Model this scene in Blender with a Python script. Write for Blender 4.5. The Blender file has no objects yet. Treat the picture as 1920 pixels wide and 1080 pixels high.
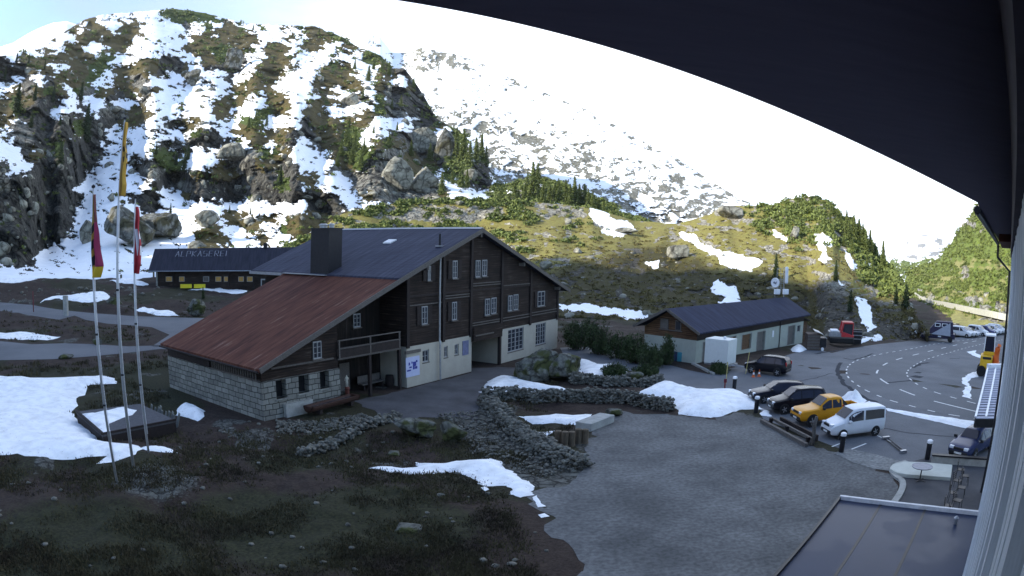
import bpy, bmesh, math, random
import numpy as np
from mathutils import Matrix, Vector
from mathutils.geometry import delaunay_2d_cdt

# ------------------------------------------------------------------ camera, world, sun, exposure
scene = bpy.context.scene
COL = scene.collection
CAMH = 11.0
LF, LK1, LK2 = 1339.21476600811, 0.37115236205940805, -0.23763144392666855   # real wide-angle lens: radius in px -> angle
PITCH, ROLL = 0.06647325546061031, 0.019884369115318754
cr, sr, cp, sp = math.cos(ROLL), math.sin(ROLL), math.cos(PITCH), math.sin(PITCH)
cd = bpy.data.cameras.new("camera")
cam = bpy.data.objects.new("camera", cd)
COL.objects.link(cam)
scene.camera = cam
cd.type = 'PANO'
cd.panorama_type = 'FISHEYE_LENS_POLYNOMIAL'
cd.sensor_width = 36
cd.fisheye_fov = math.pi
cd.clip_start = 0.05
cd.clip_end = 30000
_s = 1920 / 36
cd.fisheye_polynomial_k0 = 0
cd.fisheye_polynomial_k1 = -_s / LF
cd.fisheye_polynomial_k2 = 0
cd.fisheye_polynomial_k3 = -(_s / LF) * LK1 * (_s / 1000) ** 2
cd.fisheye_polynomial_k4 = -(_s / LF) * LK2 * (_s / 1000) ** 3
cam.matrix_world = Matrix(((cr, -sr, 0, 0), (sr * sp, cr * sp, -cp, 0), (sr * cp, cr * cp, sp, CAMH), (0, 0, 0, 1)))

SUN_AZ, SUN_EL = math.radians(-112), math.radians(25)     # azimuth from +Y towards +X
SUNV = np.array([math.sin(SUN_AZ) * math.cos(SUN_EL), math.cos(SUN_AZ) * math.cos(SUN_EL), math.sin(SUN_EL)])
sl = bpy.data.lights.new("sun", 'SUN')
sl.energy = 3.6
sl.angle = math.radians(0.5)
sl.color = (1.0, 0.95, 0.86)
sun = bpy.data.objects.new("sun", sl)
COL.objects.link(sun)
sun.rotation_euler = Vector(SUNV).to_track_quat('Z', 'Y').to_euler()
sun.location = (0, 0, 60)

world = bpy.data.worlds.new("World")
scene.world = world
world.use_nodes = True
wn = world.node_tree
wn.nodes.clear()
wo = wn.nodes.new('ShaderNodeOutputWorld')
wb = wn.nodes.new('ShaderNodeBackground')
wb.inputs['Strength'].default_value = 0.14
sky = wn.nodes.new('ShaderNodeTexSky')
sky.sky_type = 'NISHITA'
sky.sun_disc = False
sky.sun_elevation = SUN_EL
sky.sun_rotation = SUN_AZ
sky.altitude = 1800
sky.air_density = 1.1
sky.dust_density = 1.6
sky.ozone_density = 2.5
tc = wn.nodes.new('ShaderNodeTexCoord')
# thin bright cloud veil, thicker low and towards the right-hand valley
nz = wn.nodes.new('ShaderNodeTexNoise')
nz.inputs['Scale'].default_value = 2.2
nz.inputs['Detail'].default_value = 7
nz.inputs['Roughness'].default_value = 0.55
mpg = wn.nodes.new('ShaderNodeMapping')
mpg.inputs['Scale'].default_value = (1, 1, 2.6)
sx = wn.nodes.new('ShaderNodeSeparateXYZ')
wn.links.new(tc.outputs['Generated'], mpg.inputs['Vector'])
wn.links.new(mpg.outputs[0], nz.inputs['Vector'])
wn.links.new(tc.outputs['Generated'], sx.inputs[0])
def wmath(op, a, b=None, c=None):
    n = wn.nodes.new('ShaderNodeMath'); n.operation = op
    for i, v in enumerate((a, b, c)):
        if v is None: continue
        if hasattr(v, 'links'): wn.links.new(v, n.inputs[i])
        else: n.inputs[i].default_value = v
    return n.outputs[0]
g1 = wmath('MULTIPLY_ADD', sx.outputs['X'], 0.6, 1.15)
g2 = wmath('MULTIPLY_ADD', sx.outputs['Z'], -0.9, g1)
g3 = wmath('MULTIPLY_ADD', nz.outputs['Fac'], 1.1, -0.55)
g4 = wmath('ADD', g2, g3)
mr = wn.nodes.new('ShaderNodeMapRange'); mr.interpolation_type = 'SMOOTHSTEP'
wn.links.new(g4, mr.inputs['Value'])
mr.inputs['From Min'].default_value = 0.1
mr.inputs['From Max'].default_value = 0.9
mr.inputs['To Max'].default_value = 0.92
ymask = wn.nodes.new('ShaderNodeMapRange'); ymask.interpolation_type = 'SMOOTHSTEP'
wn.links.new(sx.outputs['Y'], ymask.inputs['Value'])
ymask.inputs['From Min'].default_value = -0.2
ymask.inputs['From Max'].default_value = 0.55
cloudf = wmath('MULTIPLY', mr.outputs[0], ymask.outputs[0])
mixc = wn.nodes.new('ShaderNodeMixRGB')
wn.links.new(cloudf, mixc.inputs['Fac'])
wn.links.new(sky.outputs[0], mixc.inputs['Color1'])
veil = wn.nodes.new('ShaderNodeMixRGB')
vm = wn.nodes.new('ShaderNodeMapRange'); vm.interpolation_type = 'SMOOTHSTEP'
wn.links.new(sx.outputs['X'], vm.inputs['Value']); vm.inputs['From Min'].default_value = -0.75; vm.inputs['From Max'].default_value = 0.15
wn.links.new(vm.outputs[0], veil.inputs['Fac'])
veil.inputs['Color1'].default_value = (1.35, 1.42, 2.2, 1)
veil.inputs['Color2'].default_value = (5.8, 6.4, 7.4, 1)
wn.links.new(veil.outputs[0], mixc.inputs['Color2'])
wn.links.new(mixc.outputs[0], wb.inputs['Color'])
wn.links.new(wb.outputs[0], wo.inputs['Surface'])

scene.view_settings.view_transform = 'Standard'
scene.view_settings.look = 'None'
scene.view_settings.gamma = 1
scene.view_settings.exposure = 1.5
scene.render.engine = 'CYCLES'
scene.cycles.use_denoising = True
scene.cycles.max_bounces = 5
scene.cycles.diffuse_bounces = 3
scene.cycles.glossy_bounces = 3
scene.cycles.transmission_bounces = 3
scene.cycles.caustics_reflective = False
scene.cycles.caustics_refractive = False

# ------------------------------------------------------------------ geometry of the view (surveying helpers)
def rays(px, py):
    """unit directions in the world seen at photograph pixels (arrays)"""
    px = np.asarray(px, float); py = np.asarray(py, float)
    dx, dy = px - 960, py - 540
    r = np.hypot(dx, dy); rr = r / 1000
    th = r / LF * (1 + LK1 * rr ** 2 + LK2 * rr ** 3)
    q = np.sin(th) / np.maximum(r, 1e-9)
    vx, vy, vz = dx * q, -dy * q, np.cos(th)
    X = vx * cr - vy * sr
    y = vx * sr + vy * cr
    return np.stack([X, vz * cp + y * sp, -vz * sp + y * cp], -1)

def sstep(a, b, x):
    t = np.clip((np.asarray(x, float) - a) / (b - a), 0, 1)
    return t * t * (3 - 2 * t)

C50, S50 = math.cos(math.radians(49.9)), math.sin(math.radians(49.9))
def Zg(x, y):
    """height of the natural ground"""
    x = np.asarray(x, float); y = np.asarray(y, float)
    d = np.hypot(x, y)
    s = x * S50 + y * C50
    z = -0.034 * np.clip(s - 60, 0, 75) * sstep(0, 30, x)
    z = z - 0.02 * np.clip(s - 135, 0, 400) * sstep(0, 30, x)
    left = sstep(10, -25, x)
    z = z + 3.0 * sstep(112, 158, d) * left
    return z

def G(px, py, z=None):
    """point where the sight line at a photograph pixel meets the ground (or height z)"""
    D = rays([px], [py])[0]
    if z is not None:
        t = (z - CAMH) / D[2]
        return np.array([D[0] * t, D[1] * t, z])
    zz = 0.0
    for _ in range(14):
        t = (zz - CAMH) / min(D[2], -1e-3)
        t = min(t, 2500)
        zz = 0.5 * zz + 0.5 * float(Zg(D[0] * t, D[1] * t))
    return np.array([D[0] * t, D[1] * t, float(Zg(D[0] * t, D[1] * t))])

def at_d(px, py, d):
    D = rays([px], [py])[0]
    h = math.hypot(D[0], D[1])
    return np.array([D[0] * d / h, D[1] * d / h, CAMH + D[2] * d / h])

def up_at(p, px, py):
    """height on the vertical through p seen at pixel"""
    return at_d(px, py, math.hypot(p[0], p[1]))[2]

_rng = np.random.RandomState(7)
_T = _rng.rand(256, 256)
def vnoise(x, y):
    xi = np.floor(x).astype(int); yi = np.floor(y).astype(int)
    fx = x - xi; fy = y - yi
    fx = fx * fx * (3 - 2 * fx); fy = fy * fy * (3 - 2 * fy)
    a = _T[xi & 255, yi & 255]; b = _T[(xi + 1) & 255, yi & 255]
    c = _T[xi & 255, (yi + 1) & 255]; d = _T[(xi + 1) & 255, (yi + 1) & 255]
    return (a * (1 - fx) + b * fx) * (1 - fy) + (c * (1 - fx) + d * fx) * fy
def fbm(x, y, oct=4, gain=0.5, lac=2.03):
    x = np.asarray(x, float); y = np.asarray(y, float)
    s = 0; a = 1; t = 0
    for i in range(oct):
        s = s + a * vnoise(x + 17.3 * i, y - 9.1 * i); t += a
        a *= gain; x = x * lac; y = y * lac
    return s / t

# ------------------------------------------------------------------ materials
MATS = {}
def newmat(name):
    m = bpy.data.materials.new(name); m.use_nodes = True
    nt = m.node_tree
    return m, nt, nt.nodes['Principled BSDF']
def rgb(c): return (c[0], c[1], c[2], 1)
def mat(name, col, rough=0.8, metal=0.0, var=0.25, scale=3.0, spec=0.3, bump=0.0, stretch=(1, 1, 1), col2=None, coat=0.0):
    """procedural material: base colour broken up by two noises, optional bump"""
    if name in MATS: return MATS[name]
    m, nt, b = newmat(name)
    tcn = nt.nodes.new('ShaderNodeTexCoord'); mp = nt.nodes.new('ShaderNodeMapping')
    mp.inputs['Scale'].default_value = stretch
    nt.links.new(tcn.outputs['Object'], mp.inputs['Vector'])
    n = nt.nodes.new('ShaderNodeTexNoise'); n.inputs['Scale'].default_value = scale; n.inputs['Detail'].default_value = 6
    n.inputs['Roughness'].default_value = 0.65
    nt.links.new(mp.outputs[0], n.inputs['Vector'])
    r = nt.nodes.new('ShaderNodeValToRGB')
    c2 = col2 if col2 else tuple(min(1, c * (1 + var)) for c in col)
    c1 = col if col2 else tuple(c * (1 - var) for c in col)
    r.color_ramp.elements[0].color = rgb(c1); r.color_ramp.elements[0].position = 0.32
    r.color_ramp.elements[1].color = rgb(c2); r.color_ramp.elements[1].position = 0.68
    nt.links.new(n.outputs['Fac'], r.inputs['Fac'])
    nt.links.new(r.outputs[0], b.inputs['Base Color'])
    b.inputs['Roughness'].default_value = rough
    b.inputs['Metallic'].default_value = metal
    b.inputs['Specular IOR Level'].default_value = spec
    if coat:
        b.inputs['Coat Weight'].default_value = coat; b.inputs['Coat Roughness'].default_value = 0.08
    if bump:
        bp = nt.nodes.new('ShaderNodeBump'); bp.inputs['Strength'].default_value = bump; bp.inputs['Distance'].default_value = 0.05
        nt.links.new(n.outputs['Fac'], bp.inputs['Height']); nt.links.new(bp.outputs[0], b.inputs['Normal'])
    MATS[name] = m
    return m

# ------------------------------------------------------------------ mesh helpers
class MB:
    def __init__(s): s.v = []; s.f = []
    def add(s, vs, fs):
        o = len(s.v); s.v += [tuple(map(float, p)) for p in vs]; s.f += [tuple(i + o for i in f) for f in fs]; return s
    def box(s, x0, x1, y0, y1, z0, z1):
        return s.add([(x0, y0, z0), (x1, y0, z0), (x1, y1, z0), (x0, y1, z0), (x0, y0, z1), (x1, y0, z1), (x1, y1, z1), (x0, y1, z1)],
                     [(0, 3, 2, 1), (4, 5, 6, 7), (0, 1, 5, 4), (1, 2, 6, 5), (2, 3, 7, 6), (3, 0, 4, 7)])
    def quad(s, a, b, c, d): return s.add([a, b, c, d], [(0, 1, 2, 3)])
    def prism(s, poly, vec):
        """closed prism: polygon (3d points) extruded along vec"""
        n = len(poly); P = [np.array(p, float) for p in poly]; Q = [p + np.array(vec, float) for p in P]
        return s.add(P + Q, [tuple(range(n))[::-1], tuple(range(n, 2 * n))] + [(i, (i + 1) % n, n + (i + 1) % n, n + i) for i in range(n)])
    def beam(s, a, b, w, h=None, up=(0, 0, 1)):
        """rectangular bar from a to b"""
        h = h or w; a = np.array(a, float); b = np.array(b, float); d = b - a; d = d / np.linalg.norm(d)
        u = np.array(up, float)
        if abs(d @ u) > 0.98: u = np.array([1.0, 0, 0])
        x = np.cross(d, u); x /= np.linalg.norm(x); y = np.cross(x, d)
        c = [(-w / 2, -h / 2), (w / 2, -h / 2), (w / 2, h / 2), (-w / 2, h / 2)]
        vs = [a + x * p + y * q for p, q in c] + [b + x * p + y * q for p, q in c]
        return s.add(vs, [(0, 3, 2, 1), (4, 5, 6, 7), (0, 1, 5, 4), (1, 2, 6, 5), (2, 3, 7, 6), (3, 0, 4, 7)])
    def tube(s, pts, r, n=8, cap=True):
        pts = [np.array(p, float) for p in pts]; rs = r if isinstance(r, (list, tuple)) else [r] * len(pts)
        vs = []; up0 = None
        for i, p in enumerate(pts):
            d = pts[min(i + 1, len(pts) - 1)] - pts[max(i - 1, 0)]; d = d / (np.linalg.norm(d) + 1e-12)
            u = np.array([0, 0, 1.0]) if abs(d[2]) < 0.9 else np.array([1.0, 0, 0])
            x = np.cross(d, u); x /= np.linalg.norm(x); y = np.cross(x, d)
            for k in range(n):
                a = 2 * math.pi * k / n
                vs.append(p + (x * math.cos(a) + y * math.sin(a)) * rs[i])
        fs = []
        for i in range(len(pts) - 1):
            for k in range(n):
                fs.append((i * n + k, i * n + (k + 1) % n, (i + 1) * n + (k + 1) % n, (i + 1) * n + k))
        if cap: fs += [tuple(range(n))[::-1], tuple(range((len(pts) - 1) * n, len(pts) * n))]
        return s.add(vs, fs)
    def lathe(s, prof, c=(0, 0, 0), n=16, axis='z'):
        vs = []
        for r, z in prof:
            for k in range(n):
                a = 2 * math.pi * k / n
                p = (r * math.cos(a), r * math.sin(a), z)
                if axis == 'y': p = (p[0], p[2], p[1])
                if axis == 'x': p = (p[2], p[0], p[1])
                vs.append((p[0] + c[0], p[1] + c[1], p[2] + c[2]))
        fs = [(i * n + k, i * n + (k + 1) % n, (i + 1) * n + (k + 1) % n, (i + 1) * n + k) for i in range(len(prof) - 1) for k in range(n)]
        fs += [tuple(range(n))[::-1], tuple(range((len(prof) - 1) * n, len(prof) * n))]
        return s.add(vs, fs)
    def panel(s, o, ux, uy, w, h, holes=(), depth=0.25, nrm=None):
        """wall sheet in plane (o,ux,uy) w x h with rectangular openings (x0,x1,y0,y1) and reveals going back depth along nrm"""
        o = np.array(o, float); ux = np.array(ux, float); uy = np.array(uy, float); nrm = np.array(nrm, float)
        xs = sorted({0, w, *[q for hh in holes for q in hh[:2]]}); ys = sorted({0, h, *[q for hh in holes for q in hh[2:]]})
        for i in range(len(xs) - 1):
            for j in range(len(ys) - 1):
                mx, my = (xs[i] + xs[i + 1]) / 2, (ys[j] + ys[j + 1]) / 2
                if any(a < mx < b and c < my < d for a, b, c, d in holes): continue
                P = lambda a, b: o + ux * a + uy * b
                s.quad(P(xs[i], ys[j]), P(xs[i + 1], ys[j]), P(xs[i + 1], ys[j + 1]), P(xs[i], ys[j + 1]))
        for a, b, c, d in holes:
            q = [o + ux * a + uy * c, o + ux * b + uy * c, o + ux * b + uy * d, o + ux * a + uy * d]
            for k in range(4):
                s.quad(q[k], q[(k + 1) % 4], q[(k + 1) % 4] + nrm * depth, q[k] + nrm * depth)
        return s
    def build(s, name, m, parent=None, smooth=False, bevel=0.0, loc=None, rotz=0.0):
        me = bpy.data.meshes.new(name)
        me.from_pydata(s.v, [], s.f); me.update()
        bm = bmesh.new(); bm.from_mesh(me); bmesh.ops.recalc_face_normals(bm, faces=bm.faces); bm.to_mesh(me); bm.free()
        if isinstance(m, (list, tuple)):
            for q in m: me.materials.append(q)
        elif m: me.materials.append(m)
        if smooth: me.polygons.foreach_set('use_smooth', [True] * len(me.polygons))
        o = bpy.data.objects.new(name, me); COL.objects.link(o)
        if parent is not None: o.parent = parent
        if loc is not None: o.location = loc
        if rotz: o.rotation_euler = (0, 0, rotz)
        if bevel:
            b = o.modifiers.new('bevel', 'BEVEL'); b.width = bevel; b.segments = 2; b.limit_method = 'ANGLE'; b.angle_limit = math.radians(35)
        return o

def tag(o, label=None, cat=None, group=None, kind=None):
    if label: o['label'] = label
    if cat: o['category'] = cat
    if group: o['group'] = group
    if kind: o['kind'] = kind
    return o
def thing(name, label, cat, loc=(0, 0, 0), rotz=0.0, group=None):
    o = bpy.data.objects.new(name, None); COL.objects.link(o)
    o.location = tuple(map(float, loc)); o.rotation_euler = (0, 0, rotz); o.empty_display_size = 0.5
    return tag(o, label, cat, group)
def copytree(o, loc, rotz=None, scale=None, label=None, parent=None):
    c = o.copy(); COL.objects.link(c)
    if parent is None:
        c.location = tuple(map(float, loc))
        if rotz is not None: c.rotation_euler = (0, 0, rotz)
        if scale is not None: c.scale = scale if isinstance(scale, tuple) else (scale,) * 3
        if label: c['label'] = label
    else: c.parent = parent
    for ch in list(o.children): copytree(ch, None, parent=c)
    return c
def npmesh(name, V, F, mats, smooth=True, attrs=None):
    me = bpy.data.meshes.new(name)
    V = np.asarray(V, np.float32); F = np.asarray(F, np.int32)
    me.vertices.add(len(V)); me.vertices.foreach_set('co', V.ravel())
    k = F.shape[1]
    me.loops.add(F.size); me.loops.foreach_set('vertex_index', F.ravel())
    me.polygons.add(len(F)); me.polygons.foreach_set('loop_start', np.arange(0, F.size, k, dtype=np.int32))
    me.polygons.foreach_set('loop_total', np.full(len(F), k, np.int32))
    me.update(calc_edges=True); me.validate()
    if smooth: me.polygons.foreach_set('use_smooth', np.ones(len(F), bool))
    for m in mats: me.materials.append(m)
    if attrs:
        for an, A in attrs.items():
            at = me.color_attributes.new(an, 'FLOAT_COLOR', 'POINT')
            at.data.foreach_set('color', np.asarray(A, np.float32).ravel())
    o = bpy.data.objects.new(name, me); COL.objects.link(o)
    return o
def gridfaces(ny, nx):
    i = np.arange(ny * nx).reshape(ny, nx)
    return np.stack([i[:-1, :-1], i[:-1, 1:], i[1:, 1:], i[1:, :-1]], -1).reshape(-1, 4)

def pip(px, py, poly):
    """vectorised point in polygon"""
    ins = np.zeros(np.shape(px), bool); n = len(poly)
    for i in range(n):
        x0, y0 = poly[i][:2]; x1, y1 = poly[(i + 1) % n][:2]
        if y0 == y1: continue
        c = ((y0 > py) != (y1 > py)) & (px < (x1 - x0) * (py - y0) / (y1 - y0) + x0)
        ins ^= c
    return ins
def polydist(px, py, poly, closed=True):
    d = np.full(np.shape(px), 1e9); n = len(poly)
    for i in range(n if closed else n - 1):
        a = poly[i]; b = poly[(i + 1) % n]
        vx, vy = b[0] - a[0], b[1] - a[1]; L = vx * vx + vy * vy + 1e-12
        t = np.clip(((px - a[0]) * vx + (py - a[1]) * vy) / L, 0, 1)
        d = np.minimum(d, np.hypot(px - a[0] - t * vx, py - a[1] - t * vy))
    return d
def wpoly(pts): return [tuple(G(x, y)[:2]) for x, y in pts]

def sheet(name, poly, dz, m, step=2.0, jit=0.0, height=None, seed=0, zf=None, edge=None):
    """a sheet draped on the ground inside a world polygon; height(d) raises the middle (snow)"""
    zf = zf or Zg; rnd = np.random.RandomState(seed)
    B = []
    n = len(poly)
    for i in range(n):
        a = np.array(poly[i][:2]); b = np.array(poly[(i + 1) % n][:2]); L = np.linalg.norm(b - a)
        k = max(1, int(L / (edge or step)))
        for j in range(k): B.append(a + (b - a) * j / k)
    B = np.array(B)
    if jit:
        c = B.mean(0)
        nx = fbm(B[:, 0] * 1.3 + seed, B[:, 1] * 1.3, 3) - 0.5; ny = fbm(B[:, 0] * 1.3 - seed, B[:, 1] * 1.3 + 40, 3) - 0.5
        B = B + np.stack([nx, ny], 1) * jit * 2 + (rnd.rand(len(B), 2) - .5) * jit * .3
    x0, y0 = B.min(0); x1, y1 = B.max(0)
    gx, gy = np.meshgrid(np.arange(x0, x1, step), np.arange(y0, y1, step))
    gx = gx.ravel() + (rnd.rand(gx.size) - .5) * step * .4; gy = gy.ravel() + (rnd.rand(gy.size) - .5) * step * .4
    ok = pip(gx, gy, B) & (polydist(gx, gy, B) > step * 0.3)
    P = np.concatenate([B, np.stack([gx[ok], gy[ok]], 1)])
    N = len(B)
    vv, ee, ff, _, _, _ = delaunay_2d_cdt([Vector(p) for p in P], [(i, (i + 1) % N) for i in range(N)], [list(range(N))], 1, 1e-5)
    X = np.array([v[0] for v in vv]); Y = np.array([v[1] for v in vv])
    Z = zf(X, Y) + dz
    if height is not None:
        dd = polydist(X, Y, B)
        Z = Z + height(dd, X, Y)
    F = np.array([f for f in ff if len(f) == 3])
    V = np.stack([X, Y, Z], 1)
    # face up
    a = V[F[:, 1]] - V[F[:, 0]]; b = V[F[:, 2]] - V[F[:, 0]]
    flip = (a[:, 0] * b[:, 1] - a[:, 1] * b[:, 0]) < 0
    F[flip] = F[flip][:, ::-1]
    return npmesh(name, V, F, [m], smooth=True)
def ribbon(pts, w, dz, mb, zf=None):
    """painted strip along world polyline"""
    zf = zf or Zg
    P = np.array([p[:2] for p in pts]); 
    T = np.gradient(P, axis=0); T /= np.linalg.norm(T, axis=1)[:, None] + 1e-9
    N = np.stack([-T[:, 1], T[:, 0]], 1)
    A = P + N * w / 2; B = P - N * w / 2
    vs = [(a[0], a[1], float(zf(a[0], a[1])) + dz) for a in A] + [(b[0], b[1], float(zf(b[0], b[1])) + dz) for b in B]
    n = len(P)
    mb.add(vs, [(i, i + 1, n + i + 1, n + i) for i in range(n - 1)])
def resample(P, step):
    P = np.array(P, float); L = np.r_[0, np.cumsum(np.linalg.norm(np.diff(P, axis=0), axis=1))]
    s = np.arange(0, L[-1], step); return np.stack([np.interp(s, L, P[:, k]) for k in range(P.shape[1])], 1)
def smoothline(P, it=2):
    P = [np.array(p, float) for p in P]
    for _ in range(it):
        Q = [P[0]]
        for a, b in zip(P[:-1], P[1:]): Q += [a * .75 + b * .25, a * .25 + b * .75]
        Q.append(P[-1]); P = Q
    return np.array(P)

# ------------------------------------------------------------------ terrain
def terrain_mat(name, nscale=0.35, veg=((.07, .045, .022), (.115, .10, .03)), green=((.04, .062, .016), (.10, .13, .03)), rock=((.10, .095, .085), (.30, .29, .245)), rough_snow=0.6, bump=0.6):
    m, nt, b = newmat(name)
    L = nt.links.new
    def N(t, **k):
        n = nt.nodes.new(t)
        for a, v in k.items(): setattr(n, a, v)
        return n
    def noise(sc, det=8, rough=0.62, vec=None):
        n = N('ShaderNodeTexNoise'); n.inputs['Scale'].default_value = sc; n.inputs['Detail'].default_value = det; n.inputs['Roughness'].default_value = rough
        L(vec or tcn.outputs['Object'], n.inputs['Vector']); return n
    def mth(op, a, c, d=None):
        n = N('ShaderNodeMath', operation=op)
        for i, v in enumerate((a, c, d)):
            if v is None: continue
            if hasattr(v, 'links'): L(v, n.inputs[i])
            else: n.inputs[i].default_value = v
        return n.outputs[0]
    def ramp(f, c0, c1, p0=.35, p1=.65):
        r = N('ShaderNodeValToRGB'); r.color_ramp.elements[0].color = rgb(c0); r.color_ramp.elements[1].color = rgb(c1)
        r.color_ramp.elements[0].position = p0; r.color_ramp.elements[1].position = p1; L(f, r.inputs['Fac']); return r.outputs[0]
    def mix(f, a, c):
        n = N('ShaderNodeMixRGB'); L(f, n.inputs['Fac']); L(a, n.inputs['Color1']); L(c, n.inputs['Color2']); return n.outputs[0]
    def smooth(v, a, c):
        n = N('ShaderNodeMapRange', interpolation_type='SMOOTHSTEP'); L(v, n.inputs['Value']); n.inputs['From Min'].default_value = a; n.inputs['From Max'].default_value = c; return n.outputs[0]
    tcn = N('ShaderNodeTexCoord')
    at = N('ShaderNodeVertexColor'); at.layer_name = 'cov'
    se = N('ShaderNodeSeparateColor'); L(at.outputs['Color'], se.inputs[0])
    n1 = noise(nscale); n2 = noise(nscale * 4.5); n3 = noise(nscale * 0.22, 5)
    vegc = ramp(n1.outputs['Fac'], veg[0], veg[1], .38, .62)
    dead = ramp(n2.outputs['Fac'], tuple(c * .55 for c in veg[0]), tuple(min(1, c * 1.5) for c in veg[1]), .35, .66)
    vegc = mix(mth('MULTIPLY', n3.outputs['Fac'], 0.9), vegc, dead)
    grc = ramp(n2.outputs['Fac'], green[0], green[1], .4, .62)
    mpr = N('ShaderNodeMapping'); L(tcn.outputs['Object'], mpr.inputs['Vector']); mpr.inputs['Scale'].default_value = (1, 1, .45)
    n4 = noise(nscale * 1.3, 9, .72, mpr.outputs[0])
    rkc = ramp(n4.outputs['Fac'], rock[0], rock[1], .36, .62)
    vo = N('ShaderNodeTexVoronoi', feature='DISTANCE_TO_EDGE'); vo.inputs['Scale'].default_value = nscale * .8
    vw = N('ShaderNodeVectorMath', operation='MULTIPLY_ADD'); vw.inputs[1].default_value = (1.2 / nscale, 1.2 / nscale, 1.2 / nscale); L(n1.outputs['Color'], vw.inputs[0]); L(mpr.outputs[0], vw.inputs[2]); L(vw.outputs[0], vo.inputs['Vector'])
    crk = smooth(vo.outputs['Distance'], .0, .10)
    ck = N('ShaderNodeMixRGB', blend_type='MULTIPLY'); ck.inputs['Fac'].default_value = 1; cr0 = ramp(crk, (.25, .24, .25), (1, 1, 1), 0, 1); L(rkc, ck.inputs['Color1']); L(cr0, ck.inputs['Color2']); rkc = ck.outputs[0]
    f = mth('MULTIPLY_ADD', n2.outputs['Fac'], 0.5, -0.25)
    rockf = smooth(mth('ADD', se.outputs['Green'], f), .42, .58)
    greenf = smooth(mth('ADD', se.outputs['Blue'], f), .40, .6)
    f2 = mth('MULTIPLY_ADD', n1.outputs['Fac'], 0.55, -0.25)
    f3 = mth('MULTIPLY_ADD', n2.outputs['Fac'], 0.35, -0.165)
    snowf = smooth(mth('ADD', mth('ADD', se.outputs['Red'], f2), f3), .46, .54)
    c = mix(greenf, vegc, grc)
    c = mix(rockf, c, rkc)
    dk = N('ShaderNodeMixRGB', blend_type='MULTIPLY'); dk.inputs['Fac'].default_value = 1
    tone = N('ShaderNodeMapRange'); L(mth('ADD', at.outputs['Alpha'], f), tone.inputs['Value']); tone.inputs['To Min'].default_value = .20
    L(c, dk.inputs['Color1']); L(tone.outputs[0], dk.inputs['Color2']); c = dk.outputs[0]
    sn = ramp(n1.outputs['Fac'], (.78, .79, .81), (.86, .87, .88))
    c = mix(snowf, c, sn)
    L(c, b.inputs['Base Color'])
    rr = mth('MULTIPLY_ADD', snowf, -(0.95 - rough_snow), .95); L(rr, b.inputs['Roughness'])
    b.inputs['Specular IOR Level'].default_value = 0.15
    hsum = mth('ADD', mth('ADD', mth('MULTIPLY', n4.outputs['Fac'], 1.0), mth('MULTIPLY', n2.outputs['Fac'], .6)), mth('MULTIPLY', crk, mth('MULTIPLY', rockf, .6)))
    hs = mth('MULTIPLY', hsum, mth('MULTIPLY_ADD', snowf, -.88, 1.0))
    bp = N('ShaderNodeBump'); bp.inputs['Strength'].default_value = bump; bp.inputs['Distance'].default_value = 0.5 / nscale * 0.35
    L(hs, bp.inputs['Height']); L(bp.outputs[0], b.inputs['Normal'])
    MATS[name] = m
    return m

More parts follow.
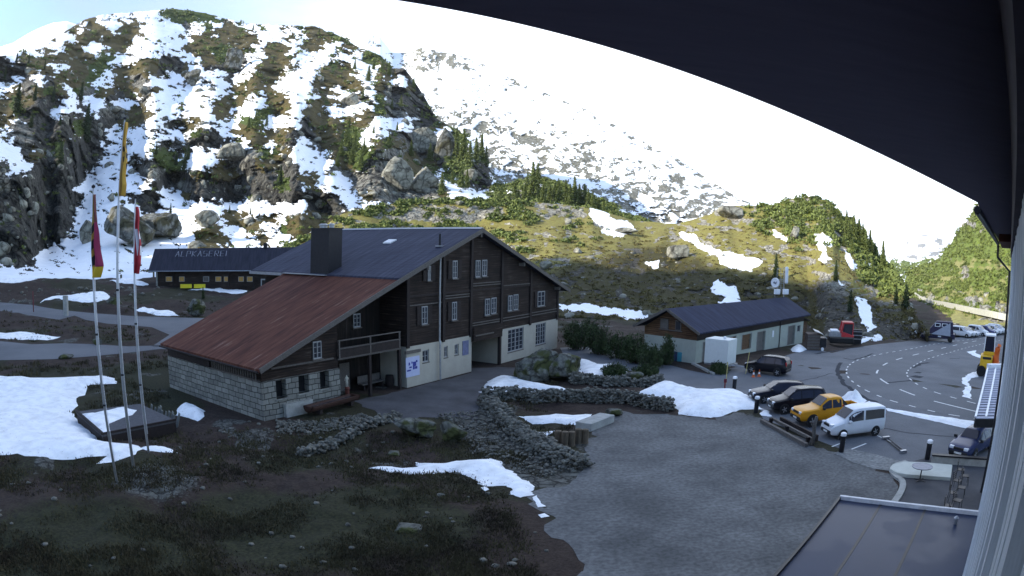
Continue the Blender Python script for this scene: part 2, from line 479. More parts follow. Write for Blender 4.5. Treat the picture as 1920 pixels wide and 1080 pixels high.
# land cover read off the mountainside in 20-pixel cells: S snow, V heath, G pine scrub, R pale rock, D broken rock with its shade painted in dark
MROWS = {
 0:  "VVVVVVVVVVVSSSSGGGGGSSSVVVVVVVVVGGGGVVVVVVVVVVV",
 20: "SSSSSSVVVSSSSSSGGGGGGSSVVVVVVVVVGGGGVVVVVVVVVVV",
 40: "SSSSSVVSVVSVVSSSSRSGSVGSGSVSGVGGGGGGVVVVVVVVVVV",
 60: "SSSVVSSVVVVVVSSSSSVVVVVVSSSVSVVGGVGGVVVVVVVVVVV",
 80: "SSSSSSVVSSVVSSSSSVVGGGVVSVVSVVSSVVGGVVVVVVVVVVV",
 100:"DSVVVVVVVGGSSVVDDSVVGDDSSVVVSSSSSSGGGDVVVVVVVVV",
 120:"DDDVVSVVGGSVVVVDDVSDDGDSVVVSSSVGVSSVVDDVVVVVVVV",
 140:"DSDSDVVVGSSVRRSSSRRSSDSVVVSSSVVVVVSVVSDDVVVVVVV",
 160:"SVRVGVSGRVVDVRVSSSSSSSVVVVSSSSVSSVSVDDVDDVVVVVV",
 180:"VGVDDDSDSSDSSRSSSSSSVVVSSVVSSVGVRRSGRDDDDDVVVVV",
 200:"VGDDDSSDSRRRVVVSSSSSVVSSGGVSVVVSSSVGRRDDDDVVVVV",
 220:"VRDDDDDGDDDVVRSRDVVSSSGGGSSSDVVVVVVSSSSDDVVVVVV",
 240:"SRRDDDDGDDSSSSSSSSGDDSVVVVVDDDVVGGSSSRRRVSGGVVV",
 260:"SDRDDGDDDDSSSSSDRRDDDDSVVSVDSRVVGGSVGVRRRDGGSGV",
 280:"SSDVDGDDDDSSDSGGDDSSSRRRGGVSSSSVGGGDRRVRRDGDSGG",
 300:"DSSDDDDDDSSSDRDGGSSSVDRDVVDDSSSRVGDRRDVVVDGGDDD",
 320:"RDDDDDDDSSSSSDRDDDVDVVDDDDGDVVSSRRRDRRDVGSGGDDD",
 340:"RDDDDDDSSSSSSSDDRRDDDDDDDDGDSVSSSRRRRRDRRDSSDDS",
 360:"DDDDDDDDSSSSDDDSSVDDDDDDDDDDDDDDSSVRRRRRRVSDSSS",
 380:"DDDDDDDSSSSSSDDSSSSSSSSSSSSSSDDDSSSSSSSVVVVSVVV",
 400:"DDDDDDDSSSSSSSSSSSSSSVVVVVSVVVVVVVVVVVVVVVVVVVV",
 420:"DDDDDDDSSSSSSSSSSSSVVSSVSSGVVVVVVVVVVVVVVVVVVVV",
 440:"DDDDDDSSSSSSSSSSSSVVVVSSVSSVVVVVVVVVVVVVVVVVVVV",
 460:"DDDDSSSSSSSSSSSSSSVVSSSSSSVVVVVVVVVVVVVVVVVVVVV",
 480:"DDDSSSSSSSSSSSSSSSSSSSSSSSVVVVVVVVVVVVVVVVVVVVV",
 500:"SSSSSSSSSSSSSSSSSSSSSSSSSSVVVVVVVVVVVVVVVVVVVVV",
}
CL = "SVGRD"
def build_cells(rows, wtot):
    ys = sorted(rows); A = np.zeros((len(ys), wtot, 5))
    for j, y in enumerate(ys):
        r = rows[y]; r = (r + r[-1] * wtot)[:wtot]
        for i, c in enumerate(r): A[j, i, CL.index(c)] = 1
    return A
MC = build_cells(MROWS, 64)
# scrubby slope east of the cliffs (x 940..1200)
for j in range(MC.shape[0]):
    for i in range(46, 64):
        y = j * 20
        c = 'G' if (i * 7 + j * 5) % 3 else ('R' if (i + j) % 3 == 0 else 'S')
        MC[j, i] = 0; MC[j, i, CL.index(c)] = 1
def cellsample(A, x, y, x0=0, y0=0):
    fx = np.clip((x - x0) / 20 - 0.5, 0, A.shape[1] - 1.001); fy = np.clip((y - y0) / 20 - 0.5, 0, A.shape[0] - 1.001)
    i = fx.astype(int); j = fy.astype(int); u = (fx - i)[..., None]; v = (fy - j)[..., None]
    return (A[j, i] * (1 - u) + A[j, i + 1] * u) * (1 - v) + (A[j + 1, i] * (1 - u) + A[j + 1, i + 1] * u) * v

class Layer: pass
def polyline(P, xs, smooth=0):
    P = np.array(P, float); y = np.interp(xs, P[:, 0], P[:, 1]); return y
def make_layer(name, m, x0, x1, dx, base, top, dbase, dtop, nrow, cover, wts, amp, back=(1.25, 0.55), nsc=8.0, crest_rough=2.0, kind='structure', drop=6.0, wsm=3, xsm=0, dark=None):
    """sheet of hillside between two surveyed lines (base and crest), each given as picture line + distance"""
    xs = np.arange(x0, x1, dx)
    yb = polyline(base, xs); yt = polyline(top, xs)
    crest = (fbm(xs / 9.0, xs * 0 + 3.3, 4) - 0.5) * 2 * crest_rough
    db = np.exp(polyline([(a, math.log(b)) for a, b in dbase], xs)); dt = np.exp(polyline([(a, math.log(b)) for a, b in dtop], xs))
    t = np.linspace(0, 1, nrow)[:, None]
    PX = np.repeat(xs[None], nrow, 0); PY = yb[None] + (yt - yb)[None] * t + crest[None] * t ** 70
    W = cover(PX, PY)                                   # (..., 5) class weights
    w = (W * np.array(wts)).sum(-1)
    k = np.ones(2 * wsm + 1) / (2 * wsm + 1)
    w = np.apply_along_axis(lambda r: np.convolve(np.pad(r, wsm, mode='edge'), k, 'valid'), 1, w)
    w = np.apply_along_axis(lambda r: np.convolve(np.pad(r, wsm, mode='edge'), k, 'valid'), 0, w)
    cum = np.cumsum(w, 0) - w[:1]; cum /= cum[-1:]
    if xsm:
        kk = np.hanning(2 * xsm + 3)[1:-1]; kk /= kk.sum()
        cum = np.apply_along_axis(lambda r: np.convolve(np.pad(r, xsm, mode='edge'), kk, 'valid'), 1, cum)
    D = db[None] * np.exp(np.log(dt / db)[None] * cum)
    R = rays(PX, PY); hh = np.hypot(R[..., 0], R[..., 1])
    X0 = R[..., 0] / hh * D; Y0 = R[..., 1] / hh * D; Z0 = CAMH + R[..., 2] / hh * D
    a = (W * np.array(amp)).sum(-1)
    q = nsc
    n = (fbm(X0 / q + Z0 / q * .6, Y0 / q * .5 + Z0 / q, 5, .55) - .5)
    n2 = np.abs(fbm(X0 / q / 3.1 + 9, Z0 / q / 2.2 + Y0 / q / 5, 4, .5) - .5) * 2
    fade = np.minimum(1, np.minimum(t * 8, 1.0))
    D2 = D + (n * 2 * a + n2 * a * 1.6) * fade
    X = R[..., 0] / hh * D2; Y = R[..., 1] / hh * D2; Z = CAMH + R[..., 2] / hh * D2
    # base dips under the ground, back slope behind the crest
    rowsX, rowsY, rowsZ = [X[0] * .97], [Y[0] * .97], [Z[0] - drop]
    bx, by, bz = [], [], []
    for f, g in ((1.04, 0.93), (1.12, .8), (back[0], back[1]), (1.6, .2)):
        bx.append(X[-1] * f); by.append(Y[-1] * f); bz.append((Z[-1] - 0) * g - (1 - g) * 5 - (f - 1) * 25)
    XX = np.vstack([rowsX, X, bx]); YY = np.vstack([rowsY, Y, by]); ZZ = np.vstack([rowsZ, Z, bz])
    WW = np.concatenate([W[:1], W, np.repeat(W[-1:], 4, 0)], 0)
    cov = np.zeros(WW.shape[:2] + (4,)); 
    oth = WW.copy(); oth[..., 0] = 0
    cov[..., 0] = np.clip(0.5 + (WW[..., 0] - 0.5) * 1.6, 0, 1); cov[..., 1] = np.clip(WW[..., 3] + WW[..., 4], 0, 1); cov[..., 2] = WW[..., 2]; cov[..., 3] = 1 - .85 * WW[..., 4]  # alpha darkens the D cells: shade put into the rock colour
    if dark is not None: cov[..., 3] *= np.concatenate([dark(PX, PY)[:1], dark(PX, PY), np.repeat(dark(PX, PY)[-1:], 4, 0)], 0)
    V = np.stack([XX, YY, ZZ], -1).reshape(-1, 3)
    F = gridfaces(*XX.shape)
    o = npmesh(name, V, F, [m], True, {'cov': cov.reshape(-1, 4)})
    tag(o, kind=kind)
    Lr = Layer(); Lr.xs = xs; Lr.yb = yb; Lr.yt = yt; Lr.X, Lr.Y, Lr.Z, Lr.W, Lr.o = X, Y, Z, W, o; Lr.nrow = nrow; Lr.PX, Lr.PY = PX, PY
    return Lr
def lpos(Lr, px, py):
    i = int(np.clip(round((px - Lr.xs[0]) / (Lr.xs[1] - Lr.xs[0])), 0, len(Lr.xs) - 1))
    j = int(np.clip(round((py - Lr.yb[i]) / (Lr.yt[i] - Lr.yb[i]) * (Lr.nrow - 1)), 0, Lr.nrow - 1))
    return np.array([Lr.X[j, i], Lr.Y[j, i], Lr.Z[j, i]])

def warp(x, y, a=13, s=34, a2=6, s2=9):
    wx = (fbm(x / s, y / s, 3) - .5) * 2 * a + (fbm(x / s2 + 5, y / s2, 3) - .5) * 2 * a2
    wy = (fbm(x / s + 50, y / s, 3) - .5) * 1.6 * a + (fbm(x / s2, y / s2 + 70, 3) - .5) * 2 * a2
    return x + wx, y + wy
def sharpen(W, k=4.0):
    W = np.maximum(W, 1e-4) ** k; return W / W.sum(-1, keepdims=True)
def cover_M(x, y):
    wx, wy = warp(x, y, 9, 26, 9, 6)
    W = cellsample(MC, wx, wy)
    up = sstep(400, 330, y)[..., None]
    W = W * (1 - .40 * up) + np.array([.17, .13, .03, .04, .03]) * up + .02
    n = fbm(x / 20 + y / 40 + 3, y / 7 - x / 26, 6, .72)
    n = .5 + (n - .5) * 1.9
    W[..., 0] *= np.clip(-.55 + 3.1 * n, .02, 4)
    W[..., 1] *= np.clip(-.1 + 2.2 * fbm(x / 8, y / 4.5 + 30, 4, .6), .1, 3)
    W[..., 2] *= np.clip(.3 + 1.4 * fbm(x / 6, y / 6 + 60, 3), .1, 2)
    W[..., 3:] *= np.clip(.4 + 1.3 * fbm(x / 8 + 12, y / 9 + 90, 4), .1, 2)[..., None]
    return sharpen(W, 3.5)

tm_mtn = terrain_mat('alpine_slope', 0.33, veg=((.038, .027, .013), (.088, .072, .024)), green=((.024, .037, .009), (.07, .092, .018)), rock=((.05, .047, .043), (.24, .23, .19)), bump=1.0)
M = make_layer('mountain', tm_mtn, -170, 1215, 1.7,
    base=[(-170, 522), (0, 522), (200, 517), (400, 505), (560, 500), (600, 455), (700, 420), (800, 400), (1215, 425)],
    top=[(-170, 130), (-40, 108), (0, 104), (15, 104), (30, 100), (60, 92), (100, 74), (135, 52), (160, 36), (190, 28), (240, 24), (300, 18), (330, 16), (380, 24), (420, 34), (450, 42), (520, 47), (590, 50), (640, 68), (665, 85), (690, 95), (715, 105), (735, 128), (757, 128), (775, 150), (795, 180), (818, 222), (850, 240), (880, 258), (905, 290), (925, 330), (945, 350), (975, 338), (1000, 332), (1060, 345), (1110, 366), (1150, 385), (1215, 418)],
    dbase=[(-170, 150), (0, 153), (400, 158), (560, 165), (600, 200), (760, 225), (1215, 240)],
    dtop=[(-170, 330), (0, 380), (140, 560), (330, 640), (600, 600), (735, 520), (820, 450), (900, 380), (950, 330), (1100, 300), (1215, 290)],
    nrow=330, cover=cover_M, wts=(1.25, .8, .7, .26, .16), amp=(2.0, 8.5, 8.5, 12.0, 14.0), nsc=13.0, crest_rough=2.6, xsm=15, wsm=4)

def cover_F(x, y):
    wx, wy = warp(x, y, 10, 30, 4, 7)
    n = fbm(wx / 13 - wy / 24, wy / 6.5 + wx / 60, 6, .68)
    edge = np.interp(x, [740, 850, 925, 1000, 1100, 1200, 1300, 1400], [190, 195, 205, 235, 272, 298, 322, 368])
    dens = -.03 + .165 * sstep(-25, 45, y - edge) + .16 * sstep(940, 890, x) * sstep(750, 790, x) * sstep(84, 94, y) * sstep(142, 118, y)
    ridge = np.interp(x, [925, 960, 1000, 1100, 1200, 1300, 1400], [136, 150, 165, 206, 262, 316, 378]); dens = dens + .10 * sstep(910, 950, x) * sstep(14, 2, y - ridge)
    s = sstep(-.03, .03, n - .36 - dens)
    W = np.zeros(x.shape + (5,)); W[..., 0] = np.clip(s, 0, 1); W[..., 1] = (1 - W[..., 0]) * .5; W[..., 3] = (1 - W[..., 0]) * .5
    return W
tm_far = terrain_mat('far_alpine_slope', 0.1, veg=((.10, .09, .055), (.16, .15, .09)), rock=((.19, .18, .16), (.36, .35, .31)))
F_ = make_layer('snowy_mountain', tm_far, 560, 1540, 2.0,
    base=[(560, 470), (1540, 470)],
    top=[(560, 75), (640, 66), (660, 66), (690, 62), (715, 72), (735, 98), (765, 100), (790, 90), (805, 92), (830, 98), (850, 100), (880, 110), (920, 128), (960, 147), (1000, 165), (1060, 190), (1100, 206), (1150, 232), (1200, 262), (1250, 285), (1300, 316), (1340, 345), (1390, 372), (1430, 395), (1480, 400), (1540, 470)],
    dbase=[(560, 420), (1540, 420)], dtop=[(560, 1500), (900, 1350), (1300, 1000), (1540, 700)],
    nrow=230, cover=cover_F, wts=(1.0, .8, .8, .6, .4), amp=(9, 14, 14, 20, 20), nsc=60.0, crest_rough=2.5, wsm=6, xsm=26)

def cover_P(x, y):
    W = np.zeros(x.shape + (5,)); W[..., 0] = 1; return W
P_ = make_layer('snow_peak', tm_far, -260, 240, 4.0, base=[(-260, 300), (240, 300)],
    top=[(-260, 150), (-60, 104), (0, 88), (25, 80), (55, 62), (80, 50), (100, 43), (125, 40), (145, 46), (240, 120)],
    dbase=[(-260, 700), (240, 700)], dtop=[(-260, 1200), (240, 1200)], nrow=40, cover=cover_P, wts=(1, 1, 1, 1, 1), amp=(6, 0, 0, 0, 0), nsc=80, crest_rough=.8)

HSNOW = [[(1108, 385), (1128, 390), (1140, 405), (1160, 413), (1190, 420), (1195, 430), (1165, 441), (1130, 440), (1128, 425), (1112, 410)],
 [(1272, 436), (1300, 437), (1312, 452), (1335, 468), (1375, 476), (1432, 488), (1420, 500), (1408, 508), (1380, 502), (1350, 495), (1345, 480), (1315, 470), (1290, 452)],
 [(1336, 530), (1350, 526), (1362, 538), (1378, 535), (1388, 556), (1390, 566), (1345, 566), (1362, 556), (1338, 548)],
 [(1210, 494), (1225, 490), (1238, 488), (1236, 500), (1224, 505)],
 [(1447, 430), (1478, 448), (1476, 455), (1452, 444)],
 [(1530, 438), (1548, 440), (1565, 455), (1556, 462), (1540, 456), (1545, 475), (1558, 487), (1545, 492), (1532, 488), (1540, 475), (1530, 460)],
 [(1580, 467), (1592, 475), (1605, 497), (1600, 508), (1588, 490)],
 [(1605, 555), (1622, 560), (1632, 575), (1636, 600), (1645, 612), (1630, 622), (1618, 605), (1610, 592), (1606, 575)],
 [(1048, 572), (1110, 571), (1195, 584), (1218, 592), (1214, 603), (1150, 590), (1048, 580)],
 [(1614, 482), (1632, 492), (1648, 503), (1636, 502)], [(1712, 606), (1722, 620), (1716, 622)],
 [(1455, 395), (1462, 398), (1460, 402)], [(1570, 525), (1582, 534), (1576, 536)]]
HROCK = [[(1340, 405), (1362, 388), (1385, 390), (1400, 415), (1370, 418)], [(1440, 380), (1465, 392), (1440, 402)],
 [(1540, 590), (1560, 560), (1600, 575), (1600, 600), (1650, 590), (1690, 600), (1730, 610), (1738, 632), (1600, 640), (1540, 640)],
 [(1520, 520), (1600, 530), (1570, 600), (1530, 600)], [(980, 378), (1060, 380), (1110, 400), (1080, 415), (1030, 400)], [(700, 390), (900, 385), (960, 400), (860, 420), (700, 412)]]
def cover_H(x, y):
    wx, wy = warp(x, y, 9, 30, 5, 8)
    W = np.zeros(x.shape + (5,)); W[..., 1] = 0.6
    gx = .62 * sstep(1370, 1440, wx) * sstep(480, 430, wy - (wx - 1500) * .25) + sstep(1590, 1650, wx) * sstep(580, 520, wy) + .75 * sstep(.47, .58, fbm(x / 26, y / 10, 4)) * sstep(1300, 900, x) * sstep(520, 440, y)
    W[..., 2] = np.clip(gx, 0, 1) * (0.35 + fbm(x / 12, y / 10, 3)) 
    W[..., 3] = sstep(.59, .67, fbm(x / 14 + 9, y / 6 + 4, 4)) * 1.2
    for P in HROCK: W[..., 3] = np.maximum(W[..., 3], sstep(-5, 5, np.where(pip(wx, wy, P), 1, -1) * polydist(wx, wy, P)) * (.35 + .75 * fbm(x / 8, y / 8 + 11, 3)) * 1.05)
    wx, wy = warp(x, y, 6, 18, 4, 6)
    for P in HSNOW: W[..., 0] = np.maximum(W[..., 0], 3 * sstep(-2.5, 2.5, np.where(pip(wx, wy, P), 1, -1) * polydist(wx, wy, P)))
    left = pip(wx, wy, [(520, 420), (560, 425), (640, 385), (600, 420), (560, 455), (520, 470)])
    W[..., 0] = np.maximum(W[..., 0], left * 2.)
    return sharpen(W, 3)
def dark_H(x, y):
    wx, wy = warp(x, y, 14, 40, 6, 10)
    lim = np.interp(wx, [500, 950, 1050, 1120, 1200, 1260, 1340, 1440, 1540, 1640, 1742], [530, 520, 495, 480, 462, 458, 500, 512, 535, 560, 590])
    return 1 - .95 * sstep(-14, 22, wy - lim)  # hillside colour darkened below the shadow line, for shade as well as brown heath
tm_hill = terrain_mat('heath_slope', 0.9, veg=((.105, .075, .028), (.19, .18, .046)), green=((.055, .078, .016), (.16, .19, .035)), rock=((.12, .11, .09), (.34, .32, .26)))
def dH(px, py): return float(np.hypot(*G(px, py)[:2]))
Hb = [(520, 500), (600, 500), (700, 520), (900, 560), (1040, 592), (1120, 596), (1200, 606), (1215, 615), (1300, 615), (1515, 612), (1545, 632), (1600, 642), (1660, 640), (1742, 632)]
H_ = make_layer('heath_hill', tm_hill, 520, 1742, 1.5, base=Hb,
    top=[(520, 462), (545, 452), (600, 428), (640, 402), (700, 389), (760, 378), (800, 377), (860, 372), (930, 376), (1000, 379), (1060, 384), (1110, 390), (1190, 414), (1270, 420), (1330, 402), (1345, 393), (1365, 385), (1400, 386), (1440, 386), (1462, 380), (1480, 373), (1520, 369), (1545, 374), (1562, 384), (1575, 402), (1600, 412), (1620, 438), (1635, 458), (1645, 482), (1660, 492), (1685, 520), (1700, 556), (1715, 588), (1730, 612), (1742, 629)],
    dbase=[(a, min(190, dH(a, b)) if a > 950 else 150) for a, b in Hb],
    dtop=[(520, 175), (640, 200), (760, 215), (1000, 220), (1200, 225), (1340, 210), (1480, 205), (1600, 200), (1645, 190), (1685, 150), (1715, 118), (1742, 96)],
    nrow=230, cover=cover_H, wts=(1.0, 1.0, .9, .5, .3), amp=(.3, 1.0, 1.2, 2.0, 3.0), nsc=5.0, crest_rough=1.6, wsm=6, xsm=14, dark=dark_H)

def cover_C(x, y):
    wx, wy = warp(x, y, 8, 24, 4, 7)
    W = np.zeros(x.shape + (5,)); W[..., 1] = .35 + .5 * sstep(.5, .62, fbm(x / 20 + 4, y / 9, 3)) * sstep(430, 520, y)
    W[..., 2] = .8 * (0.55 + fbm(x / 9, y / 9 + 5, 3) * .7) * sstep(612, 560, y) 
    W[..., 3] = sstep(.5, .58, fbm(x / 9 - y / 30, y / 22 + 44, 4)) * .9 * sstep(460, 420, y + (1850 - x) * -.2) + sstep(.42, .52, fbm(x / 8, y / 20 + 3, 3)) * sstep(532, 548, wy - (wx - 1740) * .16) * sstep(575, 560, wy - (wx - 1740) * .28)
    W[..., 3] = np.maximum(W[..., 3], pip(x, y, [(1800, 515), (1808, 500), (1818, 508), (1817, 522), (1806, 524)]) * 2.)
    return sharpen(W, 3)
tm_cliff = terrain_mat('green_slope', 0.45, veg=((.15, .13, .05), (.24, .23, .08)), green=((.06, .085, .018), (.17, .21, .035)), rock=((.14, .13, .12), (.38, .37, .32)))
C_ = make_layer('steep_hillside', tm_cliff, 1700, 2010, 1.2, base=[(1700, 630), (1740, 629), (1790, 622), (1900, 619), (2010, 620)],
    top=[(1700, 505), (1735, 498), (1763, 486), (1772, 466), (1778, 463), (1794, 440), (1803, 425), (1814, 412), (1820, 402), (1828, 390), (1836, 380), (1850, 350), (1870, 325), (1900, 300), (2010, 250)],
    dbase=[(1700, 140), (1740, 134), (1790, 137), (1900, 143), (2010, 146)], dtop=[(1700, 480), (1763, 420), (1836, 360), (1900, 330), (2010, 320)],
    nrow=200, cover=cover_C, wts=(1, 1.1, .7, .4, .3), amp=(.5, 1.2, 2.2, 3.5, 4), nsc=7.0, crest_rough=2.5)

def cover_V(x, y):
    W = np.zeros(x.shape + (5,)); W[..., 2] = .6; W[..., 1] = fbm(x / 9, y / 6, 3) * .7; W[..., 0] = sstep(.58, .64, fbm(x / 7 + 2, y / 5, 4)) * 1.2
    return sharpen(W, 3)
V_ = make_layer('wooded_valley', tm_cliff, 1560, 1830, 2.2, base=[(1560, 620), (1830, 600)],
    top=[(1560, 480), (1640, 478), (1665, 482), (1690, 488), (1712, 492), (1735, 487), (1760, 484), (1790, 500), (1830, 510)],
    dbase=[(1560, 330), (1830, 330)], dtop=[(1560, 1100), (1830, 1000)], nrow=70, cover=cover_V, wts=(1,) * 5, amp=(4, 6, 12, 5, 5), nsc=30, crest_rough=2)
def cover_E(x, y):
    W = np.zeros(x.shape + (5,)); W[..., 0] = .8; W[..., 3] = 1.2 * sstep(.5, .58, fbm(x / 18, y / 7, 4)); return sharpen(W, 3)
E_ = make_layer('distant_snow_range', tm_far, 1450, 2000, 4, base=[(1450, 500), (2000, 520)],
    top=[(1450, 490), (1560, 485), (1640, 482), (1665, 478), (1690, 462), (1712, 446), (1728, 440), (1745, 443), (1765, 448), (1790, 447), (1830, 452), (1900, 470), (2000, 480)],
    dbase=[(1450, 2600), (2000, 2600)], dtop=[(1450, 5000), (2000, 5000)], nrow=50, cover=cover_E, wts=(1,) * 5, amp=(25, 25, 25, 60, 60), nsc=200, crest_rough=2)

# unseen ridge added east of the lodge, shaped to shade the valley floor
bpix = [(H_, 700, 505), (H_, 950, 500), (H_, 1040, 492), (H_, 1120, 478), (H_, 1200, 458), (H_, 1260, 455), (H_, 1340, 500), (H_, 1440, 512), (H_, 1540, 535), (H_, 1640, 552), (H_, 1700, 575)]
bp_ = [lpos(a, b, c) for a, b, c in bpix] + [G(x, 516) for x in (0, 150, 300, 450, 540)] + [at_d(1780, 616, 137), at_d(1885, 596, 148)]
prof = []
for p in bp_:
    XL = -330.0
    t = (XL - p[0]) / SUNV[0]
    q = p + SUNV * t
    prof.append((q[1], q[2]))
prof.sort()
prof = np.array(prof)
ys_ = np.arange(-420, 200, 6.0)
hz = np.interp(ys_, prof[:, 0], prof[:, 1])
k_ = np.ones(3) / 3; hz = np.convolve(np.pad(hz, 1, mode='edge'), k_, 'valid')
hz = hz + (fbm(ys_ / 14, ys_ * 0, 3) - .5) * 3
hz = np.where(ys_ < prof[0, 0], prof[0, 1] + (prof[0, 0] - ys_) * .12, hz)
lastz = np.interp(prof[-1, 0], ys_, hz)
hz = np.where(ys_ > prof[-1, 0], np.maximum(lastz - (ys_ - prof[-1, 0]) * 2.5, 0), hz)
rows = []
for xo, g in ((-190, -.04), (-230, .22), (-285, .62), (-330, 1), (-380, .9), (-520, .5), (-700, 0)):
    rows.append(np.stack([np.full_like(ys_, xo) + (fbm(ys_ / 30, ys_ * 0 + xo, 3) - .5) * (0 if g == 1 else 26), ys_, hz * g], 1))
R_ = np.stack(rows)
cv = np.zeros(R_.shape[:2] + (4,)); cv[..., 0] = fbm(R_[..., 1] / 40, R_[..., 2] / 30, 3); cv[..., 1] = .5; cv[..., 3] = 1
tag(npmesh('added_shade_ridge', R_.reshape(-1, 3), gridfaces(*R_.shape[:2]), [tm_mtn], True, {'cov': cv.reshape(-1, 4)}), kind='structure')

# ------------------------------------------------------------------ valley floor
PX_LOT = [(1050, 652), (1100, 650), (1180, 664), (1240, 680), (1290, 694), (1330, 702), (1372, 690), (1430, 680), (1470, 668), (1520, 652), (1560, 662), (1600, 652), (1650, 645), (1700, 640), (1745, 640), (1800, 632), (1850, 626), (1888, 618), (1960, 640), (1960, 760), (1890, 850), (1850, 870), (1740, 872), (1690, 868), (1600, 850), (1560, 836), (1480, 806), (1430, 785), (1424, 760), (1380, 737), (1330, 731), (1270, 722), (1200, 700), (1130, 684), (1060, 672)]
PX_YARD = [(1112, 800), (1150, 772), (1258, 778), (1335, 786), (1390, 772), (1426, 786), (1480, 812), (1560, 846), (1600, 862), (1680, 896), (1700, 940), (1960, 1000), (1960, 1300), (1100, 1300), (1082, 1080), (1062, 1035), (1030, 985), (1010, 950), (1000, 925), (1100, 885), (1100, 840)]
PX_COURT = [(660, 752), (715, 742), (765, 729), (820, 716), (885, 699), (880, 690), (935, 688), (985, 690), (950, 712), (912, 722), (898, 745), (895, 790), (850, 782), (790, 782), (745, 800), (700, 770)]
PX_RA = [(-200, 558), (0, 567), (60, 572), (120, 582), (180, 588), (250, 593), (345, 596), (400, 597), (430, 600), (400, 640), (330, 650), (285, 650), (300, 640), (318, 628), (285, 614), (240, 610), (200, 607), (160, 600), (140, 592), (110, 600), (60, 592), (0, 587), (-200, 580)]
PX_RB = [(-200, 640), (0, 640), (60, 646), (120, 644), (180, 646), (240, 650), (300, 648), (320, 640), (345, 655), (300, 655), (240, 662), (180, 668), (100, 674), (0, 676), (-200, 680)]
TP = [(1700, 905), (1665, 960), (1640, 1010), (1960, 1010), (1960, 860), (1790, 858), (1740, 858), (1690, 872), (1680, 890)]
PP = [(1562, 850), (1592, 842), (1640, 852), (1700, 868), (1672, 884), (1640, 880), (1600, 868)]
W_LOT, W_YARD, W_COURT, W_RA, W_RB, W_TP, W_PP = map(wpoly, (PX_LOT, PX_YARD, PX_COURT, PX_RA, PX_RB, TP, PP))
CHO = G(763, 727, 0.0)
AZU = math.radians(29.4)
U = np.array([math.sin(AZU), math.cos(AZU), 0.0]); Vv = np.array([-U[1], U[0], 0.0])
def CW(u, v, z=0): return CHO + U * u + Vv * v + np.array([0, 0, z])
W_CHALET = [tuple(CW(u, v)[:2]) for u, v in ((-15.2, -.4), (26, -.4), (26, 18), (-15.2, 18))]
GO = G(1303, 682, 0.0); AZG = 0.8708333539843697
GU = np.array([math.sin(AZG), math.cos(AZG), 0.0]); GV = np.array([-GU[1], GU[0], 0.0])
def GWp(u, v, z=0): return GO + GU * u + GV * v + np.array([0, 0, z])
W_GAR = [tuple(GWp(u, v)[:2]) for u, v in ((-.5, -.5), (27, -.5), (27, 7), (-.5, 7))]
BUILT = [W_TP, W_PP, W_LOT, W_YARD, W_COURT, W_RA, W_RB, W_CHALET, W_GAR]
def bump_amp(X, Y):
    a = np.ones(np.shape(X))
    for P in BUILT:
        ins = pip(X, Y, P); d = polydist(X, Y, P)
        a = np.minimum(a, np.where(ins, 0, sstep(0.2, 3.0, d)))
    return a
def Zb(X, Y):
    """ground with its humps and hollows"""
    X = np.asarray(X, float); Y = np.asarray(Y, float)
    d = np.hypot(X, Y)
    n = (fbm(X / 5.5, Y / 5.5, 4) - .5) * 1.1 + (fbm(X / 1.3, Y / 1.3, 3) - .5) * .28
    far = (fbm(X / 22, Y / 22, 3) - .35) * 2.2 * sstep(75, 115, d) * sstep(10, -25, X)
    A = bump_amp(X, Y)
    return Zg(X, Y) + (n + far) * A
az = np.r_[np.arange(-180, -62, 4.0), np.arange(-62, 62, 0.15), np.arange(62, 180.1, 4.0)]
dd_ = np.r_[0.5, 3, 5, 7, np.geomspace(8.5, 190, 430), np.geomspace(200, 7000, 26)]
AA, DD = np.meshgrid(np.radians(az), dd_)
GX = np.sin(AA) * DD; GY = np.cos(AA) * DD
GZ = Zg(GX, GY)
inner = (DD > 3) & (DD < 400)
GZ[inner] = Zb(GX[inner], GY[inner])
GZ = np.where(DD > 400, np.minimum(GZ, -2) - (DD - 400) * .004, GZ)
cvg = np.zeros(GZ.shape + (4,)); cvg[..., 3] = 1
gn = fbm(GX / 9, GY / 9, 4); gn2 = fbm(GX / 3 + 7, GY / 3, 4)
grassy = np.clip(sstep(.46, .62, gn) * .55, 0, 1)
for cx_, cy_, rr_ in ((300, 700, 9), (270, 735, 6), (150, 1040, 7), (560, 1000, 5), (700, 960, 4), (480, 960, 4), (800, 990, 3), (330, 760, 3), (540, 860, 3)):
    q = G(cx_, cy_); grassy = np.maximum(grassy, .85 * np.exp(-((GX - q[0]) ** 2 + (GY - q[1]) ** 2) / rr_ ** 2))
cvg[..., 2] = grassy
cvg[..., 1] = sstep(.62, .72, gn2) * .55 * sstep(20, 34, DD)
q1 = G(820, 770); q2 = G(930, 850)
rub = polydist(GX, GY, [tuple(G(840, 760)[:2]), tuple(G(900, 790)[:2]), tuple(G(960, 850)[:2]), tuple(G(1030, 890)[:2])], closed=False)
qh = G(290, 908); cvg[..., 1] = np.maximum(cvg[..., 1], .85 * np.exp(-((GX - qh[0]) ** 2 + (GY - qh[1]) ** 2) / 9))
cvg[..., 1] = np.maximum(cvg[..., 1], sstep(3.2, 1.0, rub) * (.3 + .8 * fbm(GX, GY, 3)))
far_snow = sstep(400, 500, DD)
cvg[..., 0] = far_snow * .5
tm_ground = terrain_mat('heath_ground', 1.6, veg=((.019, .013, .012), (.046, .033, .026)), green=((.016, .017, .010), (.038, .038, .018)), rock=((.04, .04, .036), (.13, .13, .115)), bump=.5)
ground = npmesh('ground', np.stack([GX, GY, GZ], -1).reshape(-1, 3), gridfaces(*GX.shape), [tm_ground], True, {'cov': cvg.reshape(-1, 4)})
tag(ground, kind='structure')

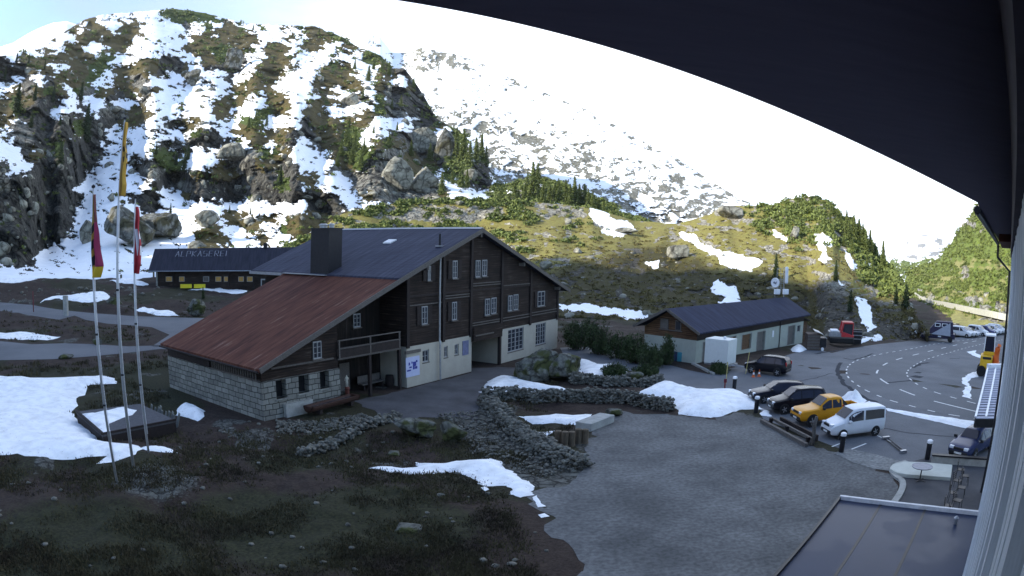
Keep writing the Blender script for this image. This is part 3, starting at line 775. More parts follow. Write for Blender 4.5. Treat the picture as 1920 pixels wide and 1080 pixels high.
def asphalt(name, c0, c1, sc=.5, fine=40, patch=.0):
    m, nt, b = newmat(name); L = nt.links.new
    tcn = nt.nodes.new('ShaderNodeTexCoord')
    a = nt.nodes.new('ShaderNodeTexNoise'); a.inputs['Scale'].default_value = sc; a.inputs['Detail'].default_value = 8; a.inputs['Roughness'].default_value = .6
    f = nt.nodes.new('ShaderNodeTexNoise'); f.inputs['Scale'].default_value = fine; f.inputs['Detail'].default_value = 3
    L(tcn.outputs['Object'], a.inputs['Vector']); L(tcn.outputs['Object'], f.inputs['Vector'])
    r = nt.nodes.new('ShaderNodeValToRGB'); r.color_ramp.elements[0].color = rgb(c0); r.color_ramp.elements[1].color = rgb(c1)
    r.color_ramp.elements[0].position = .36; r.color_ramp.elements[1].position = .64
    L(a.outputs['Fac'], r.inputs['Fac'])
    mx = nt.nodes.new('ShaderNodeMixRGB'); mx.blend_type = 'MULTIPLY'; mx.inputs['Fac'].default_value = .6
    r2 = nt.nodes.new('ShaderNodeValToRGB'); r2.color_ramp.elements[0].color = (.5, .5, .5, 1); r2.color_ramp.elements[1].color = (1.35, 1.35, 1.35, 1)
    r2.color_ramp.elements[0].position = .35; r2.color_ramp.elements[1].position = .65
    L(f.outputs['Fac'], r2.inputs['Fac']); L(r.outputs[0], mx.inputs['Color1']); L(r2.outputs[0], mx.inputs['Color2'])
    L(mx.outputs[0], b.inputs['Base Color']); b.inputs['Roughness'].default_value = .85; b.inputs['Specular IOR Level'].default_value = .25
    bp = nt.nodes.new('ShaderNodeBump'); bp.inputs['Strength'].default_value = .35; bp.inputs['Distance'].default_value = .01
    L(f.outputs['Fac'], bp.inputs['Height']); L(bp.outputs[0], b.inputs['Normal'])
    MATS[name] = m
    return m
m_asph = asphalt('asphalt', (.092, .098, .11), (.13, .136, .148), .22)
m_road = asphalt('road_asphalt', (.095, .10, .11), (.13, .135, .145), .12)
m_grav = asphalt('gravel', (.060, .063, .066), (.128, .131, .132), .28, 5)
m_court = asphalt('old_asphalt', (.05, .05, .055), (.085, .085, .095), .5)
tag(sheet('parking_lot', W_LOT, .012, m_asph, 2.5), kind='structure')
tag(sheet('gravel_yard', W_YARD, .010, m_grav, 2.0, jit=.75, edge=.5), kind='structure')
tag(sheet('forecourt', W_COURT, .014, m_court, 2.0, jit=.25, edge=.6), kind='structure')
tag(sheet('side_road', W_RA, .03, m_road, 2.5), kind='structure')
tag(sheet('lower_side_road', W_RB, .03, m_road, 2.5), kind='structure')

# main road: outer and inner dashed edge lines and the centre line as they run round the bend
EO = [(1888, 612), (1875, 630), (1820, 637), (1760, 643), (1707, 655), (1655, 663), (1622, 671), (1602, 677.5), (1589, 687), (1586, 698), (1591, 710), (1605, 721), (1622, 732), (1650, 744), (1675, 753), (1695, 758), (1736, 769), (1780, 778), (1809, 782), (1827, 786), (1900, 800)]
EI = [(1905, 632), (1847, 644), (1808, 653), (1767, 665), (1733, 675), (1710, 688), (1699, 698), (1702, 708), (1717, 720), (1742, 732), (1763, 739), (1771, 741.6), (1821, 755), (1900, 775)]
def wline(P, it=2): return smoothline([G(*p) for p in P], it)
eo = wline(EO); ei = wline(EI)
mb = MB()
eo2 = resample(eo, 1.0); ei2 = resample(ei, 1.0)
n_ = 90
so = np.linspace(0, 1, n_)
def par(P, s):
    L = np.r_[0, np.cumsum(np.linalg.norm(np.diff(P[:, :2], axis=0), axis=1))]; return np.stack([np.interp(s * L[-1], L, P[:, k]) for k in range(2)], 1)
A_ = par(eo, so); B_ = par(ei, so)
road_poly = [tuple(p) for p in A_] + [tuple(p) for p in B_[::-1]]
tag(sheet('road', road_poly, .018, m_road, 2.5), kind='structure')
m_paint = mat('road_paint', (.62, .62, .60), .7, var=.2, scale=6)
mk = MB()
def dashes(P, w, on, off, dz=.024, start=0.):
    Q = resample(P, 0.25); L = np.r_[0, np.cumsum(np.linalg.norm(np.diff(Q[:, :2], axis=0), axis=1))]
    s = start
    while s < L[-1]:
        i = np.where((L >= s) & (L <= s + on))[0]
        if len(i) > 2: ribbon(Q[i], w, dz, mk)
        s += on + off
dashes(eo, .16, 1.1, 1.0); dashes(ei, .16, 1.1, 1.0)
CD = [(1827, 640), (1810, 643), (1791, 647.5), (1769, 652.5), (1745, 658), (1717, 665), (1685, 673), (1657, 683)]
cl = wline([(1870, 632)] + CD + [(1643, 697), (1645, 706), (1656, 715), (1676, 726), (1700, 736), (1730, 747), (1772, 758), (1830, 772)], 2)
for p in CD + [(1644, 697), (1656, 715), (1699, 736), (1772, 758), (1815, 768)]:
    q = G(*p)[:2]; i = int(np.argmin(np.hypot(cl[:, 0] - q[0], cl[:, 1] - q[1]))); Q = resample(cl, .25); i = int(np.argmin(np.hypot(Q[:, 0] - q[0], Q[:, 1] - q[1])))
    seg = Q[max(0, i - 5):i + 6]
    if len(seg) > 3: ribbon(seg, .2, .024, mk)
# parking bay lines
for a, b in (((1596, 843), (1624, 832)), ((1640, 815), (1672, 829)), ((1560, 838), (1585, 828))):
    P = np.linspace(G(*a)[:2], G(*b)[:2], 6); ribbon(P, .12, .02, mk)
tag(mk.build('road_markings', m_paint), kind='structure')

m_tar = mat('dark_damp_asphalt', (.045, .048, .056), .95, var=.2, spec=.05)
tk = MB()
for P, w_ in (([(1574, 680), (1570, 692), (1573, 708), (1590, 727), (1615, 743), (1648, 757)], .45), ([(1582, 672), (1600, 676), (1625, 668), (1640, 663)], .3), ([(1660, 718), (1690, 716), (1718, 712)], .35), ([(1712, 690), (1722, 683), (1742, 680)], .5),
              ([(1530, 664), (1555, 659), (1580, 657)], .5), ([(1586, 654), (1605, 652), (1620, 650)], .4), ([(1780, 672), (1800, 673)], .4), ([(1712, 705), (1730, 708)], 1.4), ([(1715, 698), (1728, 700)], 1.0), ([(1430, 720), (1500, 716), (1560, 700)], .12), ([(1450, 735), (1520, 742), (1580, 770)], .1), ([(1640, 800), (1700, 812), (1800, 820)], .12)):
    Q = resample(smoothline([G(*p) for p in P], 2), .4); ribbon(Q + np.stack([fbm(Q[:, 0], Q[:, 1], 2) - .5, fbm(Q[:, 1], Q[:, 0], 2) - .5] + [Q[:, 0] * 0] * (Q.shape[1] - 2), 1) * .5, w_, .021, tk)
tag(tk.build('damp_asphalt_streaks', m_tar), kind='structure')
# ---- snow lying in patches near the buildings
def snowmat():
    m, nt, b = newmat('snow'); L = nt.links.new
    tcn = nt.nodes.new('ShaderNodeTexCoord')
    n = nt.nodes.new('ShaderNodeTexNoise'); n.inputs['Scale'].default_value = 1.5; n.inputs['Detail'].default_value = 8
    L(tcn.outputs['Object'], n.inputs['Vector'])
    r = nt.nodes.new('ShaderNodeValToRGB'); r.color_ramp.elements[0].color = (.66, .665, .67, 1); r.color_ramp.elements[1].color = (.84, .845, .85, 1)
    r.color_ramp.elements[0].position = .3; r.color_ramp.elements[1].position = .6
    L(n.outputs['Fac'], r.inputs['Fac'])
    sp = nt.nodes.new('ShaderNodeTexNoise'); sp.inputs['Scale'].default_value = 7; sp.inputs['Detail'].default_value = 3; L(tcn.outputs['Object'], sp.inputs['Vector'])
    sr_ = nt.nodes.new('ShaderNodeValToRGB'); sr_.color_ramp.elements[0].color = (1, 1, 1, 1); sr_.color_ramp.elements[1].color = (.42, .38, .33, 1); sr_.color_ramp.elements[0].position = .66; sr_.color_ramp.elements[1].position = .74; L(sp.outputs['Fac'], sr_.inputs['Fac'])
    ms_ = nt.nodes.new('ShaderNodeMixRGB'); ms_.blend_type = 'MULTIPLY'; ms_.inputs['Fac'].default_value = 1; L(r.outputs[0], ms_.inputs['Color1']); L(sr_.outputs[0], ms_.inputs['Color2']); L(ms_.outputs[0], b.inputs['Base Color'])
    b.inputs['Roughness'].default_value = .7; b.inputs['Specular IOR Level'].default_value = .2
    v = nt.nodes.new('ShaderNodeTexVoronoi'); v.inputs['Scale'].default_value = 1.6; L(tcn.outputs['Object'], v.inputs['Vector'])
    mx = nt.nodes.new('ShaderNodeMath'); mx.operation = 'MULTIPLY_ADD'; mx.inputs[1].default_value = .6
    L(v.outputs['Distance'], mx.inputs[0]); L(n.outputs['Fac'], mx.inputs[2])
    bp = nt.nodes.new('ShaderNodeBump'); bp.inputs['Strength'].default_value = .8; bp.inputs['Distance'].default_value = .12
    L(mx.outputs[0], bp.inputs['Height']); L(bp.outputs[0], b.inputs['Normal'])
    MATS['snow'] = m; return m
m_snow = snowmat()
SP = [
 ('wide snow field with a pitted surface left of the three flagpoles', .28, [(-160, 708), (0, 708), (100, 706), (190, 703), (213, 708), (217, 722), (195, 722), (170, 724), (160, 735), (150, 750), (143, 765), (133, 772), (150, 790), (172, 812), (185, 830), (210, 833), (245, 835), (268, 848), (258, 862), (240, 870), (185, 878), (188, 871), (200, 868), (120, 866), (50, 862), (-160, 862)], .5),
 ('narrow snow tongue at the foot of the right flagpole', .15, [(262, 846), (283, 840), (310, 841), (330, 846), (343, 855), (320, 855), (280, 853)], .15),
 ('small rounded snow mound beside the leaning stone slabs', .45, [(328, 775), (333, 762), (350, 756), (368, 761), (384, 772), (382, 783), (372, 787), (350, 780)], .15),
 ('ragged snow strip lying across the dark grass in front of the stone wall', .16, [(695, 873), (740, 868), (785, 870), (785, 861), (830, 865), (865, 857), (925, 857), (940, 870), (960, 882), (980, 898), (1003, 915), (1000, 930), (975, 935), (945, 912), (905, 905), (885, 895), (850, 880), (800, 890), (740, 884)], .5),
 ('tiny snow scrap on the grass below the ragged snow strip', .06, [(901, 915), (909, 912), (918, 916), (910, 920)], .1),
 ('small snow scrap where the ragged strip meets the gravel yard', .08, [(998, 934), (1006, 930), (1014, 944), (1025, 950), (1010, 952)], .15),
 ('last small snow scrap on the gravel edge nearest the viewer', .06, [(1008, 966), (1020, 963), (1030, 969), (1014, 972)], .1),
 ('snow bank above the upper stone wall in front of the chalet', .5, [(898, 737), (915, 716), (935, 708), (970, 712), (1010, 722), (1050, 728), (1072, 738), (1055, 741), (1000, 737), (960, 734), (920, 739)], .3),
 ('snow patch right of the big mossy boulders', .35, [(1078, 676), (1110, 678), (1125, 686), (1150, 684), (1180, 700), (1165, 712), (1150, 712), (1135, 707), (1100, 713), (1088, 700)], .3),
 ('large snow bank between the stone wall and the parked cars', .45, [(1195, 738), (1225, 720), (1255, 717), (1290, 730), (1330, 735), (1380, 733), (1410, 748), (1428, 768), (1390, 768), (1335, 785), (1275, 778), (1258, 750), (1235, 742)], .3),
 ('thin snow bar inside the stone wall enclosure', .2, [(972, 778), (1040, 776), (1112, 776), (1100, 792), (1085, 799), (1050, 790), (1000, 788)], .2),
 ('little snow patch behind the wooden stumps', .12, [(1005, 802), (1040, 804), (1036, 811), (1018, 817)], .12),
 ('long thin snow strip along the near edge of the road', .12, [(1661, 766), (1700, 772), (1760, 781), (1800, 787), (1850, 794), (1856, 812), (1820, 806), (1760, 792), (1700, 779), (1664, 771)], .2),
 ('thin winding snow strip on the asphalt inside the bend', .04, [(1834, 696), (1822, 699), (1812, 705), (1803, 710), (1804, 718), (1812, 724), (1806, 732), (1804, 744), (1822, 748), (1818, 738), (1824, 728), (1814, 718), (1822, 710), (1834, 706)], .35),
 ('thin snow line near the yellow loader', .05, [(1812, 660), (1830, 657), (1828, 662), (1846, 670), (1842, 673), (1824, 667)], .2),
 ('short snow strip on the bank at the left edge behind the upper road', .2, [(-120, 522), (20, 524), (70, 531), (50, 536), (-120, 533)], .4),
 ('snow strip on the bank behind the white post', .3, [(74, 571), (95, 562), (130, 557), (200, 558), (210, 566), (190, 576), (150, 574), (110, 566)], .4),
 ('snow strip beside the upper road near the chalet', .25, [(253, 587), (270, 582), (320, 585), (336, 592), (300, 593)], .3),
 ('snow strip on the dark bank between the two side roads', .2, [(-120, 622), (50, 624), (115, 632), (90, 637), (-120, 634)], .4),
 ('pointed snow patch left of the long dairy building', .25, [(205, 530), (250, 523), (280, 540), (262, 542), (225, 536)], .4),
 ('thin snow sliver above the pointed snow patch', .15, [(222, 522), (250, 517), (278, 514), (270, 520), (240, 524)], .3),
 ('snow strip in front of the yellow benches', .15, [(352, 545), (400, 542), (445, 544), (468, 549), (455, 553), (400, 548)], .3),
 ('small snow heap beside the small stone building', .5, [(1482, 654), (1490, 649), (1505, 649), (1513, 656), (1500, 661), (1486, 660)], .1),
 ('snow bank beside the red snow groomer', .5, [(1601, 634), (1625, 630), (1657, 634), (1655, 640), (1625, 641), (1606, 645)], .2),
]
for i, (lab, hgt, P, jt) in enumerate(SP):
    WP = wpoly(P)
    A = np.array(WP); size = max(A.max(0) - A.min(0))
    d0 = float(np.hypot(*A.mean(0)))
    st = max(.22, min(1.2, size / 26))
    fz = Zb if d0 < 300 else Zg
    hf = (lambda hgt, i: lambda d, X, Y: hgt * (1 - np.exp(-d / (.12 + hgt * .9))) * (.75 + .5 * fbm(X / 1.4 + i, Y / 1.4, 4)) + (fbm(X * 1.6 + i, Y * 1.6, 3) - .5) * .09 * sstep(0, .5, d))(hgt, i)
    o = sheet('snow_patch', WP, .03, m_snow, st, jit=min(jt, size * .06) * .9, height=hf, seed=i, zf=fz, edge=st * .5)
    tag(o, lab, 'snow', 'snow patches left on the ground')
# snow heap by the parked cars
def heap(px0, px1, py, h, lab, wd=2.2):
    a = G(px0, py); b = G(px1, py); c = (a + b) / 2; L = np.linalg.norm(b - a) / 2
    P = []
    for k in range(26):
        t = 2 * math.pi * k / 26; r = 1 + .22 * math.sin(3 * t + px0)
        e = (b - a) / (2 * L); f = np.array([-e[1], e[0], 0])
        q = c + e * math.cos(t) * L * r + f * math.sin(t) * wd * r; P.append(tuple(q[:2]))
    o = sheet('snow_heap', P, .02, m_snow, .3, jit=.2, height=lambda d, X, Y: h * sstep(0, wd * .9, d) * (.55 + .9 * fbm(X / 1.1, Y / 1.1, 3)), seed=5, edge=.3)
    return tag(o, lab, 'snow', 'snow heaps pushed off the parking lot')
heap(1578, 1622, 752, 1.3, 'tall snow heap behind the orange pickup', 1.5)
heap(1610, 1640, 762, .5, 'low snow heap between the pickup and the white van', 1.0)
heap(1424, 1445, 776, .8, 'grey melting snow heap at the corner of the parked cars', .9)

# ------------------------------------------------------------------ materials for the buildings
def woodlog(name, c0, c1, pale, course=.19, axis='Z', sc=1.0):
    """weathered horizontal log / board wall: dark courses with bleached streaks"""
    m, nt, b = newmat(name); L = nt.links.new
    tcn = nt.nodes.new('ShaderNodeTexCoord'); mp = nt.nodes.new('ShaderNodeMapping'); L(tcn.outputs['Object'], mp.inputs['Vector'])
    mp.inputs['Scale'].default_value = (.35, .35, 9) if axis == 'Z' else (6, 6, .3)
    n = nt.nodes.new('ShaderNodeTexNoise'); n.inputs['Scale'].default_value = 1.2 * sc; n.inputs['Detail'].default_value = 7; n.inputs['Roughness'].default_value = .6
    L(mp.outputs[0], n.inputs['Vector'])
    big = nt.nodes.new('ShaderNodeTexNoise'); big.inputs['Scale'].default_value = .55; big.inputs['Detail'].default_value = 4; L(tcn.outputs['Object'], big.inputs['Vector'])
    r = nt.nodes.new('ShaderNodeValToRGB'); r.color_ramp.elements[0].color = rgb(c0); r.color_ramp.elements[1].color = rgb(c1)
    r.color_ramp.elements[0].position = .35; r.color_ramp.elements[1].position = .6
    e = r.color_ramp.elements.new(.76); e.color = rgb(pale)
    ad = nt.nodes.new('ShaderNodeMath'); ad.operation = 'MULTIPLY_ADD'; ad.inputs[1].default_value = .55; ad.inputs[2].default_value = -.27
    L(big.outputs['Fac'], ad.inputs[0]); ad2 = nt.nodes.new('ShaderNodeMath'); ad2.operation = 'ADD'; L(ad.outputs[0], ad2.inputs[0]); L(n.outputs['Fac'], ad2.inputs[1])
    L(ad2.outputs[0], r.inputs['Fac'])
    se = nt.nodes.new('ShaderNodeSeparateXYZ'); L(tcn.outputs['Object'], se.inputs[0])
    fr = nt.nodes.new('ShaderNodeMath'); fr.operation = 'PINGPONG'; fr.inputs[1].default_value = course / 2
    if axis == 'Z': L(se.outputs['Z'], fr.inputs[0])
    else:
        a2 = nt.nodes.new('ShaderNodeMath'); a2.operation = 'ADD'; L(se.outputs['X'], a2.inputs[0]); L(se.outputs['Y'], a2.inputs[1]); L(a2.outputs[0], fr.inputs[0])
    mr_ = nt.nodes.new('ShaderNodeMapRange'); L(fr.outputs[0], mr_.inputs['Value']); mr_.inputs['From Min'].default_value = 0; mr_.inputs['From Max'].default_value = course * .13
    mx = nt.nodes.new('ShaderNodeMixRGB'); mx.inputs['Color1'].default_value = (c0[0] * .3, c0[1] * .3, c0[2] * .3, 1)
    L(mr_.outputs[0], mx.inputs['Fac']); L(r.outputs[0], mx.inputs['Color2']); L(mx.outputs[0], b.inputs['Base Color'])
    bp = nt.nodes.new('ShaderNodeBump'); bp.inputs['Strength'].default_value = .6; bp.inputs['Distance'].default_value = .03
    L(mr_.outputs[0], bp.inputs['Height']); L(bp.outputs[0], b.inputs['Normal'])
    b.inputs['Roughness'].default_value = .85; b.inputs['Specular IOR Level'].default_value = .2
    MATS[name] = m; return m
m_log = woodlog('dark_log_wall', (.012, .008, .007), (.032, .021, .016), (.095, .076, .062))
m_board = woodlog('dark_boards', (.008, .006, .005), (.02, .014, .011), (.05, .04, .033), .16, 'X')
m_warm = woodlog('warm_log_wall', (.045, .024, .013), (.13, .07, .036), (.22, .13, .07), .2)
m_beam = mat('dark_beam', (.018, .012, .011), .8, var=.35, scale=5)
m_weath = mat('weathered_wood', (.10, .088, .078), .85, var=.35, scale=6, stretch=(1, 1, 4), bump=.3)
m_render = mat('pale_render', (.38, .35, .29), .9, var=.07, scale=1.2, bump=.1)
m_rend2 = mat('grey_green_render', (.34, .36, .31), .9, var=.09, scale=1.0, bump=.1)
m_white = mat('white_paint', (.72, .72, .74), .5, var=.05, scale=4)
m_frame = mat('window_frame_white', (.28, .28, .28), .5, var=.06, scale=6)
m_zinc = mat('zinc_sheet', (.30, .31, .33), .4, .7, var=.2, scale=3)
m_dark = mat('dark_metal', (.018, .018, .022), .5, .4, var=.2, scale=4)
m_black = mat('black_void', (.006, .006, .007), .9, var=.1)
m_conc = mat('concrete', (.30, .30, .28), .9, var=.2, scale=2.5, bump=.2)
m_stone = mat('grey_stone', (.10, .10, .095), .9, var=.0, scale=2.0, bump=.5, col2=(.30, .30, .27))
def glassmat(name='window_glass', c=(.02, .022, .028)):
    m, nt, b = newmat(name)
    n = nt.nodes.new('ShaderNodeTexNoise'); n.inputs['Scale'].default_value = .7
    r = nt.nodes.new('ShaderNodeValToRGB'); r.color_ramp.elements[0].color = rgb(c); r.color_ramp.elements[1].color = rgb(tuple(q * 2.2 for q in c))
    nt.links.new(n.outputs['Fac'], r.inputs['Fac']); nt.links.new(r.outputs[0], b.inputs['Base Color'])
    b.inputs['Roughness'].default_value = .12; b.inputs['Specular IOR Level'].default_value = .22
    MATS[name] = m; return m
m_glass = glassmat()
def roofmat(name, c0, c1, ribs=.45, ribdir=0, streak=None, rough=.55, tile=None, metal=0.):
    m, nt, b = newmat(name); L = nt.links.new
    tcn = nt.nodes.new('ShaderNodeTexCoord')
    mp = nt.nodes.new('ShaderNodeMapping'); L(tcn.outputs['Object'], mp.inputs['Vector']); mp.inputs['Scale'].default_value = (.35, 3.0, .35) if ribdir == 0 else (3., .35, .35)
    n = nt.nodes.new('ShaderNodeTexNoise'); n.inputs['Scale'].default_value = 1.0; n.inputs['Detail'].default_value = 8; n.inputs['Roughness'].default_value = .65; L(mp.outputs[0], n.inputs['Vector'])
    r = nt.nodes.new('ShaderNodeValToRGB'); r.color_ramp.elements[0].color = rgb(c0); r.color_ramp.elements[1].color = rgb(c1)
    r.color_ramp.elements[0].position = .36; r.color_ramp.elements[1].position = .6
    if streak:
        e = r.color_ramp.elements.new(.72); e.color = rgb(streak)
    L(n.outputs['Fac'], r.inputs['Fac']); col = r.outputs[0]
    se = nt.nodes.new('ShaderNodeSeparateXYZ'); L(tcn.outputs['Object'], se.inputs[0])
    def line(o, per, w, dk, col):
        fr = nt.nodes.new('ShaderNodeMath'); fr.operation = 'PINGPONG'; fr.inputs[1].default_value = per / 2; L(o, fr.inputs[0])
        mr_ = nt.nodes.new('ShaderNodeMapRange'); L(fr.outputs[0], mr_.inputs['Value']); mr_.inputs['From Max'].default_value = w; mr_.inputs['To Min'].default_value = dk
        mm = nt.nodes.new('ShaderNodeMixRGB'); mm.blend_type = 'MULTIPLY'; mm.inputs['Fac'].default_value = 1; L(col, mm.inputs['Color1']); L(mr_.outputs[0], mm.inputs['Color2'])
        return mm.outputs[0], mr_.outputs[0]
    b.inputs['Specular IOR Level'].default_value = .12
    col, h = line(se.outputs['Y'] if ribdir == 0 else se.outputs['X'], ribs, .03, .62, col)
    if tile: col, h = line(se.outputs['X'] if ribdir == 0 else se.outputs['Y'], tile, .04, .6, col)
    L(col, b.inputs['Base Color']); b.inputs['Roughness'].default_value = rough; b.inputs['Specular IOR Level'].default_value = .12; b.inputs['Metallic'].default_value = metal
    bp = nt.nodes.new('ShaderNodeBump'); bp.inputs['Strength'].default_value = .5; bp.inputs['Distance'].default_value = .03; L(h, bp.inputs['Height']); L(bp.outputs[0], b.inputs['Normal'])
    MATS[name] = m; return m
m_slate = roofmat('slate_roof', (.030, .032, .050), (.052, .055, .080), .42, 0, (.085, .09, .12), .8, tile=.5)
m_rust = roofmat('rusty_sheet_roof', (.055, .020, .015), (.115, .044, .028), .8, 0, (.20, .135, .11), .85)
m_sheet = roofmat('dark_blue_sheet_roof', (.022, .025, .045), (.036, .041, .070), .5, 1, None, .9)
m_kroof = roofmat('dark_fibre_roof', (.018, .019, .028), (.030, .031, .046), .6, 1, None, .9)
def blocks(name, c0, c1, mortar, w=.62, h=.36, sw=(1, 1)):
    m, nt, b = newmat(name); L = nt.links.new
    tcn = nt.nodes.new('ShaderNodeTexCoord')
    se = nt.nodes.new('ShaderNodeSeparateXYZ'); L(tcn.outputs['Object'], se.inputs[0])
    ad = nt.nodes.new('ShaderNodeMath'); ad.operation = 'ADD'; L(se.outputs['X'], ad.inputs[0]); L(se.outputs['Y'], ad.inputs[1])
    cb = nt.nodes.new('ShaderNodeCombineXYZ'); L(ad.outputs[0], cb.inputs['X']); L(se.outputs['Z'], cb.inputs['Y'])
    wn_ = nt.nodes.new('ShaderNodeTexNoise'); wn_.inputs['Scale'].default_value = 1.1; L(tcn.outputs['Object'], wn_.inputs['Vector'])
    va = nt.nodes.new('ShaderNodeVectorMath'); va.operation = 'MULTIPLY_ADD'; va.inputs[1].default_value = (.16, .16, 0); L(wn_.outputs['Color'], va.inputs[0]); L(cb.outputs[0], va.inputs[2])
    br = nt.nodes.new('ShaderNodeTexBrick'); L(va.outputs[0], br.inputs['Vector'])
    br.inputs['Scale'].default_value = 1; br.inputs['Brick Width'].default_value = w; br.inputs['Row Height'].default_value = h
    br.inputs['Mortar Size'].default_value = .024; br.inputs['Mortar Smooth'].default_value = .3; br.inputs['Bias'].default_value = 0
    br.inputs['Color1'].default_value = rgb(c0); br.inputs['Color2'].default_value = rgb(c1); br.inputs['Mortar'].default_value = rgb(mortar)
    br.offset = .5; br.squash = 1.35; br.squash_frequency = 3
    n = nt.nodes.new('ShaderNodeTexNoise'); n.inputs['Scale'].default_value = 4; n.inputs['Detail'].default_value = 6; L(tcn.outputs['Object'], n.inputs['Vector'])
    r2 = nt.nodes.new('ShaderNodeValToRGB'); r2.color_ramp.elements[0].color = (.6, .6, .6, 1); r2.color_ramp.elements[1].color = (1.2, 1.2, 1.15, 1); L(n.outputs['Fac'], r2.inputs['Fac'])
    mm = nt.nodes.new('ShaderNodeMixRGB'); mm.blend_type = 'MULTIPLY'; mm.inputs['Fac'].default_value = 1; L(br.outputs['Color'], mm.inputs['Color1']); L(r2.outputs[0], mm.inputs['Color2'])
    L(mm.outputs[0], b.inputs['Base Color']); b.inputs['Roughness'].default_value = .9; b.inputs['Specular IOR Level'].default_value = .15
    iv = nt.nodes.new('ShaderNodeMath'); iv.operation = 'SUBTRACT'; iv.inputs[0].default_value = 1; L(br.outputs['Fac'], iv.inputs[1])
    bp = nt.nodes.new('ShaderNodeBump'); bp.inputs['Strength'].default_value = .9; bp.inputs['Distance'].default_value = .04; L(iv.outputs[0], bp.inputs['Height']); L(bp.outputs[0], b.inputs['Normal'])
    MATS[name] = m; return m
m_block = blocks('stone_blocks', (.15, .15, .14), (.25, .25, .23), (.03, .03, .03))

# ------------------------------------------------------------------ the big chalet (local x along the gable, y away along the ridge)
ROTU = math.atan2(U[1], U[0])
ch = thing('chalet', 'large dark timber chalet with slate roof, lower rusty red roof and pale rendered base', 'chalet', CHO, ROTU)
def rz(u): return 12.0 - .34 * abs(u - 9.45)
def chp(px, py, v=0.0):
    """(u, z) on the gable plane seen at a pixel"""
    D = rays([px], [py])[0]; o = np.array([0, 0, CAMH]); p0 = CHO + Vv * v
    s = (Vv @ (p0 - o)) / (Vv @ D); X = o + D * s - CHO
    return float(X @ U), float(X[2] + 0)
WT = 25.3
# timber body, gable front with window openings left as frames standing proud
mbx = MB(); pts = [(0.0, 0, 3.08), (WT, 0, 3.08), (WT, 0, rz(WT) - .3), (9.45, 0, 11.7), (0.0, 0, rz(0) - .3)]
mbx.prism(pts, (0, 17.2, 0)); mbx.build('timber_wall', m_log, ch)
# upper posts
mbx = MB()
for u_ in (.12, 4.75, 8.75, 13.75, 19.2, 25.15): mbx.box(u_ - .16, u_ + .16, -.14, 0, 3.0, rz(u_) - .35)
for z_ in (6.75,): mbx.box(.3, WT - .2, -.07, 0, z_, z_ + .14)
mbx.build('wall_posts', m_beam, ch)
# bleached ledge boards under the windows
mbx = MB()
for a, b_, z_ in ((4.95, 8.5, 6.55), (4.95, 8.5, 6.35), (9.0, 13.5, 7.35), (9.0, 13.5, 7.15), (9.0, 13.5, 4.05), (9.0, 13.4, 3.85), (14.0, 19.0, 4.05), (14.0, 19.0, 3.8), (19.5, 25, 4.1), (19.5, 25, 3.85), (.3, 4.5, 6.1), (14.1, 19, 6.95)):
    MB().box(a, b_, -.10, 0, z_, z_ + .075).build('ledge_board', m_weath, ch)
# left timber wings under the rusty roof
mbx = MB()
mbx.prism([(-14.75, .12, 2.42), (-7.55, .12, 2.42), (-7.55, .12, rz(-7.55) - .45), (-14.75, .12, rz(-14.75) - .45)], (0, 12.2, 0))
mbx.build('barn_wall', m_log, ch)
mbx = MB(); mbx.prism([(-7.55, 2.6, 0.0), (-.02, 2.6, 0.0), (-.02, 2.6, rz(0) - .45), (-7.55, 2.6, rz(-7.55) - .45)], (0, 9.6, 0))
mbx.build('porch_wall', m_board, ch)
# stone ground floor of the barn with three openings in front
hp = [(517.5, 537, 716.7, 742.7), (560, 579, 707, 733), (600, 617.5, 700, 724)]
holes = []
for xl, xr, yt_, yb_ in hp:
    u0, z1 = chp(xl, yt_); u1, z0 = chp(xr, yb_); u1b, _ = chp(xr, (yt_ + yb_) / 2); u0b, _ = chp(xl, (yt_ + yb_) / 2)
    zc = chp((xl + xr) / 2, (yt_ + yb_) / 2)[1]
    holes.append((u0b + 14.85, u1b + 14.85, max(zc - .58, .6), zc + .58))
mbx = MB(); mbx.panel((-14.85, 0, -.3), (1, 0, 0), (0, 0, 1), 7.35, 2.78, [(a, b_, c + .3, d + .3) for a, b_, c, d in holes], .45, (0, 1, 0))
mbx.quad((-7.5, 0, -.3), (-7.5, 2.6, -.3), (-7.5, 2.6, 2.48), (-7.5, 0, 2.48))
mbx.quad((-14.85, 0, 2.48), (-7.5, 0, 2.48), (-7.5, .4, 2.48), (-14.85, .4, 2.48))
mbx.quad((-14.85, 12.5, -.3), (-14.85, 0, -.3), (-14.85, 0, 2.48), (-14.85, 12.5, 2.48))
mbx.quad((-14.85, 12.5, -.3), (-7.5, 12.5, -.3), (-7.5, 12.5, 2.48), (-14.85, 12.5, 2.48))
mbx.quad((-14.85, 0, 2.48), (-14.85, 12.5, 2.48), (-14.5, 12.5, 2.48), (-14.5, 0, 2.48))
mbx.build('stone_wall', m_block, ch)
for a, b_, c, d in holes:
    w_ = thing  # opening with dark pane
    o = MB().box(a - 14.85 + .04, b_ - 14.85 - .04, .40, .44, c + .02, d - .02).build('stable_window', m_black, ch)
    MB().box(a - 14.95, b_ - 14.75, -.06, .3, c - .1, c + .0).build('sill', m_stone, o)
mbx = MB().box(-13.1, -10.6, -.32, -.02, -.1, .85); mbx.build('concrete_footing', m_conc, ch)
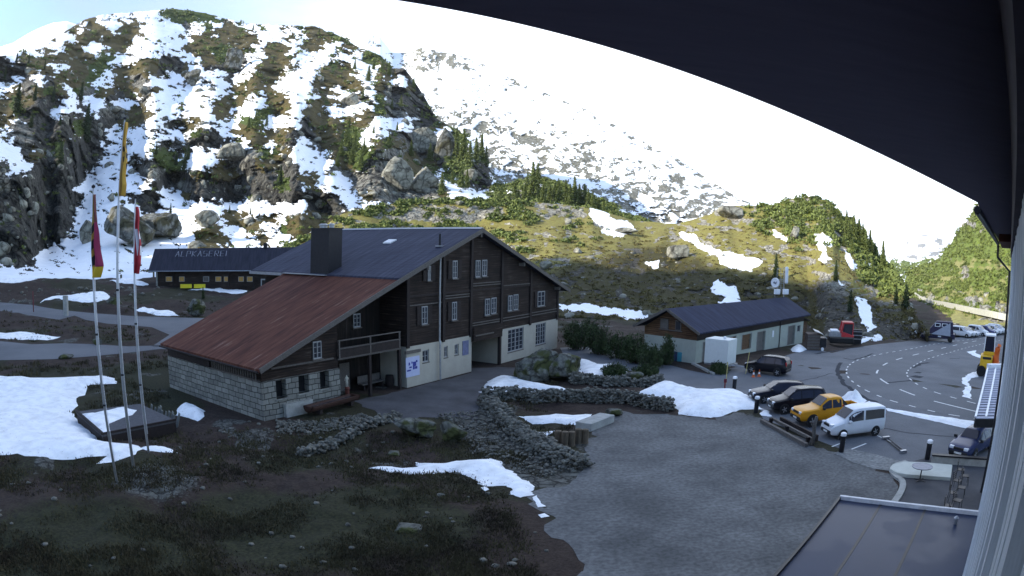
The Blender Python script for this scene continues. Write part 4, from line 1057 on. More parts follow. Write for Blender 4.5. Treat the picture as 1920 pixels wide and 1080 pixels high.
# slatted opening high in the long side wall
mbx = MB()
for k in range(20): mbx.box(-14.93, -14.86, .5 + k * .27, .60 + k * .27, 2.5, 3.22)
mbx.box(-14.96, -14.84, .3, 5.9, 2.46, 2.54); mbx.build('ventilation_slats', m_weath, ch)
mbx = MB().box(-14.9, -14.8, 6.1, 12.3, 2.5, 3.3); mbx.build('side_board_wall', m_beam, ch)
mbx = MB()
for k in range(4): mbx.box(-14.97, -14.90, 7.0 + k * 1.35, 8.1 + k * 1.35, 3.02, 3.09)
mbx.build('pale_rail', m_white, ch)
# rendered base: left block, passage, right block
mbx = MB()
sm = []
for xl, xr, yt_, yb_ in ((791.7, 804, 656, 679), (832, 839, 649, 670), (852, 859.5, 645, 665)):
    um = chp((xl + xr) / 2, (yt_ + yb_) / 2); a = chp(xl, (yt_ + yb_) / 2)[0]; b_ = chp(xr, (yt_ + yb_) / 2)[0]; hh_ = chp((xl + xr) / 2, yt_)[1] - chp((xl + xr) / 2, yb_)[1]
    sm.append((a, b_, um[1] - hh_ / 2, um[1] + hh_ / 2))
mbx.panel((0, -.03, -.5), (1, 0, 0), (0, 0, 1), 8.95, 3.6, [(a, b_, c + .5, d + .5) for a, b_, c, d in sm], .22, (0, 1, 0))
mbx.quad((0, 17, -.5), (0, -.03, -.5), (0, -.03, 3.1), (0, 17, 3.1)); mbx.quad((8.95, -.03, -.5), (8.95, 6, -.5), (8.95, 6, 3.1), (8.95, -.03, 3.1))
mbx.quad((0, -.03, 3.1), (8.95, -.03, 3.1), (8.95, 1, 3.1), (0, 1, 3.1))
mbx.quad((8.95, 6, -.5), (13.5, 6, -.5), (13.5, 6, 3.1), (8.95, 6, 3.1))
fr_ = []
for xl, xr, yt_, yb_ in ((951.7, 981, 622, 665), (1004, 1022.5, 605, 648)):
    ym = (yt_ + yb_) / 2; a = chp(xl, ym)[0]; b_ = chp(xr, ym)[0]
    fr_.append((a, b_, .85, 2.95))
mbx.panel((13.5, -.03, -1.2), (1, 0, 0), (0, 0, 1), 11.9, 4.3, [(a - 13.5, b_ - 13.5, c + 1.2, d + 1.2) for a, b_, c, d in fr_], .22, (0, 1, 0))
mbx.quad((13.5, -.03, -1.2), (13.5, 6, -1.2), (13.5, 6, 3.1), (13.5, -.03, 3.1)); mbx.quad((25.4, -.03, -1.2), (25.4, 17, -1.2), (25.4, 17, 3.1), (25.4, -.03, 3.1))
mbx.quad((13.5, -.03, 3.1), (25.4, -.03, 3.1), (25.4, 1, 3.1), (13.5, 1, 3.1))
mbx.build('rendered_base', m_render, ch)
o = MB().box(8.9, 13.55, -.32, 5, 2.55, 3.75).build('hanging_bay', m_log, ch)
MB().box(9.1, 12.0, -.38, -.32, 3.0, 3.1).build('bay_rail', m_weath, o)
MB().box(13.2, 13.45, -.3, -.05, -.4, 2.55).build('passage_post', m_beam, ch)
def window(u0, u1, z0, z1, v=-.0, panes=1, rows_=3, shut=True, bars=False, lab=None):
    """casement: white frame ring and glazing bars, dark glass, sill, shutters"""
    w_ = MB(); t_ = .085; y0, y1 = v - .10, v - .015
    w_.box(u0, u1, y0, y1, z0, z0 + t_); w_.box(u0, u1, y0, y1, z1 - t_, z1)
    n = panes * 2
    for k in range(n + 1):
        x = u0 + (u1 - u0) * k / n; tt = t_ * (1.25 if k % 2 == 0 else .75)
        w_.box(max(u0, x - tt / 2), min(u1, x + tt / 2), y0 - .004, y1, z0 + t_, z1 - t_)
    for r_ in range(1, rows_):
        z = z0 + (z1 - z0) * r_ / rows_; w_.box(u0 + t_, u1 - t_, y0 + .012, y1 - .02, z - .018, z + .018)
    o = w_.build('window', m_frame, ch)
    MB().box(u0 + .02, u1 - .02, v - .045, v - .02, z0 + .02, z1 - .02).build('pane', m_glass, o)
    MB().box(u0 - .1, u1 + .1, v - .18, v, z0 - .09, z0 - .005).build('sill', m_weath, o)
    if shut:
        for a, b_ in ((u0 - .62, u0 - .08), (u1 + .08, u1 + .62)):
            s_ = MB().box(a, b_, v - .09, v - .03, z0 - .02, z1 + .02)
            for q in range(7): s_.box(a + .05, b_ - .05, v - .11, v - .09, z0 + .08 + q * (z1 - z0) / 7.4, z0 + .15 + q * (z1 - z0) / 7.4)
            s_.build('shutter', m_beam, o)
    return o
for xl, xr, yt_, yb_, pn in ((801, 806, 498.5, 526, 1), (847.5, 856, 488.5, 522, 1), (890.6, 899, 488, 520, 1), (903, 911.5, 487, 518, 1),
                        (789.6, 800, 574, 608, 1), (846.5, 855, 566, 600, 1), (908.5, 917, 560, 591, 1), (920, 929, 558, 588, 1), (951.7, 959, 554, 583, 1), (962, 970, 552, 581, 1), (1007, 1020, 546, 574, 1)):
    ym = (yt_ + yb_) / 2; xm = (xl + xr) / 2
    a = chp(xl, ym)[0]; b_ = chp(xr, ym)[0]; z1_ = chp(xm, yt_)[1]; z0_ = chp(xm, yb_)[1]
    dbl = xl in (890.6, 903, 908.5, 920, 951.7, 962)
    window(a, b_, z0_, z1_, shut=not dbl)
for a, b_, c, d in fr_: window(a + .05, b_ - .05, c, d, v=.12, panes=2, rows_=5, shut=False)
for a, b_, c, d in sm: window(a + .03, b_ - .03, c, d, v=.14, panes=1, rows_=2, shut=False)
um, zm = chp(872, 652); MB().box(um - .45, um + .45, -.07, -.03, zm - .6, zm + .6).build('blue_hatch', mat('blue_grey_paint', (.12, .13, .22), .6), ch)
# notice with blue figures on the base, header board above
um, zm = chp(772.8, 656 + 31); hb = MB().box(um - .85, um + .85, -.075, -.03, zm - .75, zm + .75).build('notice_board', mat('pale_blue_board', (.42, .45, .62), .6, var=.06), ch)
mbx = MB(); rnd = random.Random(3)
for k, (x, z, w_, h_) in enumerate(((-.45, .25, .18, .22), (-.12, .32, .14, .16), (.2, .18, .42, .34), (.48, .36, .2, .16), (-.3, -.02, .3, .12), (.1, -.08, .22, .3), (.4, -.12, .3, .2), (-.5, -.25, .5, .12))):
    mbx.box(um + x - w_ / 2, um + x + w_ / 2, -.082, -.0755, zm + z - h_ / 2, zm + z + h_ / 2)
mbx.build('blue_marks', mat('blue_print', (.03, .04, .25), .6), hb)
u2_, z2_ = chp(772.5, 659); MB().box(u2_ - .95, u2_ + .95, -.14, -.03, z2_ - .11, z2_ + .11).build('header_board', m_weath, ch)
# roofs
def slab(u0, u1, v0, v1, up, th, fz):
    return MB().prism([(u0, v0, fz(u0) + up - th), (u1, v0, fz(u1) + up - th), (u1, v0, fz(u1) + up), (u0, v0, fz(u0) + up)], (0, v1 - v0, 0))
rf = MB()
rf.prism([(-1.55, -.6, rz(-1.55) - .22), (9.45, -.6, 11.78), (26.9, -.6, rz(26.9) - .22), (26.9, -.6, rz(26.9)), (9.45, -.6, 12.0), (-1.55, -.6, rz(-1.55))], (0, 18.2, 0))
roof = rf.build('roof', m_slate, ch)
MB().prism([(9.15, -.62, 12.0 - .06), (9.45, -.62, 12.08), (9.75, -.62, 11.94), (9.45, -.62, 12.0)], (0, 18.24, 0)).build('ridge_cap', m_zinc, roof)
rf = MB(); rf.prism([(-15.45, -.6, rz(-15.45) - .30), (-1.5, -.6, rz(-1.5) - .30), (-1.5, -.6, rz(-1.5) - .12), (-15.45, -.6, rz(-15.45) - .12)], (0, 13.2, 0))
rr_ = rf.build('rusty_roof', m_rust, ch)
# bargeboards, fascia and gutters
mbx = MB()
for ua, ub in ((-15.45, 9.45), (9.45, 26.9)): mbx.beam((ua, -.66, rz(ua) - .2), (ub, -.66, rz(ub) - .2), .08, .34)
mbx.build('bargeboard', m_weath, ch)
MB().tube([(-15.55, -.5, rz(-15.45) - .3), (-15.55, 12.6, rz(-15.45) - .3)], .07, 8).build('eaves_gutter', m_beam, ch)
MB().box(-1.75, -1.55, 12.7, 17.6, rz(-1.55) - .28, rz(-1.55) - .06).build('rear_gutter', m_zinc, ch)
MB().box(-1.9, -1.5, 7.0, 12.4, rz(-1.5) - .11, rz(-1.5) - .04).build('flashing', m_zinc, ch)
# rafters below the gable overhang
mbx = MB()
for k in range(9):
    pass
for u_ in (9.45, 2.0, 17.0, 24.6): MB().box(u_ - .12, u_ + .12, -.55, 0, rz(u_) - .75, rz(u_) - .45).build('purlin_end', m_weath, ch)
pu = chp(820.5, 600)[0]
dp = MB().tube([(pu, -.26, .05), (pu, -.26, 3.0), (pu, -.2, 3.2), (pu, -.2, rz(pu) - .35)], .075, 8); dp.build('downpipe', m_zinc, ch)
# chimney
ct = up_at(CW(-.4, 7.0), 633, 429)
c_ = MB().box(-1.45, .15, 6.95, 9.15, 8.2, ct).build('chimney', m_dark, ch)
MB().box(-1.52, .22, 6.88, 9.22, ct, ct + .08).build('chimney_cap', m_dark, c_)
for v_, r_ in ((8.5, .34), (7.5, .22)): MB().lathe([(r_, ct + .08), (r_, ct + .28), (r_ * 1.25, ct + .3), (r_ * 1.25, ct + .36), (r_ * .7, ct + .44)], (-.6, v_, 0), 14).build('chimney_pot', m_zinc, c_)
MB().prism([(5.4, 6.0, rz(5.4) + .02), (6.2, 6.0, rz(6.2) + .02), (6.2, 6.0, rz(6.2) + .12), (5.4, 6.0, rz(5.4) + .12)], (0, .9, 0)).build('skylight', mat('skylight_glass', (.55, .56, .58), .3), ch)
o = MB().tube([(4.9, .5, rz(4.9) - .1), (4.9, .5, rz(4.9) + 1.0)], .09, 8).build('vent_pipe', m_dark, ch)
MB().box(4.65, 5.15, .25, .75, rz(4.9) - .02, rz(4.9) + .1).build('pipe_flashing', m_zinc, o)
# balcony over the porch
b_ = MB(); b_.box(-7.6, -.7, -.9 + .9, 2.6, 3.02, 3.16); bal = b_.build('balcony', m_weath, ch)
MB().box(-7.6, -.75, -.06, -.005, 3.16, 3.72).build('balcony_panel', m_beam, bal)
b_ = MB()
for z_ in (3.76, 4.3): b_.box(-7.6, -.75, -.08, .02, z_, z_ + .07)
for u_ in (-7.5, -4.2, -.85): b_.box(u_ - .06, u_ + .06, -.07, .01, 3.16, 4.3)
b_.build('balcony_rail', m_weath, bal)
b_ = MB()
for u_ in (-4.2, -.75): MB().box(u_ - .11, u_ + .11, .0, .22, 0, 3.02).build('porch_post', m_beam, ch)
d_ = MB().box(-4.9, -3.8, 2.5, 2.6, 0.05, 2.1).build('door', m_weath, ch); MB().box(-4.0, -3.92, 2.44, 2.5, 1.0, 1.12).build('handle', m_dark, d_)
o = window(-3.2, -2.4, 4.6, 5.6, v=2.6, shut=False)
o = window(-10.0, -9.2, 3.35, 4.5, v=.12, shut=False)
MB().box(-13.9, -8.0, .02, .12, 3.15, 3.25).build('ledge_board', m_weath, ch)

# ------------------------------------------------------------------ long dairy building at the back left
KL = G(296, 541); KR = G(560, 545)
ku = (KR - KL); ku[2] = 0; klen = float(np.linalg.norm(ku)); ku /= klen
kz = min(KL[2], KR[2])
dy_ = thing('dairy_building', 'long low dark timber dairy with white letters on its roof', 'building', (KL[0], KL[1], kz), math.atan2(ku[1], ku[0]))
kv = np.array([-ku[1], ku[0], 0])
def kp(px, py, v=0.0):
    D = rays([px], [py])[0]; o = np.array([0, 0, CAMH]); p0 = KL + kv * v; s = (kv @ (p0 - o)) / (kv @ D); X = o + D * s - KL
    return float(X @ ku), float(X[2] + KL[2] - kz)
eh = kp(400, 508, -1.2)[1]
klen2 = klen + 4
MB().box(0, klen2, 0, 9, -1, eh + .3).build('log_wall', m_log, dy_)
MB().box(-.4, 0.0, -.2, 9, -1, eh).build('stone_end', m_stone, dy_)
# roof plane: eave to ridge
rv = 4.5
rh = kp(400, 467, rv)[1]
k0 = kp(284, 490, 1.5)[0]
mbx = MB()
mbx.prism([(k0, -1.3, eh - .1), (k0, rv, rh), (k0, 10.3, eh - .1), (k0, 10.3, eh + .12), (k0, rv, rh + .22), (k0, -1.3, eh + .12)], (klen2 - k0 + 1, 0, 0))
kr_ = mbx.build('roof', m_kroof, dy_)
MB().tube([(k0, -1.36, eh), (klen2 + 1, -1.36, eh)], .10, 6).build('gutter', m_zinc, dy_)
# letters laid in pale slabs on the roof: ALPKÄSEREI
LET = {'A': [((0, 0), (.5, 1)), ((.5, 1), (1, 0)), ((.2, .4), (.8, .4))], 'L': [((0, 1), (0, 0)), ((0, 0), (.9, 0))], 'P': [((0, 0), (0, 1)), ((0, 1), (.9, 1)), ((.9, 1), (.9, .5)), ((.9, .5), (0, .5))],
 'K': [((0, 0), (0, 1)), ((0, .5), (.9, 1)), ((0, .5), (.9, 0))], 'S': [((.95, 1), (0, 1)), ((0, 1), (0, .5)), ((0, .5), (.95, .5)), ((.95, .5), (.95, 0)), ((.95, 0), (0, 0))],
 'E': [((0, 0), (0, 1)), ((0, 1), (.9, 1)), ((0, .5), (.8, .5)), ((0, 0), (.9, 0))], 'R': [((0, 0), (0, 1)), ((0, 1), (.9, 1)), ((.9, 1), (.9, .5)), ((.9, .5), (0, .5)), ((.3, .5), (.95, 0))], 'I': [((0, 0), (0, 1))]}
mbx = MB()
def kroof(s_, x, t):
    """point on the front roof plane: x along, t up the slope 0..1"""
    return (x, -1.3 + (rv + 1.3) * t, eh + .12 + (rh + .1 - eh) * t + .03)
xs0 = kp(331, 472, 3.6)[0]; xs1 = kp(432, 472, 3.6)[0]
word = 'ALPKÄSEREI'; adv = (xs1 - xs0) / 9.65
for i, c in enumerate(word):
    x0 = xs0 + i * adv
    for (a, b) in LET['A' if c == 'Ä' else c]:
        P0 = kroof(0, x0 + a[0] * adv * .68, .62 + .24 * a[1]); P1 = kroof(0, x0 + b[0] * adv * .68, .62 + .24 * b[1])
        mbx.beam(P0, P1, .16, .05)
    if c == 'Ä':
        for q in (.12, .5): 
            P0 = kroof(0, x0 + adv * q, .905); P1 = kroof(0, x0 + adv * q + .2, .905); mbx.beam(P0, P1, .18, .05)
mbx.build('roof_letters', mat('pale_slab_letters', (.19, .19, .22), .8, var=.4, scale=2), kr_)
m_yel = mat('orange_shutter_paint', (.40, .22, .05), .6, var=.15)
m_bench = mat('yellow_bench_paint', (.62, .52, .02), .5, var=.08)
for px0, px1 in ((311, 323), (336, 346), (381, 392), (404, 415), (420, 428), (447, 457), (463, 474)):
    a = kp(px0, 522)[0]; b = kp(px1, 522)[0]; z0 = kp(px0, 528)[1]; z1 = kp(px0, 518.5)[1]
    o = MB().box(a, b, -.12, 0, z0, z1).build('window', m_frame, dy_)
    MB().box(a + .1, b - .1, -.16, -.12, z0 + .08, z1 - .08).build('shutter', m_yel if px0 != 381 else m_weath, o)
for px_ in (325, 428.5, 475): a = kp(px_, 530)[0]; MB().box(a - .12, a + .12, -.25, 0, -1, eh).build('post', m_beam, dy_)
a = kp(489, 530)[0]; b = kp(507, 530)[0]; o = MB().box(a, b, -.15, 0, 0, 2.3).build('door', m_frame, dy_); MB().box(a + .25, b - .25, -.19, -.15, 0.1, 2.05).build('door_panel', m_beam, o)
mbx = MB(); mbx.box(kp(494, 460, rv)[0], kp(501, 460, rv)[0], rv - .5, rv + .5, rh, rh + 1.1); mbx.build('chimney', m_dark, dy_)
def bench_long(px0, px1, py, lab):
    a = G(px0, py); b = G(px1, py); L = float(np.linalg.norm(b - a)); e = (b - a) / L
    t = thing('bench', lab, 'bench', a, math.atan2(e[1], e[0]), 'yellow benches in front of the dairy')
    MB().box(0, L, -.2, .25, .40, .48).build('seat', m_bench, t); MB().box(0, L, .28, .36, .45, 1.15).build('backrest', m_bench, t)
    for x in (.15, L - .25): MB().box(x, x + .1, -.15, .3, 0, .4).build('leg', m_dark, t)
bench_long(338, 359.5, 544, 'leftmost of three yellow benches before the long dairy'); bench_long(363.5, 385, 544, 'middle one of the three yellow benches before the dairy'); bench_long(449, 474, 543, 'rightmost yellow bench, standing apart near the dairy door')

# ------------------------------------------------------------------ small stone and timber service building
gg = thing('service_building', 'long low building with pale walls, timber gable and dark blue sheet roof', 'building', GO, math.atan2(GU[1], GU[0]))
GL = 26.3; GD = 6.6
def gp(px, py, v=0.0):
    D = rays([px], [py])[0]; o = np.array([0, 0, CAMH]); p0 = GO + GV * v; s = (GV @ (p0 - o)) / (GV @ D); X = o + D * s - GO
    return float(X @ GU), float(X[2])
opn = []
for xl, xr, yt_, yb_, kind_ in ((1317, 1330, 641, 681, 'door'), (1361, 1379, 632, 668, 'gate'), (1391, 1408, 627, 655, 'gate'), (1419, 1434, 622, 659, 'door'), (1477, 1490, 611, 646, 'door'), (1495, 1500.5, 610, 622, 'win')):
    ym = (yt_ + yb_) / 2; a = gp(xl, ym)[0]; b = gp(xr, ym)[0]; z1 = gp((xl + xr) / 2, yt_)[1]; z0 = gp((xl + xr) / 2, yb_)[1]
    opn.append((a, b, z0, z1, kind_))
mbx = MB(); mbx.panel((0, 0, -2), (1, 0, 0), (0, 0, 1), GL, 4.22, [(a, b, c + 2, d + 2) for a, b, c, d, _ in opn], .3, (0, 1, 0))
mbx.quad((0, GD, -2), (0, 0, -2), (0, 0, 2.22), (0, GD, 2.22)); mbx.quad((GL, GD, -2), (GL, 0, -2), (GL, 0, 2.22), (GL, GD, 2.22)); mbx.quad((0, GD, -2), (GL, GD, -2), (GL, GD, 2.22), (0, GD, 2.22))
mbx.build('rendered_wall', m_rend2, gg)
mbx = MB(); mbx.prism([(0, -.04, 2.22), (0, GD + .04, 2.22), (0, GD + .04, 3.0), (0, GD / 2, 4.95), (0, -.04, 3.0)], (GL, 0, 0)); mbx.build('timber_gable', m_warm, gg)
MB().box(.0, GL, -.06, -.04, 2.2, 3.1).build('eaves_boards', m_beam, gg)
m_gate = mat('brown_gate_boards', (.11, .06, .03), .8, var=.35, scale=3, stretch=(1, 1, 6)); m_greyd = mat('grey_brown_door', (.12, .11, .10), .8, var=.2, scale=3)
for a, b, c, d, k in opn:
    if k == 'win': o = MB().box(a, b, .1, .16, c, d).build('window', m_frame, gg); MB().box(a + .06, b - .06, .07, .1, c + .06, d - .06).build('pane', m_glass, o)
    else:
        o = MB().box(a + .01, b - .01, .18, .26, c, d).build('gate' if k == 'gate' else 'door', m_gate if k == 'gate' else m_greyd, gg)
        f = MB(); f.box(a - .08, a, -.03, .02, c, d + .08); f.box(b, b + .08, -.03, .02, c, d + .08); f.box(a, b, -.03, .02, d, d + .08); f.build('door_frame', m_conc, o)
        MB().box(b - .25, b - .2, .13, .18, (c + d) / 2, (c + d) / 2 + .12).build('handle', m_dark, o)
mbx = MB()
def gz(v): return 5.05 - abs(v - GD / 2) * (5.05 - 3.12) / (GD / 2 + .8)
mbx.prism([(-.8, -.85, gz(-.85) - .16), (-.8, GD / 2, 4.89), (-.8, GD + .85, gz(GD + .85) - .16), (-.8, GD + .85, gz(GD + .85)), (-.8, GD / 2, 5.05), (-.8, -.85, gz(-.85))], (GL + 1.4, 0, 0))
gr_ = mbx.build('roof', m_sheet, gg)
mbx = MB()
for x in (-.85,):
    mbx.beam((x, -.9, gz(-.9) - .1), (x, GD / 2, 4.98), .06, .26); mbx.beam((x, GD + .9, gz(GD + .9) - .1), (x, GD / 2, 4.98), .06, .26)
mbx.build('bargeboard', m_weath, gg)
for y0, y1, shut in ((3.55, 4.6, True), (1.95, 2.7, False)):
    o = MB().box(-.08, 0, y0, y1, 2.95, 3.95).build('window', m_weath, gg); MB().box(-.10, -.08, y0 + .1, y1 - .1, 3.05, 3.85).build('shutter' if shut else 'pane', m_greyd if shut else m_glass, o)
MB().box(-.1, 0, 1.8, 4.75, 2.86, 2.94).build('sill_board', m_weath, gg)
x_ = gp(1448, 640)[0]; MB().box(x_ - .2, x_ + .2, -.06, 0, 1.0, 1.75).build('wall_plate', m_white, gg)
x_ = gp(1460, 640)[0]; MB().tube([(x_, -.1, -1), (x_, -.1, 2.9)], .06, 6).build('downpipe', m_dark, gg)
# lean-to at the far end
MB().box(GL, GL + 2.6, .6, 5.5, -2, 1.9).build('end_lean_to', m_warm, gg); MB().prism([(GL, .3, 2.6), (GL + 3, .3, 1.95), (GL + 3, .3, 2.07), (GL, .3, 2.72)], (0, 5.6, 0)).build('lean_to_roof', m_beam, gg)
# ---- antenna mast above the far end of the ridge
am = GWp(gp(1470, 553, GD / 2)[0], GD / 2, 0); azt = up_at(am, 1470, 502); azb = 4.9
t = thing('antenna_mast', 'white radio mast with dish and tall panel antenna above the roof', 'antenna', (am[0], am[1], azb), 0)
mr_d = math.hypot(am[0], am[1]); k_ = mr_d / 1290   # metres per picture pixel there
vr = np.array([am[1], -am[0], 0]) / mr_d; 
def ap(px, py, fwd=0): 
    p = at_d(px, py, mr_d - fwd); return (p[0] - am[0], p[1] - am[1], p[2] - azb)
MB().tube([(0, 0, -.8), ap(1470, 500)], .06, 8).build('pole', m_zinc, t)
f = MB(); a0 = ap(1457, 549); a1 = ap(1457, 503); f.tube([a0, a1], .035, 6); f.tube([ap(1464, 549), ap(1464, 503)], .035, 6)
for py in (504, 513, 524, 531, 540): f.tube([ap(1457, py), ap(1470, py)], .03, 6)
for py in (515, 527): f.tube([ap(1464, py), ap(1478, py)], .035, 6)
f.build('ladder_frame', m_zinc, t)
pc = ap(1475, 516, .3); h_ = 32 * k_ / 2
b = MB().lathe([(.02, -h_), (.22, -h_ + .06), (.24, -h_ + .2), (.24, h_ - .2), (.22, h_ - .06), (.02, h_)], pc, 14); b.build('panel_antenna', m_white, t, smooth=True)
dc = ap(1453, 530, .5); d_ = MB(); rr = 9 * k_
nrm = np.array([-am[0], -am[1], 0]) / mr_d; nrm = nrm * .93 + vr * -.36; side = np.array([-nrm[1], nrm[0], 0]); side /= np.linalg.norm(side)
prof_ = [(.02, .02), (rr * .6, .0), (rr * .97, .05), (rr, .0), (rr, -.28), (rr * .3, -.42)]
vs = []
for r_, z_ in prof_:
    for k in range(22):
        a_ = 2 * math.pi * k / 22; vs.append(np.array(dc) + side * math.cos(a_) * r_ + np.array([0, 0, 1]) * math.sin(a_) * r_ + nrm * z_)
d_.add(vs, [(i * 22 + k, i * 22 + (k + 1) % 22, (i + 1) * 22 + (k + 1) % 22, (i + 1) * 22 + k) for i in range(5) for k in range(22)] + [tuple(range(22)), tuple(range(110, 132))])
dsh = d_.build('dish_antenna', m_white, t, smooth=False)
MB().add([np.array(dc) + side * x + np.array([0, 0, z]) + nrm * .06 for x, z in ((-.3, -.05), (-.1, .18), (.1, .02), (.35, .2), (.2, -.2), (-.1, -.12))], [(0, 1, 2, 3, 4, 5)]).build('dish_emblem', mat('grey_mark', (.16, .17, .2), .6), dsh)
for px_ in (1457, 1473): c_ = ap(px_, 547, .4); MB().box(c_[0] - .42, c_[0] + .42, c_[1] - .2, c_[1] + .2, c_[2] - .33, c_[2] + .33).build('equipment_box', m_white, t, bevel=.04)

# ------------------------------------------------------------------ the lodge the camera hangs on: board wall, eaves, annex
WA = math.radians(45.05); wd = np.array([math.sin(WA), math.cos(WA), 0]); wn2 = np.array([wd[1], -wd[0], 0])   # wn2 points to the right (into the house)
Cn = np.array([math.sin(math.radians(45.25)), math.cos(math.radians(45.25)), 0]) * 32.0
s_c = float(Cn @ wd); off_c = float(Cn @ wn2)
lod = thing('lodge', 'pale blue-white boarded lodge wall with overhanging dark eaves at the right edge', 'building', (0, 0, 0), 0)
def LW(s, o, z): p = wd * s + wn2 * (off_c + o); return (p[0], p[1], z)
m_cl = mat('white_board_cladding', (.50, .54, .58), .6, var=.22, scale=1.6, stretch=(3, 3, .5), bump=.2, col2=(.72, .76, .80))
m_gap = mat('board_gap', (.05, .045, .07), .8)
mbx = MB(); z0, z1 = -1.5, 12.0
mbx.prism([LW(-8, .05, z0), LW(s_c, .05, z0), LW(s_c, .6, z0), LW(-8, .6, z0)], (0, 0, z1 - z0)); lw = mbx.build('backing_wall', m_gap, lod)
z1 = 11.32; mbx = MB(); rs = random.Random(9)
s = -8.0
while s < s_c - .02:
    w_ = .13 if s > 6 else .12
    g = .022
    dd = rs.uniform(0, .018) + (.03 if int((s + 8) / .15) % 2 else 0)
    a = LW(s, .05, z0); b = LW(min(s + w_, s_c), .05, z0)
    mbx.prism([a, LW(s, -dd, z0), LW(min(s + w_, s_c), -dd, z0), b], (0, 0, z1 - z0)); s += w_ + g
mbx.build('cladding_boards', m_cl, lod)
z1 = 12.0
MB().prism([LW(-8, -.085, 11.32), LW(s_c + .1, -.085, 11.32), LW(s_c + .1, .05, 11.32), LW(-8, .05, 11.32)], (0, 0, .68)).build('wall_plate', mat('dark_wall_plate', (.045, .035, .05), .85), lod)
MB().prism([LW(s_c, -.02, z0), LW(s_c + .06, -.02, z0), LW(s_c + .06, 8, z0), LW(s_c, 8, z0)], (0, 0, z1 - z0)).build('end_wall', m_cl, lod)
# eaves: dark soffit one metre above the camera
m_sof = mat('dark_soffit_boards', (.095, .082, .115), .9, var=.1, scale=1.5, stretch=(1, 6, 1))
E1 = np.array([-9.5, -4.0, 0]); E2 = np.array([7.68, 8.56, 0]); ed = (E2 - np.array([-.5, 2.58, 0])); ed /= np.linalg.norm(ed); E1 = E2 - ed * 26
E3 = np.array([9.2, 10.05, 0]); 
Eend = wd * (s_c + .6) - wn2 * 0 ; 
gline0 = np.array([8.62, 9.53, 0]); gline1 = np.array([22.5, 23.25, 0])
gd_ = (gline1 - gline0) / np.linalg.norm(gline1 - gline0); gend = gline0 + gd_ * 17.8
wall_far = wd * (s_c + .6) + wn2 * (off_c + .3); 
endp = [E1, E2, gline0, gend, wall_far + wn2 * 9, np.array([30, -20, 0]), np.array([-10, -20, 0])]
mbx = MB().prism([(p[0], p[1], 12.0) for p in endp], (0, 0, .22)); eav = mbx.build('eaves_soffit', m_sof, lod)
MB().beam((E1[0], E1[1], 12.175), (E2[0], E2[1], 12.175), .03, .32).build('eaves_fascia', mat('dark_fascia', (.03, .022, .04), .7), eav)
gp_ = [(gline0 + gd_ * t_ - wn2 * .06) for t_ in (0, 17.8)]
gut = MB().tube([(gp_[0][0], gp_[0][1], 11.98), (gp_[1][0], gp_[1][1], 11.9)], .085, 8).build('roof_gutter', m_dark, lod)
q0 = gp_[1]; pr = np.array(LW(s_c + .12, -.12, 0)); 
MB().tube([(q0[0], q0[1], 11.9), (q0[0], q0[1], 11.3), (pr[0] + gd_[0] * .2, pr[1] + gd_[1] * .2, 10.7), (pr[0] + gd_[0] * .2, pr[1] + gd_[1] * .2, -1.4)], .06, 8).build('downpipe', m_dark, gut)
# reddish purlin under the far eaves
MB().prism([LW(s_c - 9, -.55, 11.75), LW(s_c + .2, -.55, 11.75), LW(s_c + .2, .02, 11.75), LW(s_c - 9, .02, 11.75)], (0, 0, .25)).build('eaves_boards', mat('red_brown_boards', (.10, .035, .02), .8), lod)

# flat-roofed annex at the bottom right
m_mem, nt_, b_ = newmat('wet_roof_membrane')
tcn = nt_.nodes.new('ShaderNodeTexCoord'); n_ = nt_.nodes.new('ShaderNodeTexNoise'); n_.inputs['Scale'].default_value = .38; n_.inputs['Detail'].default_value = 3; nt_.links.new(tcn.outputs['Object'], n_.inputs['Vector'])
r_ = nt_.nodes.new('ShaderNodeValToRGB'); r_.color_ramp.elements[0].color = (.34, .34, .34, 1); r_.color_ramp.elements[1].color = (.42, .42, .42, 1); r_.color_ramp.elements[0].position = .50; r_.color_ramp.elements[1].position = .56
nt_.links.new(n_.outputs['Fac'], r_.inputs['Fac']); nt_.links.new(r_.outputs[0], b_.inputs['Roughness'])
r2 = nt_.nodes.new('ShaderNodeValToRGB'); r2.color_ramp.elements[0].color = (.018, .027, .055, 1); r2.color_ramp.elements[1].color = (.030, .043, .08, 1); nt_.links.new(n_.outputs['Fac'], r2.inputs['Fac']); b_.inputs['Specular IOR Level'].default_value = .35; nt_.links.new(r2.outputs[0], b_.inputs['Base Color'])
AZT = 3.0
aF = G(1575, 932, AZT); aR = G(1838, 962, AZT); aN = G(1452, 1080, AZT)
e1 = (aN - aF) / np.linalg.norm(aN - aF)
aNN = aF + e1 * 16; wallpt = lambda s: np.array([*(wd * s + wn2 * (off_c - .02))[:2], AZT])
# right edge runs along the lodge wall
sR = float(aR @ wd); aRR = wallpt(sR); aRN = wallpt(sR - 16)
ann = thing('flat_roofed_annex', 'low annex with wet dark flat roof and white metal edge', 'building', (aF[0], aF[1], 0), 0)
rel = lambda p, z: (p[0] - aF[0], p[1] - aF[1], z)
MB().prism([rel(p, -.5) for p in (aF, aRR, aRN, aNN)], (0, 0, AZT - .62 + .5)).build('annex_wall', m_rend2, ann)
b_.inputs['Specular IOR Level'].default_value = .08
MB().prism([rel(p, AZT - .12) for p in (aF, aRR, aRN, aNN)], (0, 0, .04)).build('roof_membrane', m_mem, ann)
mbx = MB(); mbx.beam(rel(aF, AZT - .02), rel(aRR, AZT - .02), .13, .16); mbx.build('white_edge_trim', mat('white_coping', (.55, .55, .57), .5, var=.2, scale=3), ann)
mbx = MB(); mbx.beam(rel(aF, AZT - .08), rel(aNN, AZT - .08), .10, .2); mbx.build('dark_edge_trim', m_dark, ann)
